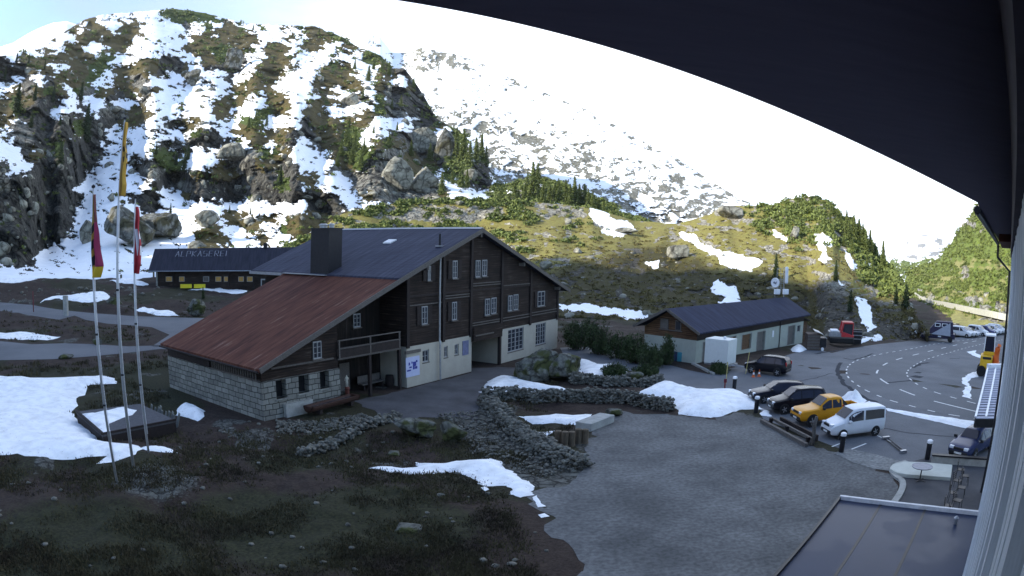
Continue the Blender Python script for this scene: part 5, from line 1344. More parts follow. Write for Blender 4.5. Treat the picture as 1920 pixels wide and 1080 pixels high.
mbx = MB(); mbx.prism([rel(p, AZT - .62) for p in (aF, aRR, aRN, aNN)], (0, 0, .5)); mbx.build('roof_fascia', m_beam, ann)
mbx = MB()
for f_ in (.3, .62):
    a = aF + (aRR - aF) * f_; b = aNN + (aRN - aNN) * f_; mbx.beam(rel(a, AZT - .075), rel(b, AZT - .075), .09, .012)
mbx.build('membrane_seam', m_dark, ann)
o = MB().lathe([(.06, AZT - .08), (.06, AZT + .12), (.1, AZT + .13), (.02, AZT + .2)], rel(G(1792, 978, AZT), 0), 10).build('roof_vent', m_zinc, ann)

# slatted canopy beyond the lodge corner
c1 = G(1829, 783, 2.7); c2 = G(1868, 783, 2.7); c3 = G(1882, 690, 2.7); c4 = G(1852, 690, 2.7)
can = thing('slatted_canopy', 'long slatted metal canopy beside the far corner of the lodge', 'canopy', (c1[0], c1[1], 0), 0)
rc = lambda p, z=0: (p[0] - c1[0], p[1] - c1[1], p[2] + z)
mbx = MB(); N_ = 24
for k in range(N_):
    t0 = k / N_; a = c1 + (c4 - c1) * t0; b = c2 + (c3 - c2) * t0; mbx.beam(rc(a), rc(b), .42, .05)
mbx.build('slats', mat('dull_metal_slats', (.30, .32, .40), .7, .0, var=.1), can)
MB().prism([rc(p, -.12) for p in (c1, c2, c3, c4)], (0, 0, .05)).build('deck_sheet', m_dark, can)
mbx = MB()
for f_ in (0, .5, 1): a = c1 + (c2 - c1) * f_; b = c4 + (c3 - c4) * f_; mbx.beam(rc(a, .05), rc(b, .05), .14, .08)
mbx.build('edge_rails', m_white, can)
MB().beam(rc(c1, -.3), rc(c2, -.3), .2, .5).build('front_fascia', m_dark, can)
MB().beam(rc(c4, .15), rc(c3, .15), .5, .35).build('rear_fascia', m_white, can)
for p in (c4, c3, (c2 + c3) / 2): MB().beam((p[0] - c1[0], p[1] - c1[1], -1.4), (p[0] - c1[0], p[1] - c1[1], 2.6), .12).build('post', m_dark, can)

# ------------------------------------------------------------------ terrace in front of the lodge
m_terr = asphalt('terrace_asphalt', (.045, .047, .055), (.07, .072, .08), .6)
tag(sheet('terrace', W_TP, .03, m_terr, 1.2), kind='structure')
m_pave = blocks('paving_slabs', (.16, .165, .17), (.22, .225, .22), (.06, .06, .06), .8, .8)
mp_ = asphalt('stone_slabs', (.13, .135, .135), (.2, .205, .2), 1.2, 5)
tag(sheet('paved_strip', wpoly(PP), .026, mp_, 1.2), kind='structure')
KP = [(1682, 868), (1668, 880), (1672, 893), (1693, 903), (1690, 930), (1662, 960), (1668, 962), (1706, 930), (1700, 900), (1682, 888), (1680, 878), (1700, 868)]
ks = [G(*p) for p in ((1700, 868), (1680, 873), (1671, 883), (1678, 895), (1694, 904), (1690, 925), (1668, 955), (1640, 990))]
kk = smoothline(ks, 2); mbx = MB()
for a, b in zip(kk[:-1], kk[1:]): mbx.beam((a[0], a[1], .06), (b[0], b[1], .06), .35, .12)
tag(mbx.build('kerb', m_conc), 'grey curved kerb round the end of the terrace', 'kerb')
# pale low planter wall (rounded at its left end)
pl = [G(*p, z=.22) for p in ((1786, 871), (1783, 895), (1740, 892), (1700, 889), (1680, 885), (1668, 878), (1674, 870), (1695, 865), (1730, 866))]
tag(MB().prism([(p[0], p[1], 0.0) for p in pl], (0, 0, .22)).build('low_platform', mat('pale_plaster', (.46, .47, .42), .85, var=.06), bevel=.03), 'pale low platform with rounded left end on the terrace', 'platform')
tb = G(1724, 902); tb[2] = .03
t = thing('terrace_table', 'round grey terrace table on a dark central foot', 'table', (tb[0], tb[1], .03))
tz = .74
tc_ = G(1721, 880, tz + .45) ; tc_ = tb
MB().lathe([(.02, tz), (.60, tz), (.62, tz + .02), (.62, tz + .045), (.02, tz + .05)], (0, 0, 0), 30).build('tabletop', mat('grey_table_top', (.17, .18, .22), .5), t)
MB().tube([(0, 0, .02), (0, 0, tz)], .035, 8).build('foot_post', m_dark, t)
for k in range(4): a_ = k * math.pi / 2 + .4; MB().beam((0, 0, .05), (.38 * math.cos(a_), .38 * math.sin(a_), .02), .05, .03).build('leg', m_dark, t)
# low wall towards the road, with dark coping
wa = G(1746, 868); wb = G(1866, 877); L = float(np.linalg.norm(wb - wa)); e = (wb - wa) / L
t = thing('low_wall', 'low pale wall with dark coping between terrace and parked blue car', 'wall', (wa[0], wa[1], 0), math.atan2(e[1], e[0]))
MB().box(0, L, -.12, .12, -.3, .45).build('wall_body', m_conc, t); MB().box(-.05, L, -.18, .18, .45, .53).build('coping', m_dark, t)

# stacked terrace chairs against the wall
cA = G(1802, 897); cB = G(1772, 985)
def chair(loc, rot, lab):
    t = thing('stacking_chair', lab, 'chair', loc, rot, 'dark chairs leaned in a row against the lodge wall')
    MB().box(-.22, .22, -.2, .22, .43, .46).build('seat', m_dark, t)
    b = MB()
    for k in range(4): b.beam((-.22, .2 + .01 * k, .55 + k * .11), (.22, .2 + .01 * k, .55 + k * .11), .02, .05)
    b.tube([(-.22, .2, .43), (-.22, .26, .92)], .014, 6); b.tube([(.22, .2, .43), (.22, .26, .92)], .014, 6); b.build('backrest', m_dark, t)
    for x in (-.21, .21):
        for y in (-.18, .2): MB().tube([(x, y, .43), (x * 1.08, y * 1.2, 0)], .014, 6).build('leg', m_dark, t)
    return t
ord_ = ['first', 'second', 'third', 'fourth', 'fifth', 'sixth', 'seventh', 'eighth']
for k in range(8):
    p = cA + (cB - cA) * k / 7.2; p = p + wn2 * (.25 if k % 2 else -.1); chair((p[0], p[1], .03), -WA + math.pi * .5 + .25 * math.sin(k * 2.1), ord_[k] + ' dark chair from the far end of the row beside the lodge wall')

# ------------------------------------------------------------------ flagpoles and flags
m_pole = mat('pale_flagpole', (.42, .42, .43), .45, .3, var=.1)
def flagpole(bx, by, tx, ty, lab, r=.07):
    b = G(bx, by); b[2] = float(Zb(b[0], b[1])); d = math.hypot(b[0], b[1])
    tp = at_d(tx, ty, d)
    t = thing('flagpole', lab, 'flagpole', b)
    n = 8; e = tp - b
    MB().tube([e * 0, e * .5, e], [r, r * .8, r * .5], 10).build('pole', m_pole, t, smooth=True)
    MB().lathe([(.02, -.02), (.09, 0), (.10, .08), (.02, .14)], e, 12).build('finial', m_dark, t)
    for f in (.28, .52): 
        q = e * f; MB().lathe([(r * 1.1, -.04), (r * 1.25, 0), (r * 1.1, .05)], q, 10).build('collar', m_dark, t)
    MB().tube([e * .08 + np.array([.12, 0, 0]), e * .98 + np.array([.09, 0, 0])], .012, 5).build('halyard', m_white, t)
    return b, e, d
f1 = flagpole(222, 918, 175, 352, 'left flagpole of the three, with a dark and yellow hanging flag')
f2 = flagpole(252, 884, 234, 224, 'tallest flagpole in the middle, with a long yellow flag', .085)
f3 = flagpole(280, 857, 254, 372, 'right flagpole of the three, with a red and white flag')
def flagmat(name, fn):
    """flag cloth: blocks of colour laid out over the cloth's own length and width (generated coordinates carried as attribute)"""
    m, nt, b = newmat(name)
    a = nt.nodes.new('ShaderNodeVertexColor'); a.layer_name = 'cloth'
    nt.links.new(a.outputs['Color'], b.inputs['Base Color']); b.inputs['Roughness'].default_value = .8
    return m
m_flag = flagmat('flag_cloth', None)
def flag(base, L_, W_, fold, colf, lab, az_, seed=0):
    """limp cloth hanging down from the pole: s down the cloth, w across its folded width"""
    nu, nv = 36, 110
    s = np.linspace(0, 1, nv)[:, None]; w = np.linspace(0, 1, nu)[None]
    width = (W_ * (.10 + .9 * s ** .8)) * np.where(s > .86, 1 - (s - .86) * 3.2, 1)
    x = width * w * .62 + 0.04
    y = .13 * np.sin(w * 9 + s * 3 + seed) * (.4 + s) * (.3 + w) + .05 * np.sin(w * 17 - s * 5)
    x = x + .05 * np.sin(s * 13 + seed) * w
    z = -L_ * s * (1 - .14 * w * (1 - s * .5)) - .25 * w * L_ * .3 * s
    X = x * math.cos(az_) - y * math.sin(az_); Y = x * math.sin(az_) + y * math.cos(az_)
    V = np.stack([X, Y, np.broadcast_to(z, X.shape)], -1).reshape(-1, 3)
    C = np.zeros((nv, nu, 4)); C[..., 3] = 1
    for j in range(nv):
        for i in range(nu): C[j, i, :3] = colf(float(w[0, i]), float(s[j, 0]))
    o = npmesh('flag', V, gridfaces(nv, nu), [m_flag], True, {'cloth': C.reshape(-1, 4)})
    o.location = tuple(base)
    sm = o.modifiers.new('thick', 'SOLIDIFY'); sm.thickness = .012
    return tag(o, lab, 'flag')
RED = (.30, .008, .02); WHT = (.62, .62, .66); YEL = (.55, .36, .02); BLK = (.012, .010, .012); ORG = (.42, .24, .03)
def c_left(w, s):
    if s > .88: return YEL
    if s < .35: return (.26, .17, .03) if w < .45 else (.10, .02, .02)
    if w < .42: return BLK if math.sin(s * 31 + w * 9) > -.25 else (.35, .2, .03)
    if w < .5: return YEL if math.sin(s * 22) > 0 else BLK
    return (.20, .008, .05)
def c_mid(w, s):
    return BLK if (.38 < w < .78 and math.sin(s * 46 + w * 7) > -.15 and .3 < s < .86) else (ORG if w > .3 else (.30, .18, .05))
def c_right(w, s):
    if .34 < s < .74 and .38 < w < .80 and not (.50 < s < .6 and w > .62): return WHT
    return RED if w > .16 else (.13, .004, .012)
def at_pole(f, px, py): b, e, d = f; z = at_d(px, py, d)[2]; k = (z - b[2]) / e[2]; return b + e * k
p = at_pole(f2, 233, 230); q = at_pole(f2, 223, 368); flag(p + [.05, -.02, 0], float(p[2] - q[2]), 1.0, 0, c_mid, 'long yellow flag with black figures hanging from the tallest pole', -.3, 1.)
p = at_pole(f1, 176, 365); q = at_pole(f1, 176, 519); flag(p + [.05, -.02, 0], float(p[2] - q[2]), 1.15, 0, c_left, 'limp dark red, black and yellow flag on the left pole', -.3, 2.2)
p = at_pole(f3, 254, 388); q = at_pole(f3, 254, 512); flag(p + [.05, -.02, 0], float(p[2] - q[2]), 1.25, 0, c_right, 'limp red flag with a white cross on the right pole', -.3, .4)

# ------------------------------------------------------------------ boulders and dry-stone walls
def rockmat(name, c0, c1, moss=None, sc=1.3):
    m, nt, b = newmat(name); L = nt.links.new
    tcn = nt.nodes.new('ShaderNodeTexCoord')
    n = nt.nodes.new('ShaderNodeTexNoise'); n.inputs['Scale'].default_value = sc; n.inputs['Detail'].default_value = 10; n.inputs['Roughness'].default_value = .7; L(tcn.outputs['Object'], n.inputs['Vector'])
    r = nt.nodes.new('ShaderNodeValToRGB'); r.color_ramp.elements[0].color = rgb(c0); r.color_ramp.elements[1].color = rgb(c1); r.color_ramp.elements[0].position = .35; r.color_ramp.elements[1].position = .65
    L(n.outputs['Fac'], r.inputs['Fac']); col = r.outputs[0]
    if moss:
        n2 = nt.nodes.new('ShaderNodeTexNoise'); n2.inputs['Scale'].default_value = sc * .7; n2.inputs['Detail'].default_value = 6; L(tcn.outputs['Object'], n2.inputs['Vector'])
        r2 = nt.nodes.new('ShaderNodeValToRGB'); r2.color_ramp.elements[0].position = .46; r2.color_ramp.elements[1].position = .56; L(n2.outputs['Fac'], r2.inputs['Fac'])
        mx = nt.nodes.new('ShaderNodeMixRGB'); L(r2.outputs[0], mx.inputs['Fac']); L(col, mx.inputs['Color1']); mx.inputs['Color2'].default_value = rgb(moss); col = mx.outputs[0]
    vo = nt.nodes.new('ShaderNodeTexVoronoi'); vo.feature = 'DISTANCE_TO_EDGE'; vo.inputs['Scale'].default_value = sc * .55
    va = nt.nodes.new('ShaderNodeVectorMath'); va.operation = 'MULTIPLY_ADD'; va.inputs[1].default_value = (1.4 / sc,) * 3; L(n.outputs['Color'], va.inputs[0]); L(tcn.outputs['Object'], va.inputs[2]); L(va.outputs[0], vo.inputs['Vector'])
    rc_ = nt.nodes.new('ShaderNodeValToRGB'); rc_.color_ramp.elements[0].color = (.22, .21, .2, 1); rc_.color_ramp.elements[1].color = (1, 1, 1, 1); rc_.color_ramp.elements[1].position = .09; L(vo.outputs['Distance'], rc_.inputs['Fac'])
    mc_ = nt.nodes.new('ShaderNodeMixRGB'); mc_.blend_type = 'MULTIPLY'; mc_.inputs['Fac'].default_value = .85; L(col, mc_.inputs['Color1']); L(rc_.outputs[0], mc_.inputs['Color2']); col = mc_.outputs[0]
    L(col, b.inputs['Base Color']); b.inputs['Roughness'].default_value = .92; b.inputs['Specular IOR Level'].default_value = .15
    bp = nt.nodes.new('ShaderNodeBump'); bp.inputs['Strength'].default_value = .9; bp.inputs['Distance'].default_value = .12 / sc; L(n.outputs['Fac'], bp.inputs['Height']); L(bp.outputs[0], b.inputs['Normal'])
    MATS[name] = m; return m
m_rock = rockmat('mossy_rock', (.05, .05, .045), (.21, .21, .18), (.055, .06, .022))
m_rock2 = rockmat('pale_rock', (.09, .086, .07), (.32, .31, .25), None, .45)
m_rock3 = rockmat('dark_rock', (.06, .06, .055), (.24, .24, .21), (.06, .055, .03), .35)
_ico = None
def ico(sub):
    bm = bmesh.new(); bmesh.ops.create_icosphere(bm, subdivisions=sub, radius=1); V = np.array([v.co[:] for v in bm.verts]); F = [tuple(v.index for v in f.verts) for f in bm.faces]; bm.free(); return V, F
ICO5 = ico(5); ICO2 = ico(2); ICO1 = ico(1)
def rockshape(V, seed, rough=.2, facets=9):
    rs = np.random.RandomState(seed); P = V.copy(); r = np.ones(len(P))
    for k in range(facets):
        n = rs.randn(3); n /= np.linalg.norm(n); h = rs.uniform(.42, .88); d = P @ n
        r = np.minimum(r, np.where(d > .05, h / np.maximum(d, .05), 9))
    a = fbm(P[:, 0] * 2 + seed, P[:, 1] * 2 + P[:, 2] * 1.3, 5, .55) - .5; b = fbm(P[:, 2] * 2.3 + seed * 2, P[:, 0] * 1.7 - P[:, 1], 5, .55) - .5
    return P * (r * (1 + rough * 1.3 * (a + b)))[:, None]
def boulder(c, size, seed, m, lab=None, group=None, name='boulder', cat='boulder', sub=ICO5, rot=None):
    P = rockshape(sub[0], seed); a = seed * 1.7 if rot is None else rot; R = np.array([[math.cos(a), -math.sin(a), 0], [math.sin(a), math.cos(a), 0], [0, 0, 1]])
    P = (P * np.array(size)) @ R.T
    o = npmesh(name, P, np.array(sub[1]), [m], True); o.location = tuple(map(float, c))
    return tag(o, lab, cat, group)
def pxboulder(px, py, wpx, hpx, seed, m, lab, surf=None, deep=.9):
    """boulder whose visible middle is at (px,py); wpx/hpx its size in picture pixels"""
    p = G(px, py + hpx * .45) if surf is None else lpos(surf, px, py + hpx * .3)
    d = math.hypot(p[0], p[1]); k = d / 1290.
    c = np.array([p[0], p[1], p[2] + hpx * .42 * k])
    az_ = -math.atan2(p[0], p[1])
    return boulder(c, (wpx * k * .56, wpx * k * .45 * deep, hpx * k * .62), seed, m, lab, rot=az_)
pxboulder(1000, 688, 98, 62, 3, m_rock, 'big mossy boulder beside the chalet entrance, left of its neighbour')
pxboulder(1058, 692, 75, 50, 8, m_rock, 'dark mossy boulder leaning right of the biggest boulder')
pxboulder(790, 798, 100, 38, 12, m_rock, 'broad low greenish boulder on the slope below the chalet forecourt')
pxboulder(848, 806, 52, 36, 15, m_rock, 'smaller boulder touching the right end of the broad low boulder')
pxboulder(1152, 772, 32, 18, 21, m_rock, 'small mossy boulder beside the concrete block')
pxboulder(1190, 706, 40, 16, 23, m_rock, 'low stone slab at the upper end of the rear stone wall')
pxboulder(765, 990, 70, 16, 25, m_rock, 'flat bluish stone in the dark grass at the bottom')
pxboulder(740, 850, 34, 10, 27, m_rock, 'small flat stone on the brown slope')
pxboulder(211, 570, 42, 26, 31, m_rock, 'grey boulder beside the upper side road')
pxboulder(366, 578, 40, 30, 33, m_rock, 'pale streaked rock just above the chalet roof edge')
pxboulder(183, 641, 22, 12, 35, m_rock, 'small pale stones on the lawn edge of the lower road')
pxboulder(236, 436, 112, 76, 42, m_rock3, 'left half of the large rock outcrop standing in the snow behind the flagpoles', M, .8)
pxboulder(300, 430, 92, 66, 46, m_rock3, 'right half of the large rock outcrop in the snow behind the right flagpole', M, .8)
pxboulder(166, 438, 38, 52, 43, m_rock2, 'pale upright rock at the left end of the snowbound outcrop', M)
pxboulder(386, 417, 50, 30, 45, m_rock2, 'pale angular boulder on the snow above the dairy', M)
pxboulder(441, 292, 66, 36, 47, m_rock2, 'large pale slab boulder on the mountainside', M)
pxboulder(208, 374, 15, 16, 49, m_rock2, 'small boulder alone in the snow gully', M)
pxboulder(738, 338, 66, 56, 57, m_rock2, 'tall pale rock buttress at the right foot of the mountain', M, .6)
pxboulder(790, 268, 50, 40, 52, m_rock2, 'rounded pale rock shoulder above the tall buttress', M, .6)
pxboulder(828, 280, 40, 60, 54, m_rock3, 'streaked grey crag left of the pine group', M, .6)
pxboulder(797, 342, 62, 44, 61, m_rock2, 'pale crag right of the tall buttress', M, .6)
pxboulder(360, 150, 34, 40, 58, m_rock3, 'dark rock knob high on the snowy slope', M, .7)
pxboulder(434, 118, 46, 48, 59, m_rock3, 'broken pale crag near the middle of the upper slope', M, .7)
pxboulder(657, 190, 34, 26, 60, m_rock2, 'pale round rock high on the right part of the mountain', M)
pxboulder(270, 172, 26, 18, 62, m_rock2, 'pale rock on the upper left slope', M)
pxboulder(215, 208, 44, 14, 64, m_rock2, 'flat pale slab above the dark left cliff', M)
pxboulder(1372, 402, 58, 30, 66, m_rock2, 'broad pale boulder on the crest of the heath hill', H_)
pxboulder(1272, 477, 38, 34, 68, m_rock2, 'round grey boulder halfway up the heath hill', H_)
pxboulder(1490, 441, 26, 24, 70, m_rock2, 'pale upright boulder on the green right part of the hill', H_)
pxboulder(1176, 434, 40, 12, 72, m_rock2, 'flat pale boulder beside the snow strip on the hill crest', H_)
pxboulder(862, 381, 20, 9, 74, m_rock2, 'small pale boulder on the hill crest behind the chalet', H_)
pxboulder(1022, 500, 22, 16, 76, m_rock2, 'pale boulder just above the right slope of the chalet roof', H_)
pxboulder(1084, 472, 18, 10, 78, m_rock2, 'small bright boulder on the heath above the chalet roof', H_)
pxboulder(1064, 416, 14, 9, 80, m_rock2, 'tiny white boulder high on the heath', H_)
pxboulder(1810, 511, 17, 20, 82, m_rock2, 'pale boulder on the green slope at the far right', C_)

def stones(name, poly3, width, hgt, n, smin, smax, m, lab, seed, taper=.7):
    """dry-stone wall: many individual stones piled along a line, one mesh"""
    rs = np.random.RandomState(seed); P = np.array([p[:2] for p in poly3], float)
    L = np.r_[0, np.cumsum(np.linalg.norm(np.diff(P, axis=0), axis=1))]
    V0, F0 = ICO1; Vs, Fs = [], []; o = 0
    for i in range(n):
        s = rs.uniform(0, L[-1]); k = min(np.searchsorted(L, s, 'right') - 1, len(P) - 2); e = (P[k + 1] - P[k]) / np.linalg.norm(P[k + 1] - P[k]); nn = np.array([-e[1], e[0]])
        hh = rs.uniform(0, 1); wv = rs.uniform(-.5, .5) * width * (1 - (1 - taper) * hh)
        c = P[k] + e * (s - L[k]) + nn * wv; sz = rs.uniform(smin, smax)
        zb = float(Zb(c[0], c[1]))
        z = zb + hh * hgt * (.85 + .3 * rs.rand()) 
        Q = rockshape(V0, rs.randint(9999), .3, 5) * np.array([sz, sz * rs.uniform(.6, 1), sz * rs.uniform(.45, .75)])
        a = rs.uniform(0, 6.28); R = np.array([[math.cos(a), -math.sin(a), 0], [math.sin(a), math.cos(a), 0], [0, 0, 1]])
        Vs.append(Q @ R.T + [c[0], c[1], z]); Fs.append(np.array(F0) + o); o += len(V0)
    ob = npmesh(name, np.concatenate(Vs), np.concatenate(Fs), [m], False)
    return ob
m_ws = mat('wall_stone', (.035, .033, .028), .9, var=0, scale=2.2, bump=.4, col2=(.20, .195, .165))
def pl_(P): return [G(*p) for p in P]
tag(stones('dry_stone_wall', pl_([(905, 752), (960, 748), (1010, 752), (1060, 756), (1110, 752), (1180, 756), (1230, 764), (1258, 772)]), 1.0, .85, 2600, .09, .22, m_ws, '', 1), 'long dry-stone wall with snow along its top in front of the boulders', 'wall')
tag(stones('dry_stone_wall', pl_([(910, 758), (935, 775), (955, 795), (985, 820), (1020, 845), (1060, 868), (1095, 880)]), 1.3, .65, 2400, .09, .24, m_ws, '', 2), 'tumbled dry-stone wall curving down to the gravel yard', 'wall')
tag(stones('dry_stone_wall', pl_([(1068, 722), (1120, 722), (1180, 722), (1240, 718)]), 1.0, .7, 1200, .09, .22, m_ws, '', 3), 'rear dry-stone wall below the dark pine bushes', 'wall')
tag(stones('rubble', pl_([(860, 775), (900, 800), (940, 830), (1000, 862), (1060, 885)]), 4.2, .18, 700, .05, .16, m_ws, '', 4), kind='stuff')
tag(stones('stone_litter', pl_([(520, 800), (580, 800), (640, 795), (700, 785)]), 3.0, .12, 900, .05, .17, m_ws, '', 5), kind='stuff')
rs_ = np.random.RandomState(5); 
scat = [(rs_.uniform(0, 1040), rs_.uniform(870, 1075)) for _ in range(60)] + [(rs_.uniform(0, 300), rs_.uniform(545, 570)) for _ in range(60)] + [(rs_.uniform(380, 760), rs_.uniform(790, 870)) for _ in range(50)] + [(rs_.uniform(500, 1040), rs_.uniform(600, 640)) for _ in range(5)]
Vs, Fs, o_ = [], [], 0
for x, y in scat:
    p = G(x, y); sz = rs_.uniform(.05, .22) * (1 if y > 600 else 3); Q = rockshape(ICO1[0], rs_.randint(9999), .3, 5) * sz * np.array([1, .9, .55]) + [p[0], p[1], float(Zb(p[0], p[1])) + sz * .2]
    Vs.append(Q); Fs.append(np.array(ICO1[1]) + o_); o_ += len(Q)
tag(npmesh('scattered_stones', np.concatenate(Vs), np.concatenate(Fs), [m_ws], False), kind='stuff')
# stone edging of the terrace below the barn
ea = G(745, 783); eb = G(562, 846)
tag(stones('retaining_wall', [ea, (ea + eb) / 2 + np.array([.2, .3, 0]), eb], .8, .45, 420, .10, .26, m_ws, '', 6), 'low rough stone edging wall below the barn front', 'wall')

# ------------------------------------------------------------------ things around the chalet
# log trough with a fountain post and a small pale carved figure
ta = G(578, 783); tb_ = G(668, 758); L = float(np.linalg.norm(tb_ - ta)); e = (tb_ - ta) / L
t = thing('water_trough', 'long hollowed log trough in front of the stone barn wall', 'trough', (ta[0], ta[1], .1), math.atan2(e[1], e[0]))
m_logt = mat('wet_reddish_log', (.05, .022, .016), .7, var=.4, scale=2.5, stretch=(.4, 3, 3), bump=.3)
mbx = MB(); n = 12; N2 = 16
prof2 = [(.40 * math.cos(math.pi + math.pi * k / n), .42 * math.sin(math.pi + math.pi * k / n)) for k in range(n + 1)]
inn = [(x * .72, y * .68) for x, y in prof2][::-1]
ring = prof2 + inn
mbx.prism([(0, x, z + .62) for x, z in ring], (L, 0, 0)); mbx.build('log_body', m_logt, t)
for x_ in (0, L - .2): MB().prism([(x_, x, z + .62) for x, z in prof2], (.2, 0, 0)).build('log_end', m_logt, t)
MB().box(.2, L - .2, -.27, .27, .46, .5).build('water', mat('trough_water', (.03, .035, .045), .05, spec=.6), t)
for x_ in (.8, L - 1.0): MB().box(x_, x_ + .3, -.35, .35, 0, .28).build('support_block', m_beam, t)
fp = G(652, 752)
t = thing('fountain_post', 'reddish fountain post behind the log trough', 'post', (fp[0], fp[1], .1))
MB().lathe([(.17, 0), (.15, .7), (.19, .78), (.19, .86), (.14, .92)], (0, 0, 0), 12).build('post_body', mat('red_brown_post', (.11, .03, .02), .7), t)
MB().tube([(0, 0, .75), (-.15, -.25, .78), (-.2, -.45, .68)], .025, 6).build('spout', m_dark, t)
# the figure: standing, one arm to the chest
sk = [((0, 0, 0), .0)]
def skinned(name, verts, edges, radii, m, loc, rotz=0):
    me = bpy.data.meshes.new(name); me.from_pydata(verts, edges, []); me.update(); o = bpy.data.objects.new(name, me); COL.objects.link(o)
    md = o.modifiers.new('skin', 'SKIN'); md.use_smooth_shade = True
    for i, r in enumerate(radii): me.skin_vertices[0].data[i].radius = (r, r)
    me.skin_vertices[0].data[0].use_root = True
    sd = o.modifiers.new('sub', 'SUBSURF'); sd.levels = 1; sd.render_levels = 1
    me.materials.append(m); o.location = tuple(map(float, loc)); o.rotation_euler = (0, 0, rotz); return o
vs = [(0, 0, .50), (0, 0, .66), (0, 0, .80), (0, 0, .86), (0, -.005, .92), (0, -.005, .97), (.05, 0, .46), (.06, 0, .26), (.065, .01, .04), (.07, -.05, .02), (-.05, 0, .46), (-.06, 0, .26), (-.065, .01, .04), (-.07, -.05, .02), (.11, 0, .78), (.13, -.02, .64), (.06, -.10, .62), (-.11, 0, .78), (-.14, 0, .62), (-.15, -.03, .48)]
ed_ = [(0, 1), (1, 2), (2, 3), (3, 4), (4, 5), (0, 6), (6, 7), (7, 8), (8, 9), (0, 10), (10, 11), (11, 12), (12, 13), (2, 14), (14, 15), (15, 16), (2, 17), (17, 18), (18, 19)]
rd = [.085, .075, .085, .035, .055, .045, .06, .045, .03, .025, .06, .045, .03, .025, .035, .03, .02, .035, .03, .02]
o = skinned('figurine', vs, ed_, rd, mat('pale_carved_wood', (.50, .46, .38), .7, var=.15, scale=8), (fp[0], fp[1], 1.02), math.radians(20)); o.scale = (.85, .85, .85)
tag(o, 'small pale carved standing figure on top of the fountain post', 'figurine')
# bench in the porch
p0 = CW(-3.4, 1.7, 0.02); t = thing('porch_bench', 'grey wooden bench against the porch wall under the balcony', 'bench', p0, ROTU)
MB().box(0, 2.6, -.2, .3, .42, .5).build('seat', m_weath, t); MB().box(0, 2.6, .34, .4, .5, 1.0).build('backrest', m_weath, t)
for x in (.15, 2.3): MB().box(x, x + .12, -.15, .35, 0, .42).build('leg', m_beam, t)
p0 = CW(-.5, 1.3, 0.02); t = MB().lathe([(.3, 0), (.36, .3), (.36, .55), (.3, .85), (.02, .86)], (0, 0, 0), 16).build('barrel', m_beam, loc=p0); tag(t, 'dark wooden barrel beside the porch bench', 'barrel')
# concrete block and stump group
p0 = G(1118, 803); bx = MB().box(-.55, .55, -1.4, 1.4, 0, .5); o = bx.build('concrete_block', m_conc, bevel=.03, loc=(p0[0], p0[1] + .6, 0), rotz=math.radians(-38)); tag(o, 'pale rectangular concrete block beside the gravel yard', 'block')
m_stump = mat('cut_log', (.10, .075, .05), .85, var=.35, scale=5, stretch=(1, 1, .3), bump=.4)
ords = ['leftmost', 'second from left', 'middle', 'fourth from left', 'rightmost']
for k in range(5):
    p0 = G(1046 + k * 12.5, 834 + 3.5 * math.sin(k * 1.3)); o = MB().lathe([(.24, 0), (.20, .15), (.19, .82 + .05 * (k % 2)), (.17, .86 + .05 * (k % 2)), (.01, .87 + .05 * (k % 2))], (0, 0, 0), 14).build('log_stump', m_stump, loc=(p0[0], p0[1], -.02), bevel=.01)
    tag(o, ords[k] + ' of the five upright logs at the yard edge', 'log', 'upright logs at the edge of the gravel yard')
# sunken wooden platform with leaning slabs, left
q = [G(x, y, .55) for x, y in ((143, 772), (192, 815), (330, 788), (262, 757))]
t = thing('wooden_platform', 'dark raised wooden platform partly under snow behind the flagpoles', 'platform', (0, 0, 0))
MB().prism([(p[0], p[1], .42) for p in q], (0, 0, .13)).build('deck', mat('grey_deck_boards', (.06, .06, .068), .8, var=.25, scale=4), t)
MB().prism([(p[0], p[1], -.5) for p in [a * .99 + np.mean(q, 0) * .01 for a in q]], (0, 0, .92)).build('plinth', m_beam, t)
mbx = MB(); mbx.beam((q[0][0], q[0][1], .62), (q[1][0], q[1][1], .62), .14, .16); mbx.beam((q[1][0], q[1][1], .6), (q[2][0], q[2][1], .6), .1, .12); mbx.build('edge_beam', m_beam, t)
SN = [G(x, y, .56) for x, y in ((150, 777), (178, 774), (230, 763), (256, 769), (250, 778), (228, 784), (203, 795), (206, 808), (194, 812))]
o = sheet('snow_patch', [tuple(p[:2]) for p in SN], .56, m_snow, .4, jit=.1, height=lambda d, X, Y: .14 * (1 - np.exp(-d / .2)), seed=77, edge=.3, zf=lambda x, y: np.zeros(np.shape(x)))
tag(o, 'thin snow layer lying on the wooden platform', 'snow', 'snow patches left on the ground')
dpos = ['first', 'second', 'third', 'fourth', 'fifth', 'sixth', 'seventh', 'eighth', 'ninth', 'tenth']
rs = random.Random(11)
for k in range(10):
    p0 = G(283 + k * 5.2, 775 + k * 2.0 + rs.uniform(-1, 1)); h = rs.uniform(.75, 1.05)
    o = MB().add([(-.12, -.05, -.3), (.12, -.05, -.3), (.12, .05, -.3), (-.12, .05, -.3), (-.07, -.03, h), (.06, -.04, h * .93), (.08, .04, h * .96), (-.08, .04, h * 1.02)],
                 [(0, 3, 2, 1), (4, 5, 6, 7), (0, 1, 5, 4), (1, 2, 6, 5), (2, 3, 7, 6), (3, 0, 4, 7)]).build('stone_slab', m_stone, loc=(p0[0], p0[1], float(Zb(p0[0], p0[1]))), bevel=.02)
    o.rotation_euler = (rs.uniform(-.1, .1), rs.uniform(.12, .35), rs.uniform(-.4, .4))
    tag(o, dpos[k] + ' leaning stone slab, counted from the left, beside the wooden platform', 'slab', 'row of leaning stone slabs')
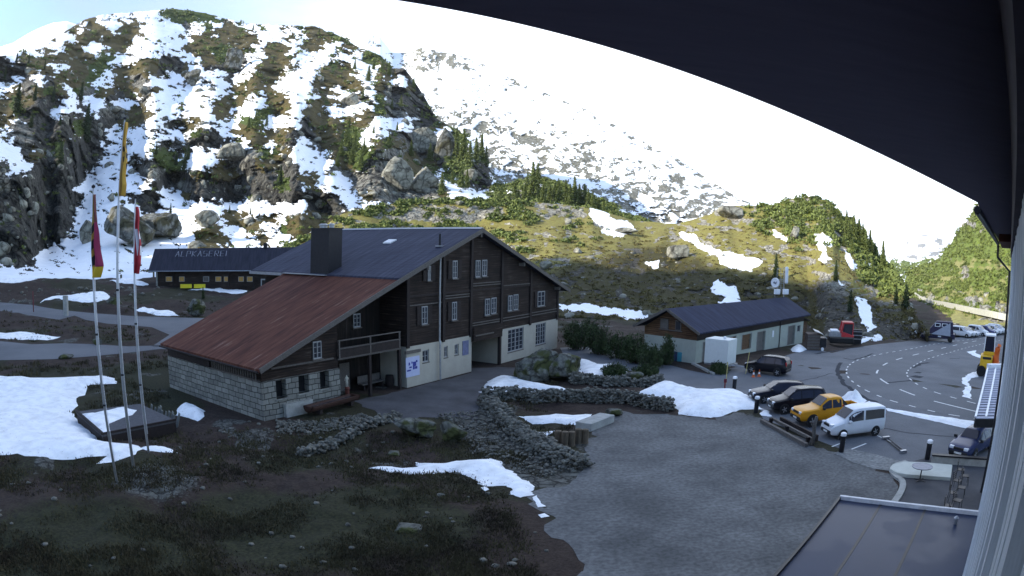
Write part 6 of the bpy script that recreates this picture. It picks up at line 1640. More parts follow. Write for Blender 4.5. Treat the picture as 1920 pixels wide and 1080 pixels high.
# post, pole and small things by the left road
p0 = G(124, 592); o = MB().box(-.45, .45, -.25, .25, -.2, 3.1).build('road_marker', m_conc, loc=p0, bevel=.04); tag(o, 'tall pale square pillar standing beside the upper road', 'pillar')
p0 = G(63, 585); o = MB().tube([(0, 0, 0), (0, 0, 3.4)], .09, 8).build('snow_pole', mat('dark_red_paint', (.10, .01, .015), .6), loc=p0); tag(o, 'thin dark red pole at the left end of the upper road', 'pole')
p0 = G(124, 672); t = boulder((p0[0], p0[1], .15), (.9, .5, .4), 91, m_rock, 'dark stone beside the lower side road')

# ------------------------------------------------------------------ vehicles
def paint(name, c, rough=.3, metal=.0, coat=.6): return mat(name, c, rough, metal, var=.05, scale=1.0, spec=.16, coat=0)
m_tyre = mat('tyre_rubber', (.012, .012, .013), .85, var=.2, scale=8)
m_rim = mat('wheel_rim', (.38, .39, .41), .35, .8, var=.1)
m_cglass = glassmat('car_glass', (.010, .011, .020))
m_lamp = mat('headlamp_glass', (.62, .65, .70), .15, var=.05, spec=.8)
m_tail = mat('tail_lamp_red', (.32, .008, .012), .25, var=.1)
m_plast = mat('black_plastic', (.014, .014, .016), .6, var=.2)
m_plate = mat('number_plate_white', (.62, .62, .60), .5)
def lerp(a, b, t): return a + (b - a) * t
def car(name, label, cat, loc, heading, st, wheels, wr, m_body, win, glass_ws, glass_rw, group=None, lampz=.68, tail=.85, rails=False, mirror=True, bed=None, trim=False, m_low=None, grille=None):
    """st: stations back->front (x, w, zlow, zbelt, wtop, ztop); win: list of side panes (xa, xb); glass_ws/glass_rw: station index pairs of windscreen and rear screen"""
    t = thing(name, label, cat, loc, heading, group)
    xs = [s[0] for s in st]
    def at(x):
        x = min(max(x, xs[0]), xs[-1]); i = max(0, min(len(xs) - 2, int(np.searchsorted(xs, x, 'right') - 1))); f = (x - xs[i]) / (xs[i + 1] - xs[i])
        return [lerp(st[i][k], st[i + 1][k], f) for k in range(1, 6)]
    XS = sorted(set(xs + [lerp(xs[i], xs[i + 1], f) for i in range(len(xs) - 1) for f in (.33, .66)]))
    ring = []
    for x in XS:
        w, zl, zb, wt, zt = at(x)
        ring.append([(x, 0, zl), (x, w * .86, zl), (x, w * .985, zl + .14), (x, w, zl + (zb - zl) * .55), (x, w * .975, zb), (x, wt + (w * .96 - wt) * .04, zt - (zt - zb) * .1), (x, wt * .9, zt), (x, wt * .45, zt + .02), (x, 0, zt + .028)])
    n = len(ring[0]); V = []; F = []
    for R in ring:
        V += R + [(x, -y, z) for x, y, z in R[1:-1]][::-1]
    m_ = 2 * n - 2
    for i in range(len(ring) - 1):
        for k in range(m_): F.append((i * m_ + k, i * m_ + (k + 1) % m_, (i + 1) * m_ + (k + 1) % m_, (i + 1) * m_ + k))
    F += [tuple(range(m_)), tuple(range((len(ring) - 1) * m_, len(ring) * m_))]
    body = MB().add(V, F).build('body', m_body, t, smooth=True)
    body.modifiers.new('e', 'EDGE_SPLIT').split_angle = math.radians(38)
    def side(x, f, s, off=.012):
        w, zl, zb, wt, zt = at(x); y0, z0 = w * .975, zb; y1, z1 = wt + (w * .96 - wt) * .04, zt - (zt - zb) * .1
        return (x, s * (lerp(y0, y1, f) + off), lerp(z0, z1, f) + off * .3)
    for s in (1, -1):
        for xa, xb in win:
            g = MB(); N = 4
            pts = [side(lerp(xa, xb, k / N), .07, s) for k in range(N + 1)] + [side(lerp(xb, xa, k / N), .90, s) for k in range(N + 1)]
            V = pts; g.add(V, [tuple(range(len(V)))]); g.build('side_window', m_cglass, t)
    def screen(ia, ib, nm):
        a, b = st[ia], st[ib]; g = MB(); f0, f1 = .10, .93; o = .014
        def P(f, sy): return (lerp(a[0], b[0], f) + (o if nm == 'windscreen' else -o), sy * lerp(a[4], b[4], f) * .90, lerp(a[5], b[5], f) + o + .02)
        g.quad(P(f0, -1), P(f0, 1), P(f1, 1), P(f1, -1)); g.build(nm, m_cglass, t)
    if glass_ws: screen(*glass_ws, 'windscreen')
    if glass_rw: screen(*glass_rw, 'rear_window')
    xf, xb_ = xs[-1], xs[0]; wF = st[-1][1]; wB = st[0][1]
    for i, wx in enumerate(wheels):
        for s in (1, -1):
            w = at(wx)[0]; y = s * (w - .09)
            MB().lathe([(.02, 0), (wr * 1.17, 0), (wr * 1.17, .012), (.02, .012)], (0, 0, 0), 24, 'y').build('wheel_arch', m_plast, t, loc=(wx, s * (w + .002) - (.0 if s > 0 else .012), wr * 1.02))
            wh = thing('wheel', None, None); wh.parent = t; wh.location = (wx, y, wr)
            MB().lathe([(wr * .62, -.11), (wr * .95, -.11), (wr, -.06), (wr, .06), (wr * .95, .11), (wr * .62, .11)], (0, 0, 0), 24, 'y').build('tyre', m_tyre, wh, smooth=False)
            r_ = MB(); yy = .105 * s
            r_.lathe([(.01, yy * .7), (wr * .64, yy * .7), (wr * .64, yy * .75)], (0, 0, 0), 20, 'y')
            for k in range(5): a_ = k * 2 * math.pi / 5; r_.beam((0, yy, 0), (wr * .6 * math.cos(a_), yy, wr * .6 * math.sin(a_)), .07, .02, up=(0, 1, 0))
            r_.build('rim', m_rim, wh)
    lz = lampz
    for s in (1, -1):
        MB().box(xf - .32, xf + .012, s * wF * .70 - .16, s * wF * .70 + .16, lz, lz + .17).build('headlight', m_lamp, t, bevel=.03)
        MB().box(xb_ - .012, xb_ + .12, s * wB * .86 - .08, s * wB * .86 + .08, tail, tail + .34).build('taillight', m_tail, t, bevel=.02)
        if mirror and win: 
            xm = win[-1][1] - .05; p = side(xm, 0, s); MB().box(xm - .08, xm + .10, p[1] - .02 if s > 0 else p[1] - .2, p[1] + .2 if s > 0 else p[1] + .02, p[2] + .0, p[2] + .16).build('mirror', m_body if cat == 'van' else m_plast, t, bevel=.04)
    g = MB().box(xf - .1, xf + .02, -wF * .50, wF * .50, lz - .02, lz + .14); g.build('grille', m_plast, t, bevel=.02)
    g = MB().box(xf - .16, xf + .035, -wF * .92, wF * .92, st[-1][2] - .02, st[-1][2] + .22).build('bumper', m_plast, t, bevel=.05)
    MB().box(xf + .035, xf + .045, -.26, .26, st[-1][2] + .05, st[-1][2] + .16).build('number_plate', m_plate, t)
    MB().box(xb_ - .04, xb_ + .14, -wB * .9, wB * .9, st[0][2] - .02, st[0][2] + .2).build('rear_bumper', m_plast, t, bevel=.05)
    if rails:
        for s in (1, -1):
            xa, xb2 = win[0][0], win[-1][1] - .3; g = MB(); g.tube([(xa, s * at(xa)[3] * .86, at(xa)[4] - .02), (xa + .1, s * at(xa)[3] * .86, at(xa)[4] + .07), (xb2 - .1, s * at(xb2)[3] * .86, at(xb2)[4] + .07), (xb2, s * at(xb2)[3] * .86, at(xb2)[4] - .02)], .022, 6); g.build('roof_rail', m_rim, t)
    if trim:
        for s in (1, -1): MB().box(wheels[0] + .5, wheels[1] - .5, min(s * (wF + .0), s * (wF + .035)), max(s * (wF + .0), s * (wF + .035)), .50, .58).build('side_trim', m_plast, t)
    return t
# (x, half width, z low, z belt, half width top, z top), rear to front; x=0 at mid wheelbase
SUV = [(-2.22, .78, .42, .92, .60, 1.00), (-2.12, .86, .30, 1.02, .62, 1.36), (-1.85, .90, .28, 1.04, .63, 1.62), (-.6, .92, .27, 1.02, .64, 1.70), (.35, .92, .27, .99, .62, 1.66), (1.10, .92, .27, .98, .70, 1.12), (1.35, .91, .27, .96, .74, 1.05), (2.05, .86, .30, .84, .68, .92), (2.25, .76, .36, .74, .58, .80)]
WAG = [(-2.3, .76, .42, .86, .58, .92), (-2.2, .84, .28, .96, .58, 1.12), (-1.9, .88, .26, .97, .58, 1.38), (-.6, .90, .25, .95, .60, 1.47), (.2, .90, .25, .93, .58, 1.44), (1.0, .90, .25, .92, .68, 1.00), (1.3, .89, .25, .90, .72, .95), (2.05, .84, .28, .78, .66, .83), (2.28, .74, .34, .68, .55, .72)]
VAN = [(-2.1, .84, .38, 1.05, .72, 1.62), (-2.06, .88, .30, 1.08, .74, 1.78), (-1.6, .89, .28, 1.08, .75, 1.84), (0.0, .90, .27, 1.06, .74, 1.84), (.55, .90, .27, 1.04, .70, 1.76), (1.28, .89, .27, 1.02, .70, 1.18), (1.42, .88, .27, 1.0, .72, 1.12), (2.02, .83, .30, .86, .66, .94), (2.22, .74, .36, .72, .56, .80)]
PICK_F = [(-.95, .92, .42, 1.12, .66, 1.30), (-.85, .92, .40, 1.12, .66, 1.74), (-.5, .93, .38, 1.12, .68, 1.80), (.35, .93, .38, 1.10, .66, 1.78), (1.05, .93, .38, 1.10, .76, 1.24), (1.25, .93, .38, 1.10, .80, 1.18), (2.3, .90, .42, 1.02, .78, 1.10), (2.55, .84, .46, .92, .70, 1.0)]
def heading_from(px_a, px_b):
    a, b = G(*px_a), G(*px_b); d = b - a; return math.atan2(d[1], d[0])
hv = heading_from((1633, 818), (1578, 825))
def place(wf, h, base_front, halfw, side_):
    """centre of the car whose visible front wheel touches the ground at pixel wf"""
    p = G(*wf); c, s = math.cos(h), math.sin(h)
    x = p[0] - c * base_front + s * halfw * side_ * -1 * -1; y = p[1] - s * base_front - c * halfw * side_ * 1
    # local y axis = (-s, c); wheel at local (base_front, side_*halfw)
    x = p[0] - (c * base_front - s * side_ * halfw); y = p[1] - (s * base_front + c * side_ * halfw)
    return (x, y, float(Zg(x, y)) + .015)
# which side faces the camera
def camside(h, p):
    q = G(*p); lx, ly = -math.sin(h), math.cos(h); return 1 if (-q[0] * lx - q[1] * ly) > 0 else -1
sv = camside(hv, (1578, 825))
p = place((1578, 825), hv, 1.34, .82, sv)
m_vw = paint('white_car_paint', (.66, .67, .69), .35, coat=.3)
car('white_van', 'white small passenger van, nearest of the four cars parked at the yard edge', 'van', p, hv, VAN, (-1.34, 1.34), .31, m_vw, [(-1.95, -.35), (-.2, .95)], (5, 4), None, None, .80, 1.0, trim=True)
hp_ = hv + .02; p = place((1521, 801), hp_, 1.6, .84, sv)
m_or = paint('orange_car_paint', (.60, .26, .015), .3)
pk = car('pickup_truck', 'orange pickup truck parked beside the white van', 'pickup', p, hp_, PICK_F, (-1.6, 1.6), .40, m_or, [(-.75, .0), (.08, .85)], (4, 3), None, None, .86, .95)
for s_ in (1, -1): MB().box(-2.65, -.93, min(s_ * .78, s_ * .92), max(s_ * .78, s_ * .92), .45, 1.12).build('bed_side', m_or, pk, bevel=.04)
MB().box(-2.65, -.93, -.78, .78, .60, .66).build('bed_floor', m_plast, pk); MB().box(-2.72, -2.62, -.9, .9, .50, 1.12).build('tailgate', m_or, pk, bevel=.03)
for P_b in ([(-.95, -.72, 1.12), (-.85, -.60, 1.72), (-1.5, -.72, 1.14)], [(-.95, .65, 1.12), (-.85, .53, 1.72), (-1.5, .65, 1.14)]): MB().prism(P_b, (0, .07, 0)).build('sport_bar', m_plast, pk)
m_dk = paint('dark_blue_car_paint', (.018, .02, .032), .25)
m_bk = paint('black_car_paint', (.010, .010, .014), .22)
h2 = hv - .06; p = place((1469, 777), h2, 1.38, .82, sv)
car('dark_suv', 'black car between the dark blue car and the orange pickup', 'car', p, h2, SUV, (-1.38, 1.38), .35, m_bk, [(-1.95, -1.05), (-.95, .0), (.08, .95)], (5, 4), (1, 2), None, .70, .9, rails=True)
h3 = hv - .08; p = place((1432, 757), h3, 1.4, .8, sv)
car('dark_estate_car', 'dark blue car at the far end of the four parked by the snow bank', 'car', p, h3, WAG, (-1.4, 1.4), .33, m_dk, [(-2.05, -1.1), (-1.0, -.1), (0, .9)], (5, 4), (1, 2), None, .62, .8, rails=True)
h4 = heading_from((1457.5, 706), (1409, 700)); p = place((1409, 700), h4, 1.38, .82, camside(h4, (1409, 700)))
car('black_suv', 'black off-road car with silver roof rails beside the white box trailer', 'car', p, h4, SUV, (-1.38, 1.38), .36, m_bk, [(-1.95, -1.05), (-.95, .0), (.08, .95)], (5, 4), (1, 2), None, .70, .95, rails=True)
# blue car half hidden behind the lodge wall
pb = G(1822, 858); hb_ = math.radians(205)
car('blue_car', 'dark blue car partly hidden behind the lodge wall', 'car', (pb[0] + .7, pb[1] + .9, .015), hb_, WAG, (-1.4, 1.4), .33, paint('mid_blue_car_paint', (.035, .045, .10), .25), [(-2.05, -1.1), (-1.0, -.1), (0, .9)], (5, 4), (1, 2), None, .62, .8)
# far row of parked cars
FR = [(1815, 634, VAN, (.55, .56, .58), 'white van nearest the dark tent truck in the far row', 'van'), (1830, 632.5, WAG, (.5, .51, .53), 'pale low estate car third from the tent truck in the far row', 'car'), (1845, 631, VAN, (.60, .61, .62), 'white van directly left of the blue car in the far row', 'van'),
      (1859, 629.5, SUV, (.06, .07, .16), 'single blue car in the far row of parked vehicles', 'car'), (1873, 628, SUV, (.56, .57, .60), 'white high-bodied car right of the low white car in the far row', 'car'), (1822.5, 633.2, SUV, (.52, .53, .55), 'pale car squeezed between the first white van and the next car of the far row', 'car'), (1866, 628.8, WAG, (.58, .59, .6), 'low white car between the blue one and its white neighbour in the far row', 'car'), (1880, 627.3, VAN, (.55, .56, .58), 'white van second from the end of the far row', 'van'), (1888, 626.5, WAG, (.4, .42, .46), 'last pale car of the far row beside the lodge downpipe', 'car')]
for k, (x, y, S_, c_, lab, ct_) in enumerate(FR):
    q = G(x, y); z = float(Zg(q[0], q[1]))
    q = q * 1.0
    far_h = math.radians(300)
    win_ = [(-1.95, -.35), (-.2, .95)] if S_ is VAN else [(-1.95, -1.05), (-.95, .0), (.08, .95)]
    car('parked_van' if ct_ == 'van' else 'parked_car', lab, ct_, (q[0] - .2, q[1] + 1.8, z), far_h, S_, (-1.36, 1.36), .33, paint('far_paint_%s' % 'abcdefghi'[k], c_, .35, coat=.2), win_, (5, 4), None if S_ is VAN else (1, 2), 'vehicles parked in the far row')
# dark truck with raised tarpaulin tent at the head of the row
q = G(1762, 641); z = float(Zg(q[0], q[1]))
t = thing('tent_truck', 'dark flatbed truck with grey triangular tarpaulin at the head of the far row', 'truck', (q[0], q[1], z), math.radians(-38 + 180 + 50))
dh = math.hypot(q[0], q[1]); k_ = dh / 1290; hx = np.array([q[1], -q[0]]) / dh; t.rotation_euler = (0, 0, math.atan2(hx[1], hx[0]))
W_ = 86 * k_
m_navy = paint('navy_vehicle_paint', (.02, .02, .045), .4, coat=.2)
MB().prism([(-W_ / 2, 0, .5), (W_ * .38, 0, .5), (W_ * .38, 0, 1.3), (-W_ * .45, 0, 1.1), (-W_ / 2, 0, .9)], (0, 2.2, 0)).build('truck_bed', m_navy, t, bevel=.05)
MB().prism([(-W_ * .28, .3, 1.2), (W_ * .34, .3, 1.2), (W_ * .30, .3, 3.1), (-W_ * .12, .3, 3.1), (-W_ * .28, .3, 1.9)], (0, 1.8, 0)).build('box_body', mat('dark_tarpaulin', (.03, .025, .055), .7), t, bevel=.05)
MB().prism([(-W_ * .24, -.15, 1.15), (W_ * .26, -.35, 1.0), (W_ * .24, .25, 3.0)], (0, .05, 0)).build('tarpaulin', mat('grey_tarpaulin', (.24, .26, .30), .8, var=.1), t)
for x in (-W_ * .16, W_ * .02):
    o = MB().box(x, x + 1.0, .26, .30, 2.3, 2.85).build('window', m_white, t); MB().box(x + .12, x + .88, .24, .26, 2.38, 2.77).build('pane', m_cglass, o)
for x in (-W_ * .36, W_ * .26):
    w_ = thing('wheel', None, None); w_.parent = t; w_.location = (x, -.02, .45); MB().lathe([(.2, 0), (.45, 0), (.45, .3), (.2, .3)], (0, 0, 0), 18, 'y').build('tyre', m_tyre, w_); MB().lathe([(.02, .02), (.24, .02), (.24, .05)], (0, 0, 0), 12, 'y').build('rim', m_rim, w_)
MB().box(-W_ * .06, W_ * .02, -.06, .0, .75, .95).build('lamp', m_lamp, t)

# yellow snow blower / loader beyond the canopy
q = G(1850, 706); z = float(Zg(q[0], q[1])); dl = math.hypot(q[0], q[1]); k_ = dl / 1290
t = thing('snow_blower_vehicle', 'yellow snow blower vehicle with white cab roof and orange chute', 'snow blower', (q[0], q[1], z), -math.atan2(q[0], q[1]))
m_yv = mat('yellow_machine_paint', (.62, .36, .02), .5, var=.12); m_ov = mat('orange_machine_paint', (.60, .12, .02), .5, var=.12)
S_ = 46 * k_ / 3.0
MB().box(-1.2 * S_, .55 * S_, -.2, 2.2, .7, 2.1).build('engine_hood', m_yv, t, bevel=.12)
MB().box(-.85 * S_, .35 * S_, -.22, -.2, 1.75, 2.0).build('grille', m_plast, t)
MB().box(-.85 * S_, .75 * S_, .6, 2.4, 2.1, 2.45).build('cab_base', m_yv, t, bevel=.05)
MB().prism([(-.8 * S_, .7, 2.45), (.7 * S_, .7, 2.45), (.62 * S_, .75, 4.0), (-.7 * S_, .75, 4.0)], (0, 1.5, 0)).build('cab_glass', m_cglass, t)
for x0, x1 in ((-.8 * S_, -.7 * S_), (.7 * S_, .62 * S_)):
    for y in (.68, 2.22): MB().beam((x0, y, 2.45), (x1, y, 4.0), .1).build('cab_pillar', m_white, t)
MB().box(-.8 * S_, .75 * S_, .5, 2.4, 4.0, 4.18).build('cab_roof', m_white, t, bevel=.05)
MB().tube([(1.0 * S_, .8, 1.0), (1.05 * S_, .8, 2.2), (1.2 * S_, .6, 2.9), (1.35 * S_, .4, 3.2)], [.45, .35, .3, .25], 10).build('chute', m_ov, t)
MB().box(.75 * S_, 1.6 * S_, 0, 1.6, .3, 1.5).build('blower_head', m_ov, t, bevel=.08)
for x in (-.9 * S_, .5 * S_):
    for y in (-.1, 1.8):
        w_ = thing('wheel', None, None); w_.parent = t; w_.location = (x, y, .55); MB().lathe([(.25, -.2), (.55, -.2), (.55, .2), (.25, .2)], (0, 0, 0), 18, 'y').build('tyre', m_tyre, w_); MB().lathe([(.02, -.17), (.28, -.17), (.28, -.12)], (0, 0, 0), 12, 'y').build('rim', m_yv, w_)

# red snow groomer by the service building
q = G(1585, 648); z = float(Zg(q[0], q[1])); dl = math.hypot(q[0], q[1]); k_ = dl / 1290
t = thing('snow_groomer', 'red snow groomer cab on dark tracks with grey load bed beside the service building', 'snow groomer', (q[0], q[1], z), -math.atan2(q[0], q[1]) + .12)
m_red = mat('red_machine_paint', (.42, .025, .03), .4, var=.1, coat=.3)
X = lambda px: (px - 1585) * k_
MB().box(X(1549), X(1602), -.3, .5, .25, .95).build('track', m_tyre, t, bevel=.2); MB().box(X(1549), X(1602), 1.7, 2.5, .25, .95).build('far_track', m_tyre, t, bevel=.2)
MB().box(X(1549), X(1602), -.34, -.3, .95, 1.15).build('track_guard', m_weath, t)
MB().box(X(1547), X(1575), 0, 2.2, 1.1, 1.75).build('load_bed', m_zinc, t, bevel=.04); MB().box(X(1551), X(1568), .1, 2.0, 1.75, 1.95).build('bed_snow', m_snow, t, bevel=.08)
MB().prism([(X(1571), 0, 1.15), (X(1601), 0, .75), (X(1603), 0, 1.3), (X(1600), 0, 1.35), (X(1580), 0, 1.75), (X(1571), 0, 1.75)], (0, 2.2, 0)).build('cab_lower', m_red, t, bevel=.05)
MB().prism([(X(1578), .12, 1.5), (X(1599), .12, 1.3), (X(1599), .2, 2.75), (X(1579), .2, 2.85)], (0, 1.9, 0)).build('cab_glass', m_cglass, t)
for P_a, P_b, w_a, w_b in (((X(1573), .05, 1.6), (X(1578), .1, 3.0), .3, .25), ((X(1599.5), .1, 1.3), (X(1599.5), .15, 2.85), .1, .12), ((X(1573), 2.1, 1.6), (X(1578), 2.0, 3.0), .3, .25)): MB().beam(P_a, P_b, w_a, w_b).build('cab_pillar', m_red, t)
MB().box(X(1577), X(1600), .05, 2.1, 2.82, 3.05).build('cab_roof', m_red, t, bevel=.06)
q = G(1612, 648); z = float(Zg(q[0], q[1]))
mbx = MB(); mbx.box(-1.0, 2.6, 0, 1.0, 0, .6)
t2 = thing('spare_parts_pile', 'grey drums and machine parts stacked behind the red groomer', 'machine parts', (q[0] - .9, q[1] + 2.8, z), -math.atan2(q[0], q[1]))
MB().lathe([(.02, 0), (.55, 0), (.55, 1.7), (.02, 1.7)], (0, 0, .9), 14).build('drum', m_zinc, t2); MB().box(.8, 2.4, -.4, .5, 0, 1.9).build('rack', m_plast, t2)
for z_ in (.6, 1.1, 1.6): MB().box(.75, 2.45, -.45, -.4, z_, z_ + .12).build('rack_bar', m_zinc, t2)

# wooden waste bin shed with grey lid
q = G(1530, 657); z = float(Zg(q[0], q[1])); dl = math.hypot(q[0], q[1]); k_ = dl / 1290; X = lambda px: (px - 1530) * k_
t = thing('waste_bin_shed', 'brown slatted wooden bin shed with tilted grey lid', 'shed', (q[0], q[1], z), -math.atan2(q[0], q[1]) + .2)
MB().box(X(1510), X(1537), 0, 2.2, 0, 1.9).build('shed_body', mat('brown_slats', (.075, .055, .045), .85, var=.3, scale=3), t)
mbx = MB()
for k in range(5): mbx.box(X(1510) - .03, X(1537) + .02, -.05, -.003, .15 + k * .35, .38 + k * .35)
mbx.build('slats', m_weath, t)
o = MB().box(X(1537), X(1551), -.2, 1.6, .35, 1.5).build('bin_container', m_dark, t, bevel=.05)
MB().prism([(X(1524), -.1, 2.25), (X(1541), -.5, 1.95), (X(1551), -.5, 1.45), (X(1537), 1.6, 2.1), (X(1524), 1.6, 2.35)], (0, 0, .08)).build('lid', m_zinc, t)
MB().lathe([(.02, 0), (.2, 0), (.2, .12), (.02, .12)], (0, 0, 0), 12, 'y').build('bin_wheel', m_white, t, loc=(X(1543), -.35, .2))

# white box trailer hitched near the black off-road car
q = G(1350, 692); dl = math.hypot(q[0], q[1]); z = float(Zg(q[0], q[1]))
h5 = h4
t = thing('box_trailer', 'white closed box trailer parked before the service building', 'trailer', (q[0], q[1], z), h5)
ux_ = np.array([math.cos(h5), math.sin(h5)])
L2 = 1.45
MB().box(-L2 + .25, L2 - .1, -.95, .95, .62, 2.85).build('box_body', mat('white_trailer_panel', (.56, .58, .56), .5, var=.05), t, bevel=.03)
f = MB(); f.box(-L2, L2 - .1, -.9, .9, .48, .60); f.build('chassis', m_zinc, t)
f = MB(); f.tube([(-L2, -.4, .52), (-L2 - 1.2, 0, .5), (-L2, .4, .52)], .05, 6); f.tube([(-L2 - 1.2, 0, .5), (-L2 - 1.6, 0, .5)], .05, 6); f.build('drawbar', m_zinc, t)
for s_ in (1, -1):
    w_ = thing('wheel', None, None); w_.parent = t; w_.location = (0, s_ * .98, .32); MB().lathe([(.18, -.1), (.32, -.1), (.32, .1), (.18, .1)], (0, 0, 0), 18, 'y').build('tyre', m_tyre, w_); MB().lathe([(.02, -.06), (.2, -.06), (.2, .06), (.02, .06)], (0, 0, 0), 12, 'y').build('rim', m_rim, w_)
    MB().box(-.45, .45, min(s_ * .95, s_ * 1.12), max(s_ * .95, s_ * 1.12), .66, .72).build('mudguard', m_plast, t)
MB().box(-.4, -.2, -.1, .1, 2.85, 3.05).build('roof_vent', m_white, t)

# ------------------------------------------------------------------ small street furniture
def bollard(px, py, lab, h=1.15):
    p = G(px, py); t = thing('bollard_lamp', lab, 'bollard lamp', (p[0], p[1], float(Zg(p[0], p[1]))), 0, 'bollard lamps round the parking lot')
    MB().lathe([(.17, 0), (.17, h - .2), (.15, h - .18)], (0, 0, 0), 16).build('post', m_dark, t); MB().lathe([(.15, h - .18), (.19, h - .15), (.19, h - .02), (.12, h + .03), (.01, h + .04)], (0, 0, 0), 16).build('cap', m_white, t)
bollard(1376, 733, 'bollard lamp farthest away, beside the yellow stake'); bollard(1417, 774, 'bollard lamp standing in the corner of the large snow bank'); bollard(1577, 848, 'bollard lamp in front of the white van'); bollard(1738, 862, 'bollard lamp at the terrace near the low wall')
def stake(px, py, ty, lab, m=None, r=.035):
    p = G(px, py); z = float(Zg(p[0], p[1])); h = up_at(p, px, ty) - z
    o = MB().tube([(0, 0, 0), (0, 0, h)], r, 8).build('snow_stake', m or mat('yellow_stake_paint', (.50, .42, .16), .7), loc=(p[0], p[1], z)); tag(o, lab, 'stake', 'snow stakes round the parking lot'); return o
stake(1361, 719, 679, 'yellow stake in front of the white trailer'); 
o = stake(1398, 701, 660, 'slightly leaning yellow stake left of the black off-road car'); o.rotation_euler = (0, math.radians(6), 0)
p = G(1358, 735); o = MB().tube([(0, 0, 0), (0, 0, .8)], .06, 8).build('marker_post', mat('dark_red_paint', (.10, .01, .015), .6), loc=(p[0], p[1], 0)); MB().box(-.12, .12, -.03, .03, .75, 1.05).build('marker_head', MATS['dark_red_paint'], o); tag(o, 'short dark red marker post beside the farthest bollard lamp', 'post')
for px, py, lab in ((1412.5, 707, 'left one of two small traffic cones beside the black off-road car'), (1423, 706, 'right one of two small traffic cones beside the black off-road car')):
    p = G(px, py); t = thing('traffic_cone', lab, 'traffic cone', (p[0], p[1], float(Zg(p[0], p[1]))), 0, 'traffic cones by the black car')
    MB().lathe([(.14, .03), (.10, .25)], (0, 0, 0), 14).build('cone_base_band', mat('orange_cone', (.55, .12, .03), .6), t); MB().lathe([(.10, .25), (.07, .42)], (0, 0, 0), 14).build('white_band', m_white, t); MB().lathe([(.07, .42), (.03, .62)], (0, 0, 0), 14).build('cone_tip', MATS['orange_cone'], t); MB().box(-.18, .18, -.18, .18, 0, .03).build('foot', MATS['orange_cone'], t)
# timber and guard rail in front of the parked cars
a = G(1424, 790); b = G(1512, 838)
e = (b - a) / np.linalg.norm(b - a); L = float(np.linalg.norm(b - a))
t = thing('wooden_barrier', 'low weathered timber barrier between gravel yard and parked cars', 'barrier', (a[0], a[1], 0), math.atan2(e[1], e[0]))
MB().box(.3, L, -.12, .12, 0, .22).build('lower_beam', m_weath, t); MB().box(.8, L - .2, .45, .62, .25, .42).build('rail', m_weath, t); MB().box(1.2, L - .4, .95, 1.1, .1, .5).build('rear_rail', m_beam, t)
for x in (1.0, L * .5, L - .5): MB().box(x, x + .16, .2, .42, 0, .45).build('post', m_beam, t)
p = G(1522, 835); t = thing('carved_post', 'pale weathered wooden post with stones at its foot, in front of the orange pickup', 'post', (p[0], p[1], 0))
MB().tube([(0, 0, 0), (.05, 0, .6), (-.03, 0, 1.2), (.06, 0, 1.75)], [.16, .12, .14, .10], 9).build('trunk_post', m_weath, t, smooth=True); MB().tube([(0, 0, 1.0), (-.3, 0, 1.45)], .05, 6).build('branch_stub', m_weath, t)
p1, p2 = G(1658, 824), G(1690, 850)
t = thing('parking_barrier', 'folded thin metal barrier bar lying on the asphalt', 'barrier', (p1[0], p1[1], .02), 0)
for o_ in (0, .25): MB().tube([(o_, 0, .06), (p2[0] - p1[0] + o_, p2[1] - p1[1], .06)], .035, 6).build('bar', m_dark, t)
MB().box(-.15, .4, -.1, .1, 0, .16).build('hinge_block', m_zinc, t); MB().box(p2[0] - p1[0] - .1, p2[0] - p1[0] + .35, p2[1] - p1[1] - .1, p2[1] - p1[1] + .1, 0, .16).build('end_block', m_zinc, t)
p = G(1282, 678)
for k, lab in enumerate(('left one of the two teal barrels at the pale gable wall', 'right one of the two teal barrels at the pale gable wall')):
    p = G(1276 + k * 11, 677); t = MB().lathe([(.38, 0), (.41, .1), (.38, .12), (.38, .45), (.41, .47), (.38, .5), (.38, .85), (.3, .9), (.01, .9)], (0, 0, 0), 16).build('barrel', mat('teal_plastic', (.04, .22, .28), .5, var=.1), loc=(p[0], p[1], float(Zg(p[0], p[1])))); tag(t, lab, 'barrel', 'teal barrels')
p = G(1268, 676); o = MB().box(-.4, .4, -.3, .3, 0, .9).build('crate', mat('navy_plastic', (.02, .03, .09), .6), loc=(p[0], p[1], 0), bevel=.05); tag(o, 'dark blue plastic crate left of the teal barrels', 'crate')
# low kerb stones along the planting strip
p1, p2 = G(1298, 683), G(1338, 703); t = MB().beam((0, 0, .1), (p2[0] - p1[0], p2[1] - p1[1], .1), .25, .2).build('kerb_stone', m_conc, loc=(p1[0], p1[1], 0)); tag(t, 'pale kerb edging the bushes before the trailer', 'kerb')
# guard wall along the far road on the right slope, and the road itself
rp = [(1716, 554), (1725, 561), (1745, 568), (1770, 573), (1800, 580), (1830, 587), (1860, 593), (1892, 601), (1930, 610)]
P3 = [lpos(C_, x, y) for x, y in rp]; P3 = smoothline(P3, 2)
mbx = MB(); mbw = MB()
nA = []
for q in P3:
    d = math.hypot(q[0], q[1]); r = np.array([q[0], q[1], 0]) / d; nA.append((q - r * 3.0 + np.array([0, 0, .6]), q + r * 3.0 + np.array([0, 0, .9]), q - r * 3.0))
mbx.add([tuple(a) for a, b, c in nA] + [tuple(b) for a, b, c in nA], [(i, i + 1, len(nA) + i + 1, len(nA) + i) for i in range(len(nA) - 1)])
tag(mbx.build('far_road', mat('pale_far_road', (.24, .23, .20), .9)), kind='structure')
for i in range(len(nA) - 1): mbw.beam(nA[i][2] + [0, 0, .7], nA[i + 1][2] + [0, 0, .7], .5, 1.4)
tag(mbw.build('roadside_wall', mat('pale_wall_stone', (.38, .37, .31), .9)), 'long pale guard wall along the road on the far green slope', 'wall')

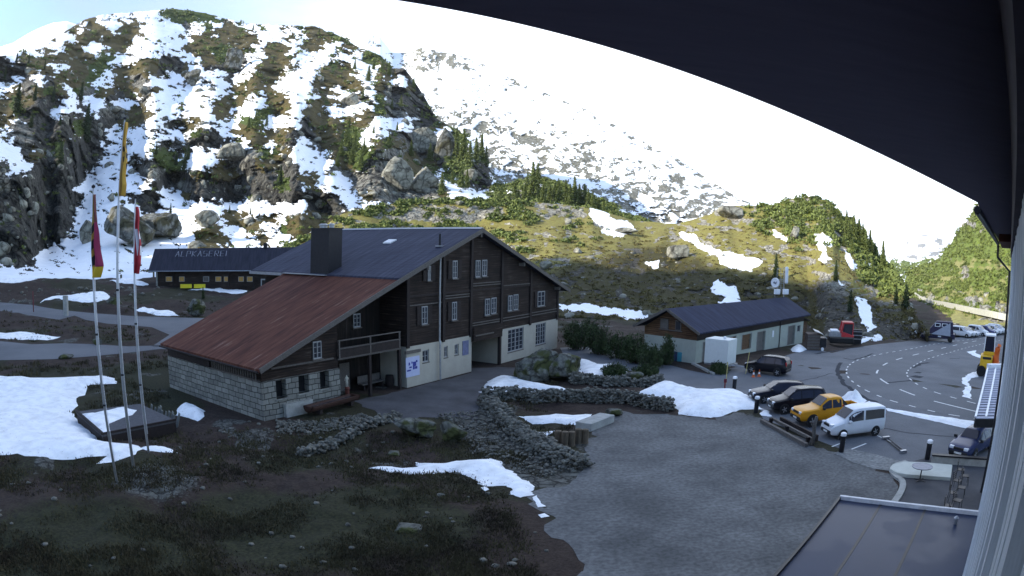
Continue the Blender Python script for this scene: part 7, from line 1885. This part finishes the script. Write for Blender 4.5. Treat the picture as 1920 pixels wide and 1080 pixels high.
# ------------------------------------------------------------------ trees and scrub
m_leaf = mat('pine_needles', (.016, .028, .010), .8, var=0, scale=1.2, col2=(.055, .078, .022))
m_leaf2 = mat('sunny_pine_needles', (.045, .062, .015), .8, var=0, scale=.5, col2=(.16, .19, .045))
m_bark = mat('pine_bark', (.06, .045, .035), .9, var=.3, scale=6)
def conifer(seed, mleaf, nlev=26, dens=9, wid=.2, base=.06):
    rs = np.random.RandomState(seed)
    t = thing('pine_tree', None, None)
    MB().tube([(0, 0, -.03), (.005, 0, .5), (0, 0, .98)], [.022, .013, .003], 6).build('trunk', m_bark, t)
    V = []; F = []; o = 0
    for i in range(nlev):
        z = base + (1 - base) * (i / nlev) ** .95
        R = wid * (1 - z) ** .75 * (.75 + .5 * rs.rand()) * min(1, .55 + z * 3) + .012
        k = max(4, int(dens * (1.15 - z)) + 2); a0 = rs.rand() * 6.28
        for b in range(k):
            a = a0 + 6.28 * b / k + rs.uniform(-.3, .3); r_ = R * rs.uniform(.6, 1.12)
            for s in range(4):
                f = (s + .6) / 4; c = np.array([math.cos(a) * r_ * f, math.sin(a) * r_ * f, z - r_ * f * .28 + rs.uniform(-.008, .008)])
                sz = .028 * (1.25 - .5 * f) * (1.1 - .5 * z) + .006
                for _ in range(2):
                    u = rs.randn(3); u[2] *= .5; u /= np.linalg.norm(u); w = rs.randn(3); w -= u * (w @ u); w /= np.linalg.norm(w)
                    c2 = c + rs.randn(3) * sz * .35
                    V += [c2 - u * sz, c2 + w * sz * .7, c2 + u * sz, c2 - w * sz * .7]; F.append((o, o + 1, o + 2, o + 3)); o += 4
    c = npmesh('crown', np.array(V), np.array(F), [mleaf], False); c.parent = t
    return t
protos = [conifer(1, m_leaf, wid=.20), conifer(2, m_leaf, wid=.16), conifer(3, m_leaf2, wid=.24, nlev=22), conifer(4, m_leaf2, wid=.19)]
used = [False] * 4
def tree(Lr, px, py, hpx, lab, grp, k, wide=1.0):
    p = lpos(Lr, px, py) if Lr else G(px, py)
    if Lr is None: p = p.copy(); p[2] = float(Zb(p[0], p[1]))
    d = math.hypot(p[0], p[1]); h = hpx * d / 1290.
    rs = random.Random(int(px * 7 + py))
    if not used[k]: o = protos[k]; used[k] = True; o.location = tuple(p)
    else: o = copytree(protos[k], p)
    o.scale = (h * wide * rs.uniform(.9, 1.1), h * wide * rs.uniform(.9, 1.1), h); o.rotation_euler = (0, 0, rs.uniform(0, 6.28))
    o['label'] = lab; o['category'] = 'tree'; o['group'] = grp
    return o
g1, l1 = 'pines on the dark left cliff', 'narrow dark pine rooted on the dark left cliff'
for px, py, h in ((30, 215, 62), (65, 190, 34), (98, 192, 36), (152, 190, 40), (160, 266, 76), (113, 316, 52), (58, 240, 36), (113, 236, 24), (8, 150, 26), (84, 130, 18), (30, 118, 22), (52, 122, 24)):
    tree(M, px, py, h, l1 if h < 60 else ('tallest narrow pine in front of the dark left cliff' if h > 70 else 'large dark pine at the left edge of the picture'), g1, 0 if h > 40 else 1)
g2, l2 = 'pines along the broken middle cliffs', 'small pine growing on the broken middle cliffs'
for px, py, h in ((345, 322, 46), (352, 300, 30), (387, 336, 26), (405, 346, 24), (525, 348, 40), (372, 262, 24), (292, 290, 24), (330, 310, 26), (465, 240, 26), (480, 225, 22), (500, 235, 22), (320, 402, 22), (430, 400, 16), (470, 402, 14)):
    tree(M, px, py, h, l2, g2, (int(px) % 2) + (2 if py < 260 else 0))
g3, l3 = 'pines near the right-hand skyline of the mountain', 'pine standing near the right-hand skyline of the mountain'
for px, py, h in ((690, 152, 34), (700, 130, 26), (715, 135, 28), (730, 142, 30), (690, 110, 20), (775, 165, 24), (665, 130, 22), (752, 200, 24), (735, 205, 22), (680, 185, 22), (640, 78, 12), (598, 60, 12), (475, 56, 14), (450, 46, 12)):
    tree(M, px, py, h, l3, g3, (int(px) % 2) + 2)
g4, l4 = 'pines on the crags above the heath hill', 'yellow-green pine on the pale crags above the heath hill'
for px, py, h in ((855, 292, 56), (868, 302, 64), (880, 312, 50), (892, 305, 50), (903, 300, 52), (912, 312, 40), (865, 352, 50), (828, 365, 44), (806, 258, 22), (806, 302, 36), (730, 277, 30), (770, 292, 32), (650, 272, 42), (665, 285, 40), (682, 292, 34), (632, 312, 30), (660, 310, 40), (676, 315, 34), (848, 345, 30), (875, 350, 34), (790, 220, 18), (640, 292, 34), (780, 345, 22), (700, 250, 18), (745, 245, 18), (655, 240, 24)):
    tree(M, px, py, h, l4, g4, (int(px) % 2) + 2)
g5, l5 = 'pines behind the crest of the heath hill', 'pine standing just behind the crest of the heath hill'
for px, py, h in ((938, 382, 32), (965, 384, 48), (972, 384, 30), (985, 376, 34), (1000, 368, 66), (1008, 362, 58), (1018, 382, 42), (1030, 378, 36), (1040, 374, 36), (1048, 380, 46), (1060, 380, 44), (1070, 384, 40), (1078, 386, 56), (1086, 386, 42), (1096, 388, 44), (1104, 390, 36), (1112, 392, 34), (1122, 394, 26), (990, 350, 30), (1132, 400, 24), (955, 384, 22), (1150, 412, 24), (1165, 416, 22), (1180, 420, 20)):
    tree(M, px, py, h, l5, g5, (int(px) % 2) + 2, 1.05)
g6, l6 = 'pines on the right end of the heath hill', 'pine on the green right end of the heath hill'
for px, py, h in ((1578, 430, 32), (1586, 444, 42), (1592, 452, 44), (1602, 450, 48), (1610, 456, 48), (1618, 466, 48), (1624, 476, 44), (1631, 474, 44), (1588, 412, 22), (1641, 490, 36), (1600, 430, 26), (1612, 436, 26), (1560, 400, 20), (1545, 388, 16), (1520, 378, 14), (1500, 380, 12), (1570, 412, 24), (1556, 415, 20), (1625, 500, 30), (1636, 515, 28), (1598, 470, 28), (1582, 462, 24), (1650, 520, 26), (1660, 530, 24), (1420, 392, 14), (1440, 392, 12), (1405, 390, 12)):
    tree(H_, px, py, h, l6, g6, (int(px) % 2) + 2)
tree(H_, 1454, 526, 52, 'slim dark pine directly behind the antenna mast', 'dark pines on the shaded hillside', 1)
tree(H_, 1567, 528, 42, 'dark pointed pine above the red groomer on the shaded hillside', 'dark pines on the shaded hillside', 0)
tree(H_, 1594, 584, 42, 'dark pine beside the shaded cliff snow', 'dark pines on the shaded hillside', 0)
tree(H_, 1656, 502, 52, 'lone tall pine standing against the sky right of the heath hill', 'dark pines on the shaded hillside', 3)
tree(H_, 1698, 578, 46, 'bushy dark pine at the right foot of the hill', 'dark pines on the shaded hillside', 0, 1.3)
tree(H_, 1680, 570, 34, 'smaller dark pine left of the bushy one at the foot of the hill', 'dark pines on the shaded hillside', 0, 1.2)
tree(None, 381, 566, 22, 'single small dark shrub pine before the dairy', 'dark pines near the dairy', 1, 1.3)
for px, py, h in ((1794, 444, 14), (1779, 466, 16), (1812, 430, 14), (1825, 420, 14), (1771, 484, 10), (1850, 380, 18), (1838, 400, 16)):
    tree(C_, px, py, h, 'tiny pine on the skyline of the far right slope', 'pines on the far right slope', 2)
# dark mountain pine thicket between chalet and service building
def pinebush(px, py, hpx, wpx, lab, seed):
    p = G(px, py); d = math.hypot(p[0], p[1]); k = d / 1290; h = hpx * k; w = wpx * k / 2
    rs = np.random.RandomState(seed); t = thing('pine_bush', lab, 'bush', (p[0], p[1], float(Zb(p[0], p[1]))), 0, 'dark pine bushes beside the service building')
    mb = MB(); V = []; F = []; o = 0
    for s in range(int(16 + w * 8)):
        a = rs.rand() * 6.28; rr = w * math.sqrt(rs.rand()); top = np.array([math.cos(a) * rr, math.sin(a) * rr, h * (1 - .55 * (rr / w) ** 2) * rs.uniform(.6, 1)])
        b0 = np.array([math.cos(a) * rr * .4, math.sin(a) * rr * .4, 0]); mb.tube([b0, (b0 + top) / 2 + [math.cos(a) * .1, math.sin(a) * .1, 0], top], [.05, .035, .01], 5)
        for q in range(150):
            f = rs.uniform(.2, 1); c = b0 + (top - b0) * f + rs.randn(3) * .20 * (1.25 - f * .6); sz = rs.uniform(.07, .16)
            u = rs.randn(3); u[2] = abs(u[2]) + .4; u /= np.linalg.norm(u); wv = rs.randn(3); wv -= u * (wv @ u); wv /= np.linalg.norm(wv)
            V += [c - wv * sz * .4, c + u * sz * 1.4, c + wv * sz * .4, c - u * sz * .3]; F.append((o, o + 1, o + 2, o + 3)); o += 4
    mb.build('stems', m_bark, t); c = npmesh('foliage', np.array(V), np.array(F), [m_leaf], False); c.parent = t
for k, (px, py, h, w, lab) in enumerate(((1085, 655, 62, 60, 'dark pine bush nearest the chalet wall'), (1125, 664, 70, 62, 'broad dark pine bush, second from the chalet'), (1160, 672, 60, 56, 'dark pine bush in the middle of the thicket'), (1190, 680, 62, 56, 'dark pine bush right of the middle of the thicket'), (1222, 688, 50, 54, 'low dark pine bush at the right front of the thicket'), (1250, 684, 60, 26, 'slim upright pine at the right end of the thicket'), (1347, 700, 20, 34, 'small dark bush at the foot of the white trailer'), (1105, 640, 48, 40, 'dark pine bush behind the others at the lane'), (1150, 705, 24, 60, 'low dark bush on the bank above the rear stone wall'), (1210, 705, 22, 60, 'low brown-green bush beside the lane'), (950, 455, 0, 0, ''))):
    if h: pinebush(px, py, h, w, lab, k)

def scrub(name, spots, sizes, m, seed, nq=46, flat=.55, qs=.3):
    """ground-hugging pine scrub: many leaf clumps, one mesh"""
    rs = np.random.RandomState(seed); n = len(spots); C = np.repeat(np.array(spots), nq, 0); S = np.repeat(np.array(sizes), nq)[:, None]
    D = rs.randn(n * nq, 3); D /= np.linalg.norm(D, axis=1)[:, None]; D *= rs.uniform(.45, 1.05, (n * nq, 1)); D[:, 2] = np.abs(D[:, 2]) * flat * 1.3
    C = C + D * S
    U_ = rs.randn(n * nq, 3); U_ /= np.linalg.norm(U_, axis=1)[:, None]; W_ = rs.randn(n * nq, 3); W_ -= U_ * (U_ * W_).sum(1, keepdims=True); W_ /= np.linalg.norm(W_, axis=1)[:, None]
    q = qs * S * rs.uniform(.6, 1.2, (n * nq, 1))
    V = np.stack([C - U_ * q, C + W_ * q * .7, C + U_ * q, C - W_ * q * .7], 1).reshape(-1, 3); F = np.arange(len(V)).reshape(-1, 4)
    return tag(npmesh(name, V, F, [m], False), kind='stuff')
def pick(Lr, fn, n, seed, pxr=None):
    rs = np.random.RandomState(seed); h, w = Lr.X.shape; out = []
    while len(out) < n:
        j = rs.randint(0, h, 4000); i = rs.randint(0, w, 4000); pr = fn(Lr.PX[j, i], Lr.PY[j, i], Lr.W[j, i]); ok = rs.rand(4000) < pr
        for a, b in zip(j[ok], i[ok]): out.append((Lr.X[a, b], Lr.Y[a, b], Lr.Z[a, b]))
        if seed > 1e6: break
    return out[:n]
rs = np.random.RandomState(8)
# loose rocks lying all over the mountainside
def rockfield(name, Lr, fn, n, smin, smax, seed, m):
    P = pick(Lr, fn, n, seed); r = np.random.RandomState(seed); V0, F0 = ICO2; Vs, Fs, o = [], [], 0
    shapes = [rockshape(V0, k + 3, .25, 6) for k in range(14)]
    for p in P:
        s = smin + (smax - smin) * r.rand() ** 3; a = r.rand() * 6.28; R = np.array([[math.cos(a), -math.sin(a), 0], [math.sin(a), math.cos(a), 0], [0, 0, 1]])
        Vs.append((shapes[r.randint(14)] * [s, s * r.uniform(.6, 1), s * r.uniform(.45, .9)]) @ R.T + [p[0], p[1], p[2] - s * .35]); Fs.append(np.array(F0) + o); o += len(V0)
    return tag(npmesh(name, np.concatenate(Vs), np.concatenate(Fs), [m], False), kind='stuff')
rockfield('loose_mountain_rocks', M, lambda x, y, W: .35 * W[:, 1] + .16 * W[:, 0] * (y < 380) + .4 * W[:, 3] + .22 * W[:, 4], 950, .6, 4.2, 31, m_rock2)
rockfield('loose_hill_rocks', H_, lambda x, y, W: .1 + .7 * W[:, 3], 420, .3, 1.5, 32, m_rock2)
rockfield('loose_slope_rocks', C_, lambda x, y, W: .05 + .7 * W[:, 3], 200, .8, 3.0, 33, m_rock2)
sp_ = pick(M, lambda x, y, W: W[:, 2] * .9 + W[:, 1] * .22 * (y > 60) + W[:, 4] * .08, 3000, 3)
dd = np.hypot([p[0] for p in sp_], [p[1] for p in sp_]); scrub('dwarf_pine_scrub', sp_, dd / 300 * rs.uniform(.8, 2.2, len(sp_)), m_leaf2, 4, nq=30)
sp_ = pick(H_, lambda x, y, W: W[:, 2] * 1.0, 2200, 5); scrub('hill_scrub', sp_, rs.uniform(.6, 1.7, len(sp_)), m_leaf2, 6, nq=36)
sp_ = pick(H_, lambda x, y, W: W[:, 1] * .35 * (y > 425), 3600, 15); scrub('heath_tufts', sp_, rs.uniform(.25, .8, len(sp_)), mat('heath_bush', (.055, .04, .016), .9, var=0, scale=.3, col2=(.14, .12, .035)), 7, nq=14, flat=.4)
sp_ = pick(C_, lambda x, y, W: W[:, 2] * 1.0, 2200, 9); scrub('slope_scrub', sp_, np.hypot([p[0] for p in sp_], [p[1] for p in sp_]) / 220 * rs.uniform(.6, 1.5, len(sp_)), m_leaf2, 8, nq=30)
sp_ = pick(V_, lambda x, y, W: W[:, 2] * 1.0, 700, 10); scrub('valley_wood', sp_, rs.uniform(3, 7, len(sp_)), m_leaf2, 8, nq=20, flat=1.0)
# grass and heather tufts in the foreground
rs = np.random.RandomState(21); pts = []
while len(pts) < 9000:
    x = rs.uniform(-60, 1090, 3000); y = 545 + 560 * rs.rand(3000) ** .8
    D = rays(x, y); t_ = -CAMH / D[:, 2]; X = D[:, 0] * t_; Y = D[:, 1] * t_; a = bump_amp(X, Y); n = fbm(X / 2.3, Y / 2.3, 3); ok = (a > .35) & (rs.rand(3000) < sstep(.38, .62, n)) & (np.hypot(X, Y) < 120)
    for P in [wpoly(q[2]) for q in SP[:8]]: ok &= ~pip(X, Y, P)
    X, Y = X[ok], Y[ok]; pts += list(zip(X, Y, Zb(X, Y)))
P = np.array(pts[:9000]); d = np.hypot(P[:, 0], P[:, 1]); nb = 9
C = np.repeat(P, nb, 0); dd = np.repeat(d, nb); N = len(C)
C[:, :2] += rs.randn(N, 2) * .22; hgt = rs.uniform(.05, .19, N) * np.clip(dd / 32, .9, 2.0); a = rs.rand(N) * 6.28; wv = np.stack([np.cos(a), np.sin(a), a * 0], 1) * (.014 + dd * .0007)[:, None]
tip = C + np.stack([rs.randn(N) * .35, rs.randn(N) * .35, np.ones(N)], 1) * hgt[:, None]
V = np.stack([C - wv, C + wv, tip], 1).reshape(-1, 3)
tag(npmesh('grass_tufts', V, np.arange(len(V)).reshape(-1, 3), [mat('dry_grass', (.030, .022, .014), .9, var=0, scale=.35, col2=(.075, .068, .030))], False), kind='stuff')
for k in range(4):
    if not used[k]: bpy.data.objects.remove(protos[k])

# ------------------------------------------------------------------ morning haze in the valley
ztop = max(float(l.Z.max()) for l in (M, F_, P_, H_, C_, V_, E_)); ztop = max(ztop, float(R_[..., 2].max())); print('haze top', ztop)
hb_ = MB().box(-7150, 7150, -7150, 7150, min(-40, float(GZ.min()) - 1), ztop + 3); 
hm = bpy.data.materials.new('valley_haze'); hm.use_nodes = True; hn = hm.node_tree; hn.nodes.clear()
ho = hn.nodes.new('ShaderNodeOutputMaterial'); hv_ = hn.nodes.new('ShaderNodeVolumePrincipled'); hv_.inputs['Density'].default_value = 0.00005; hv_.inputs['Color'].default_value = (.92, .95, 1, 1); hv_.inputs['Anisotropy'].default_value = .35
hn.links.new(hv_.outputs[0], ho.inputs['Volume'])
o = hb_.build('haze', hm); tag(o, kind='stuff')
scene.cycles.volume_bounces = 0
print('objects', len(bpy.data.objects))
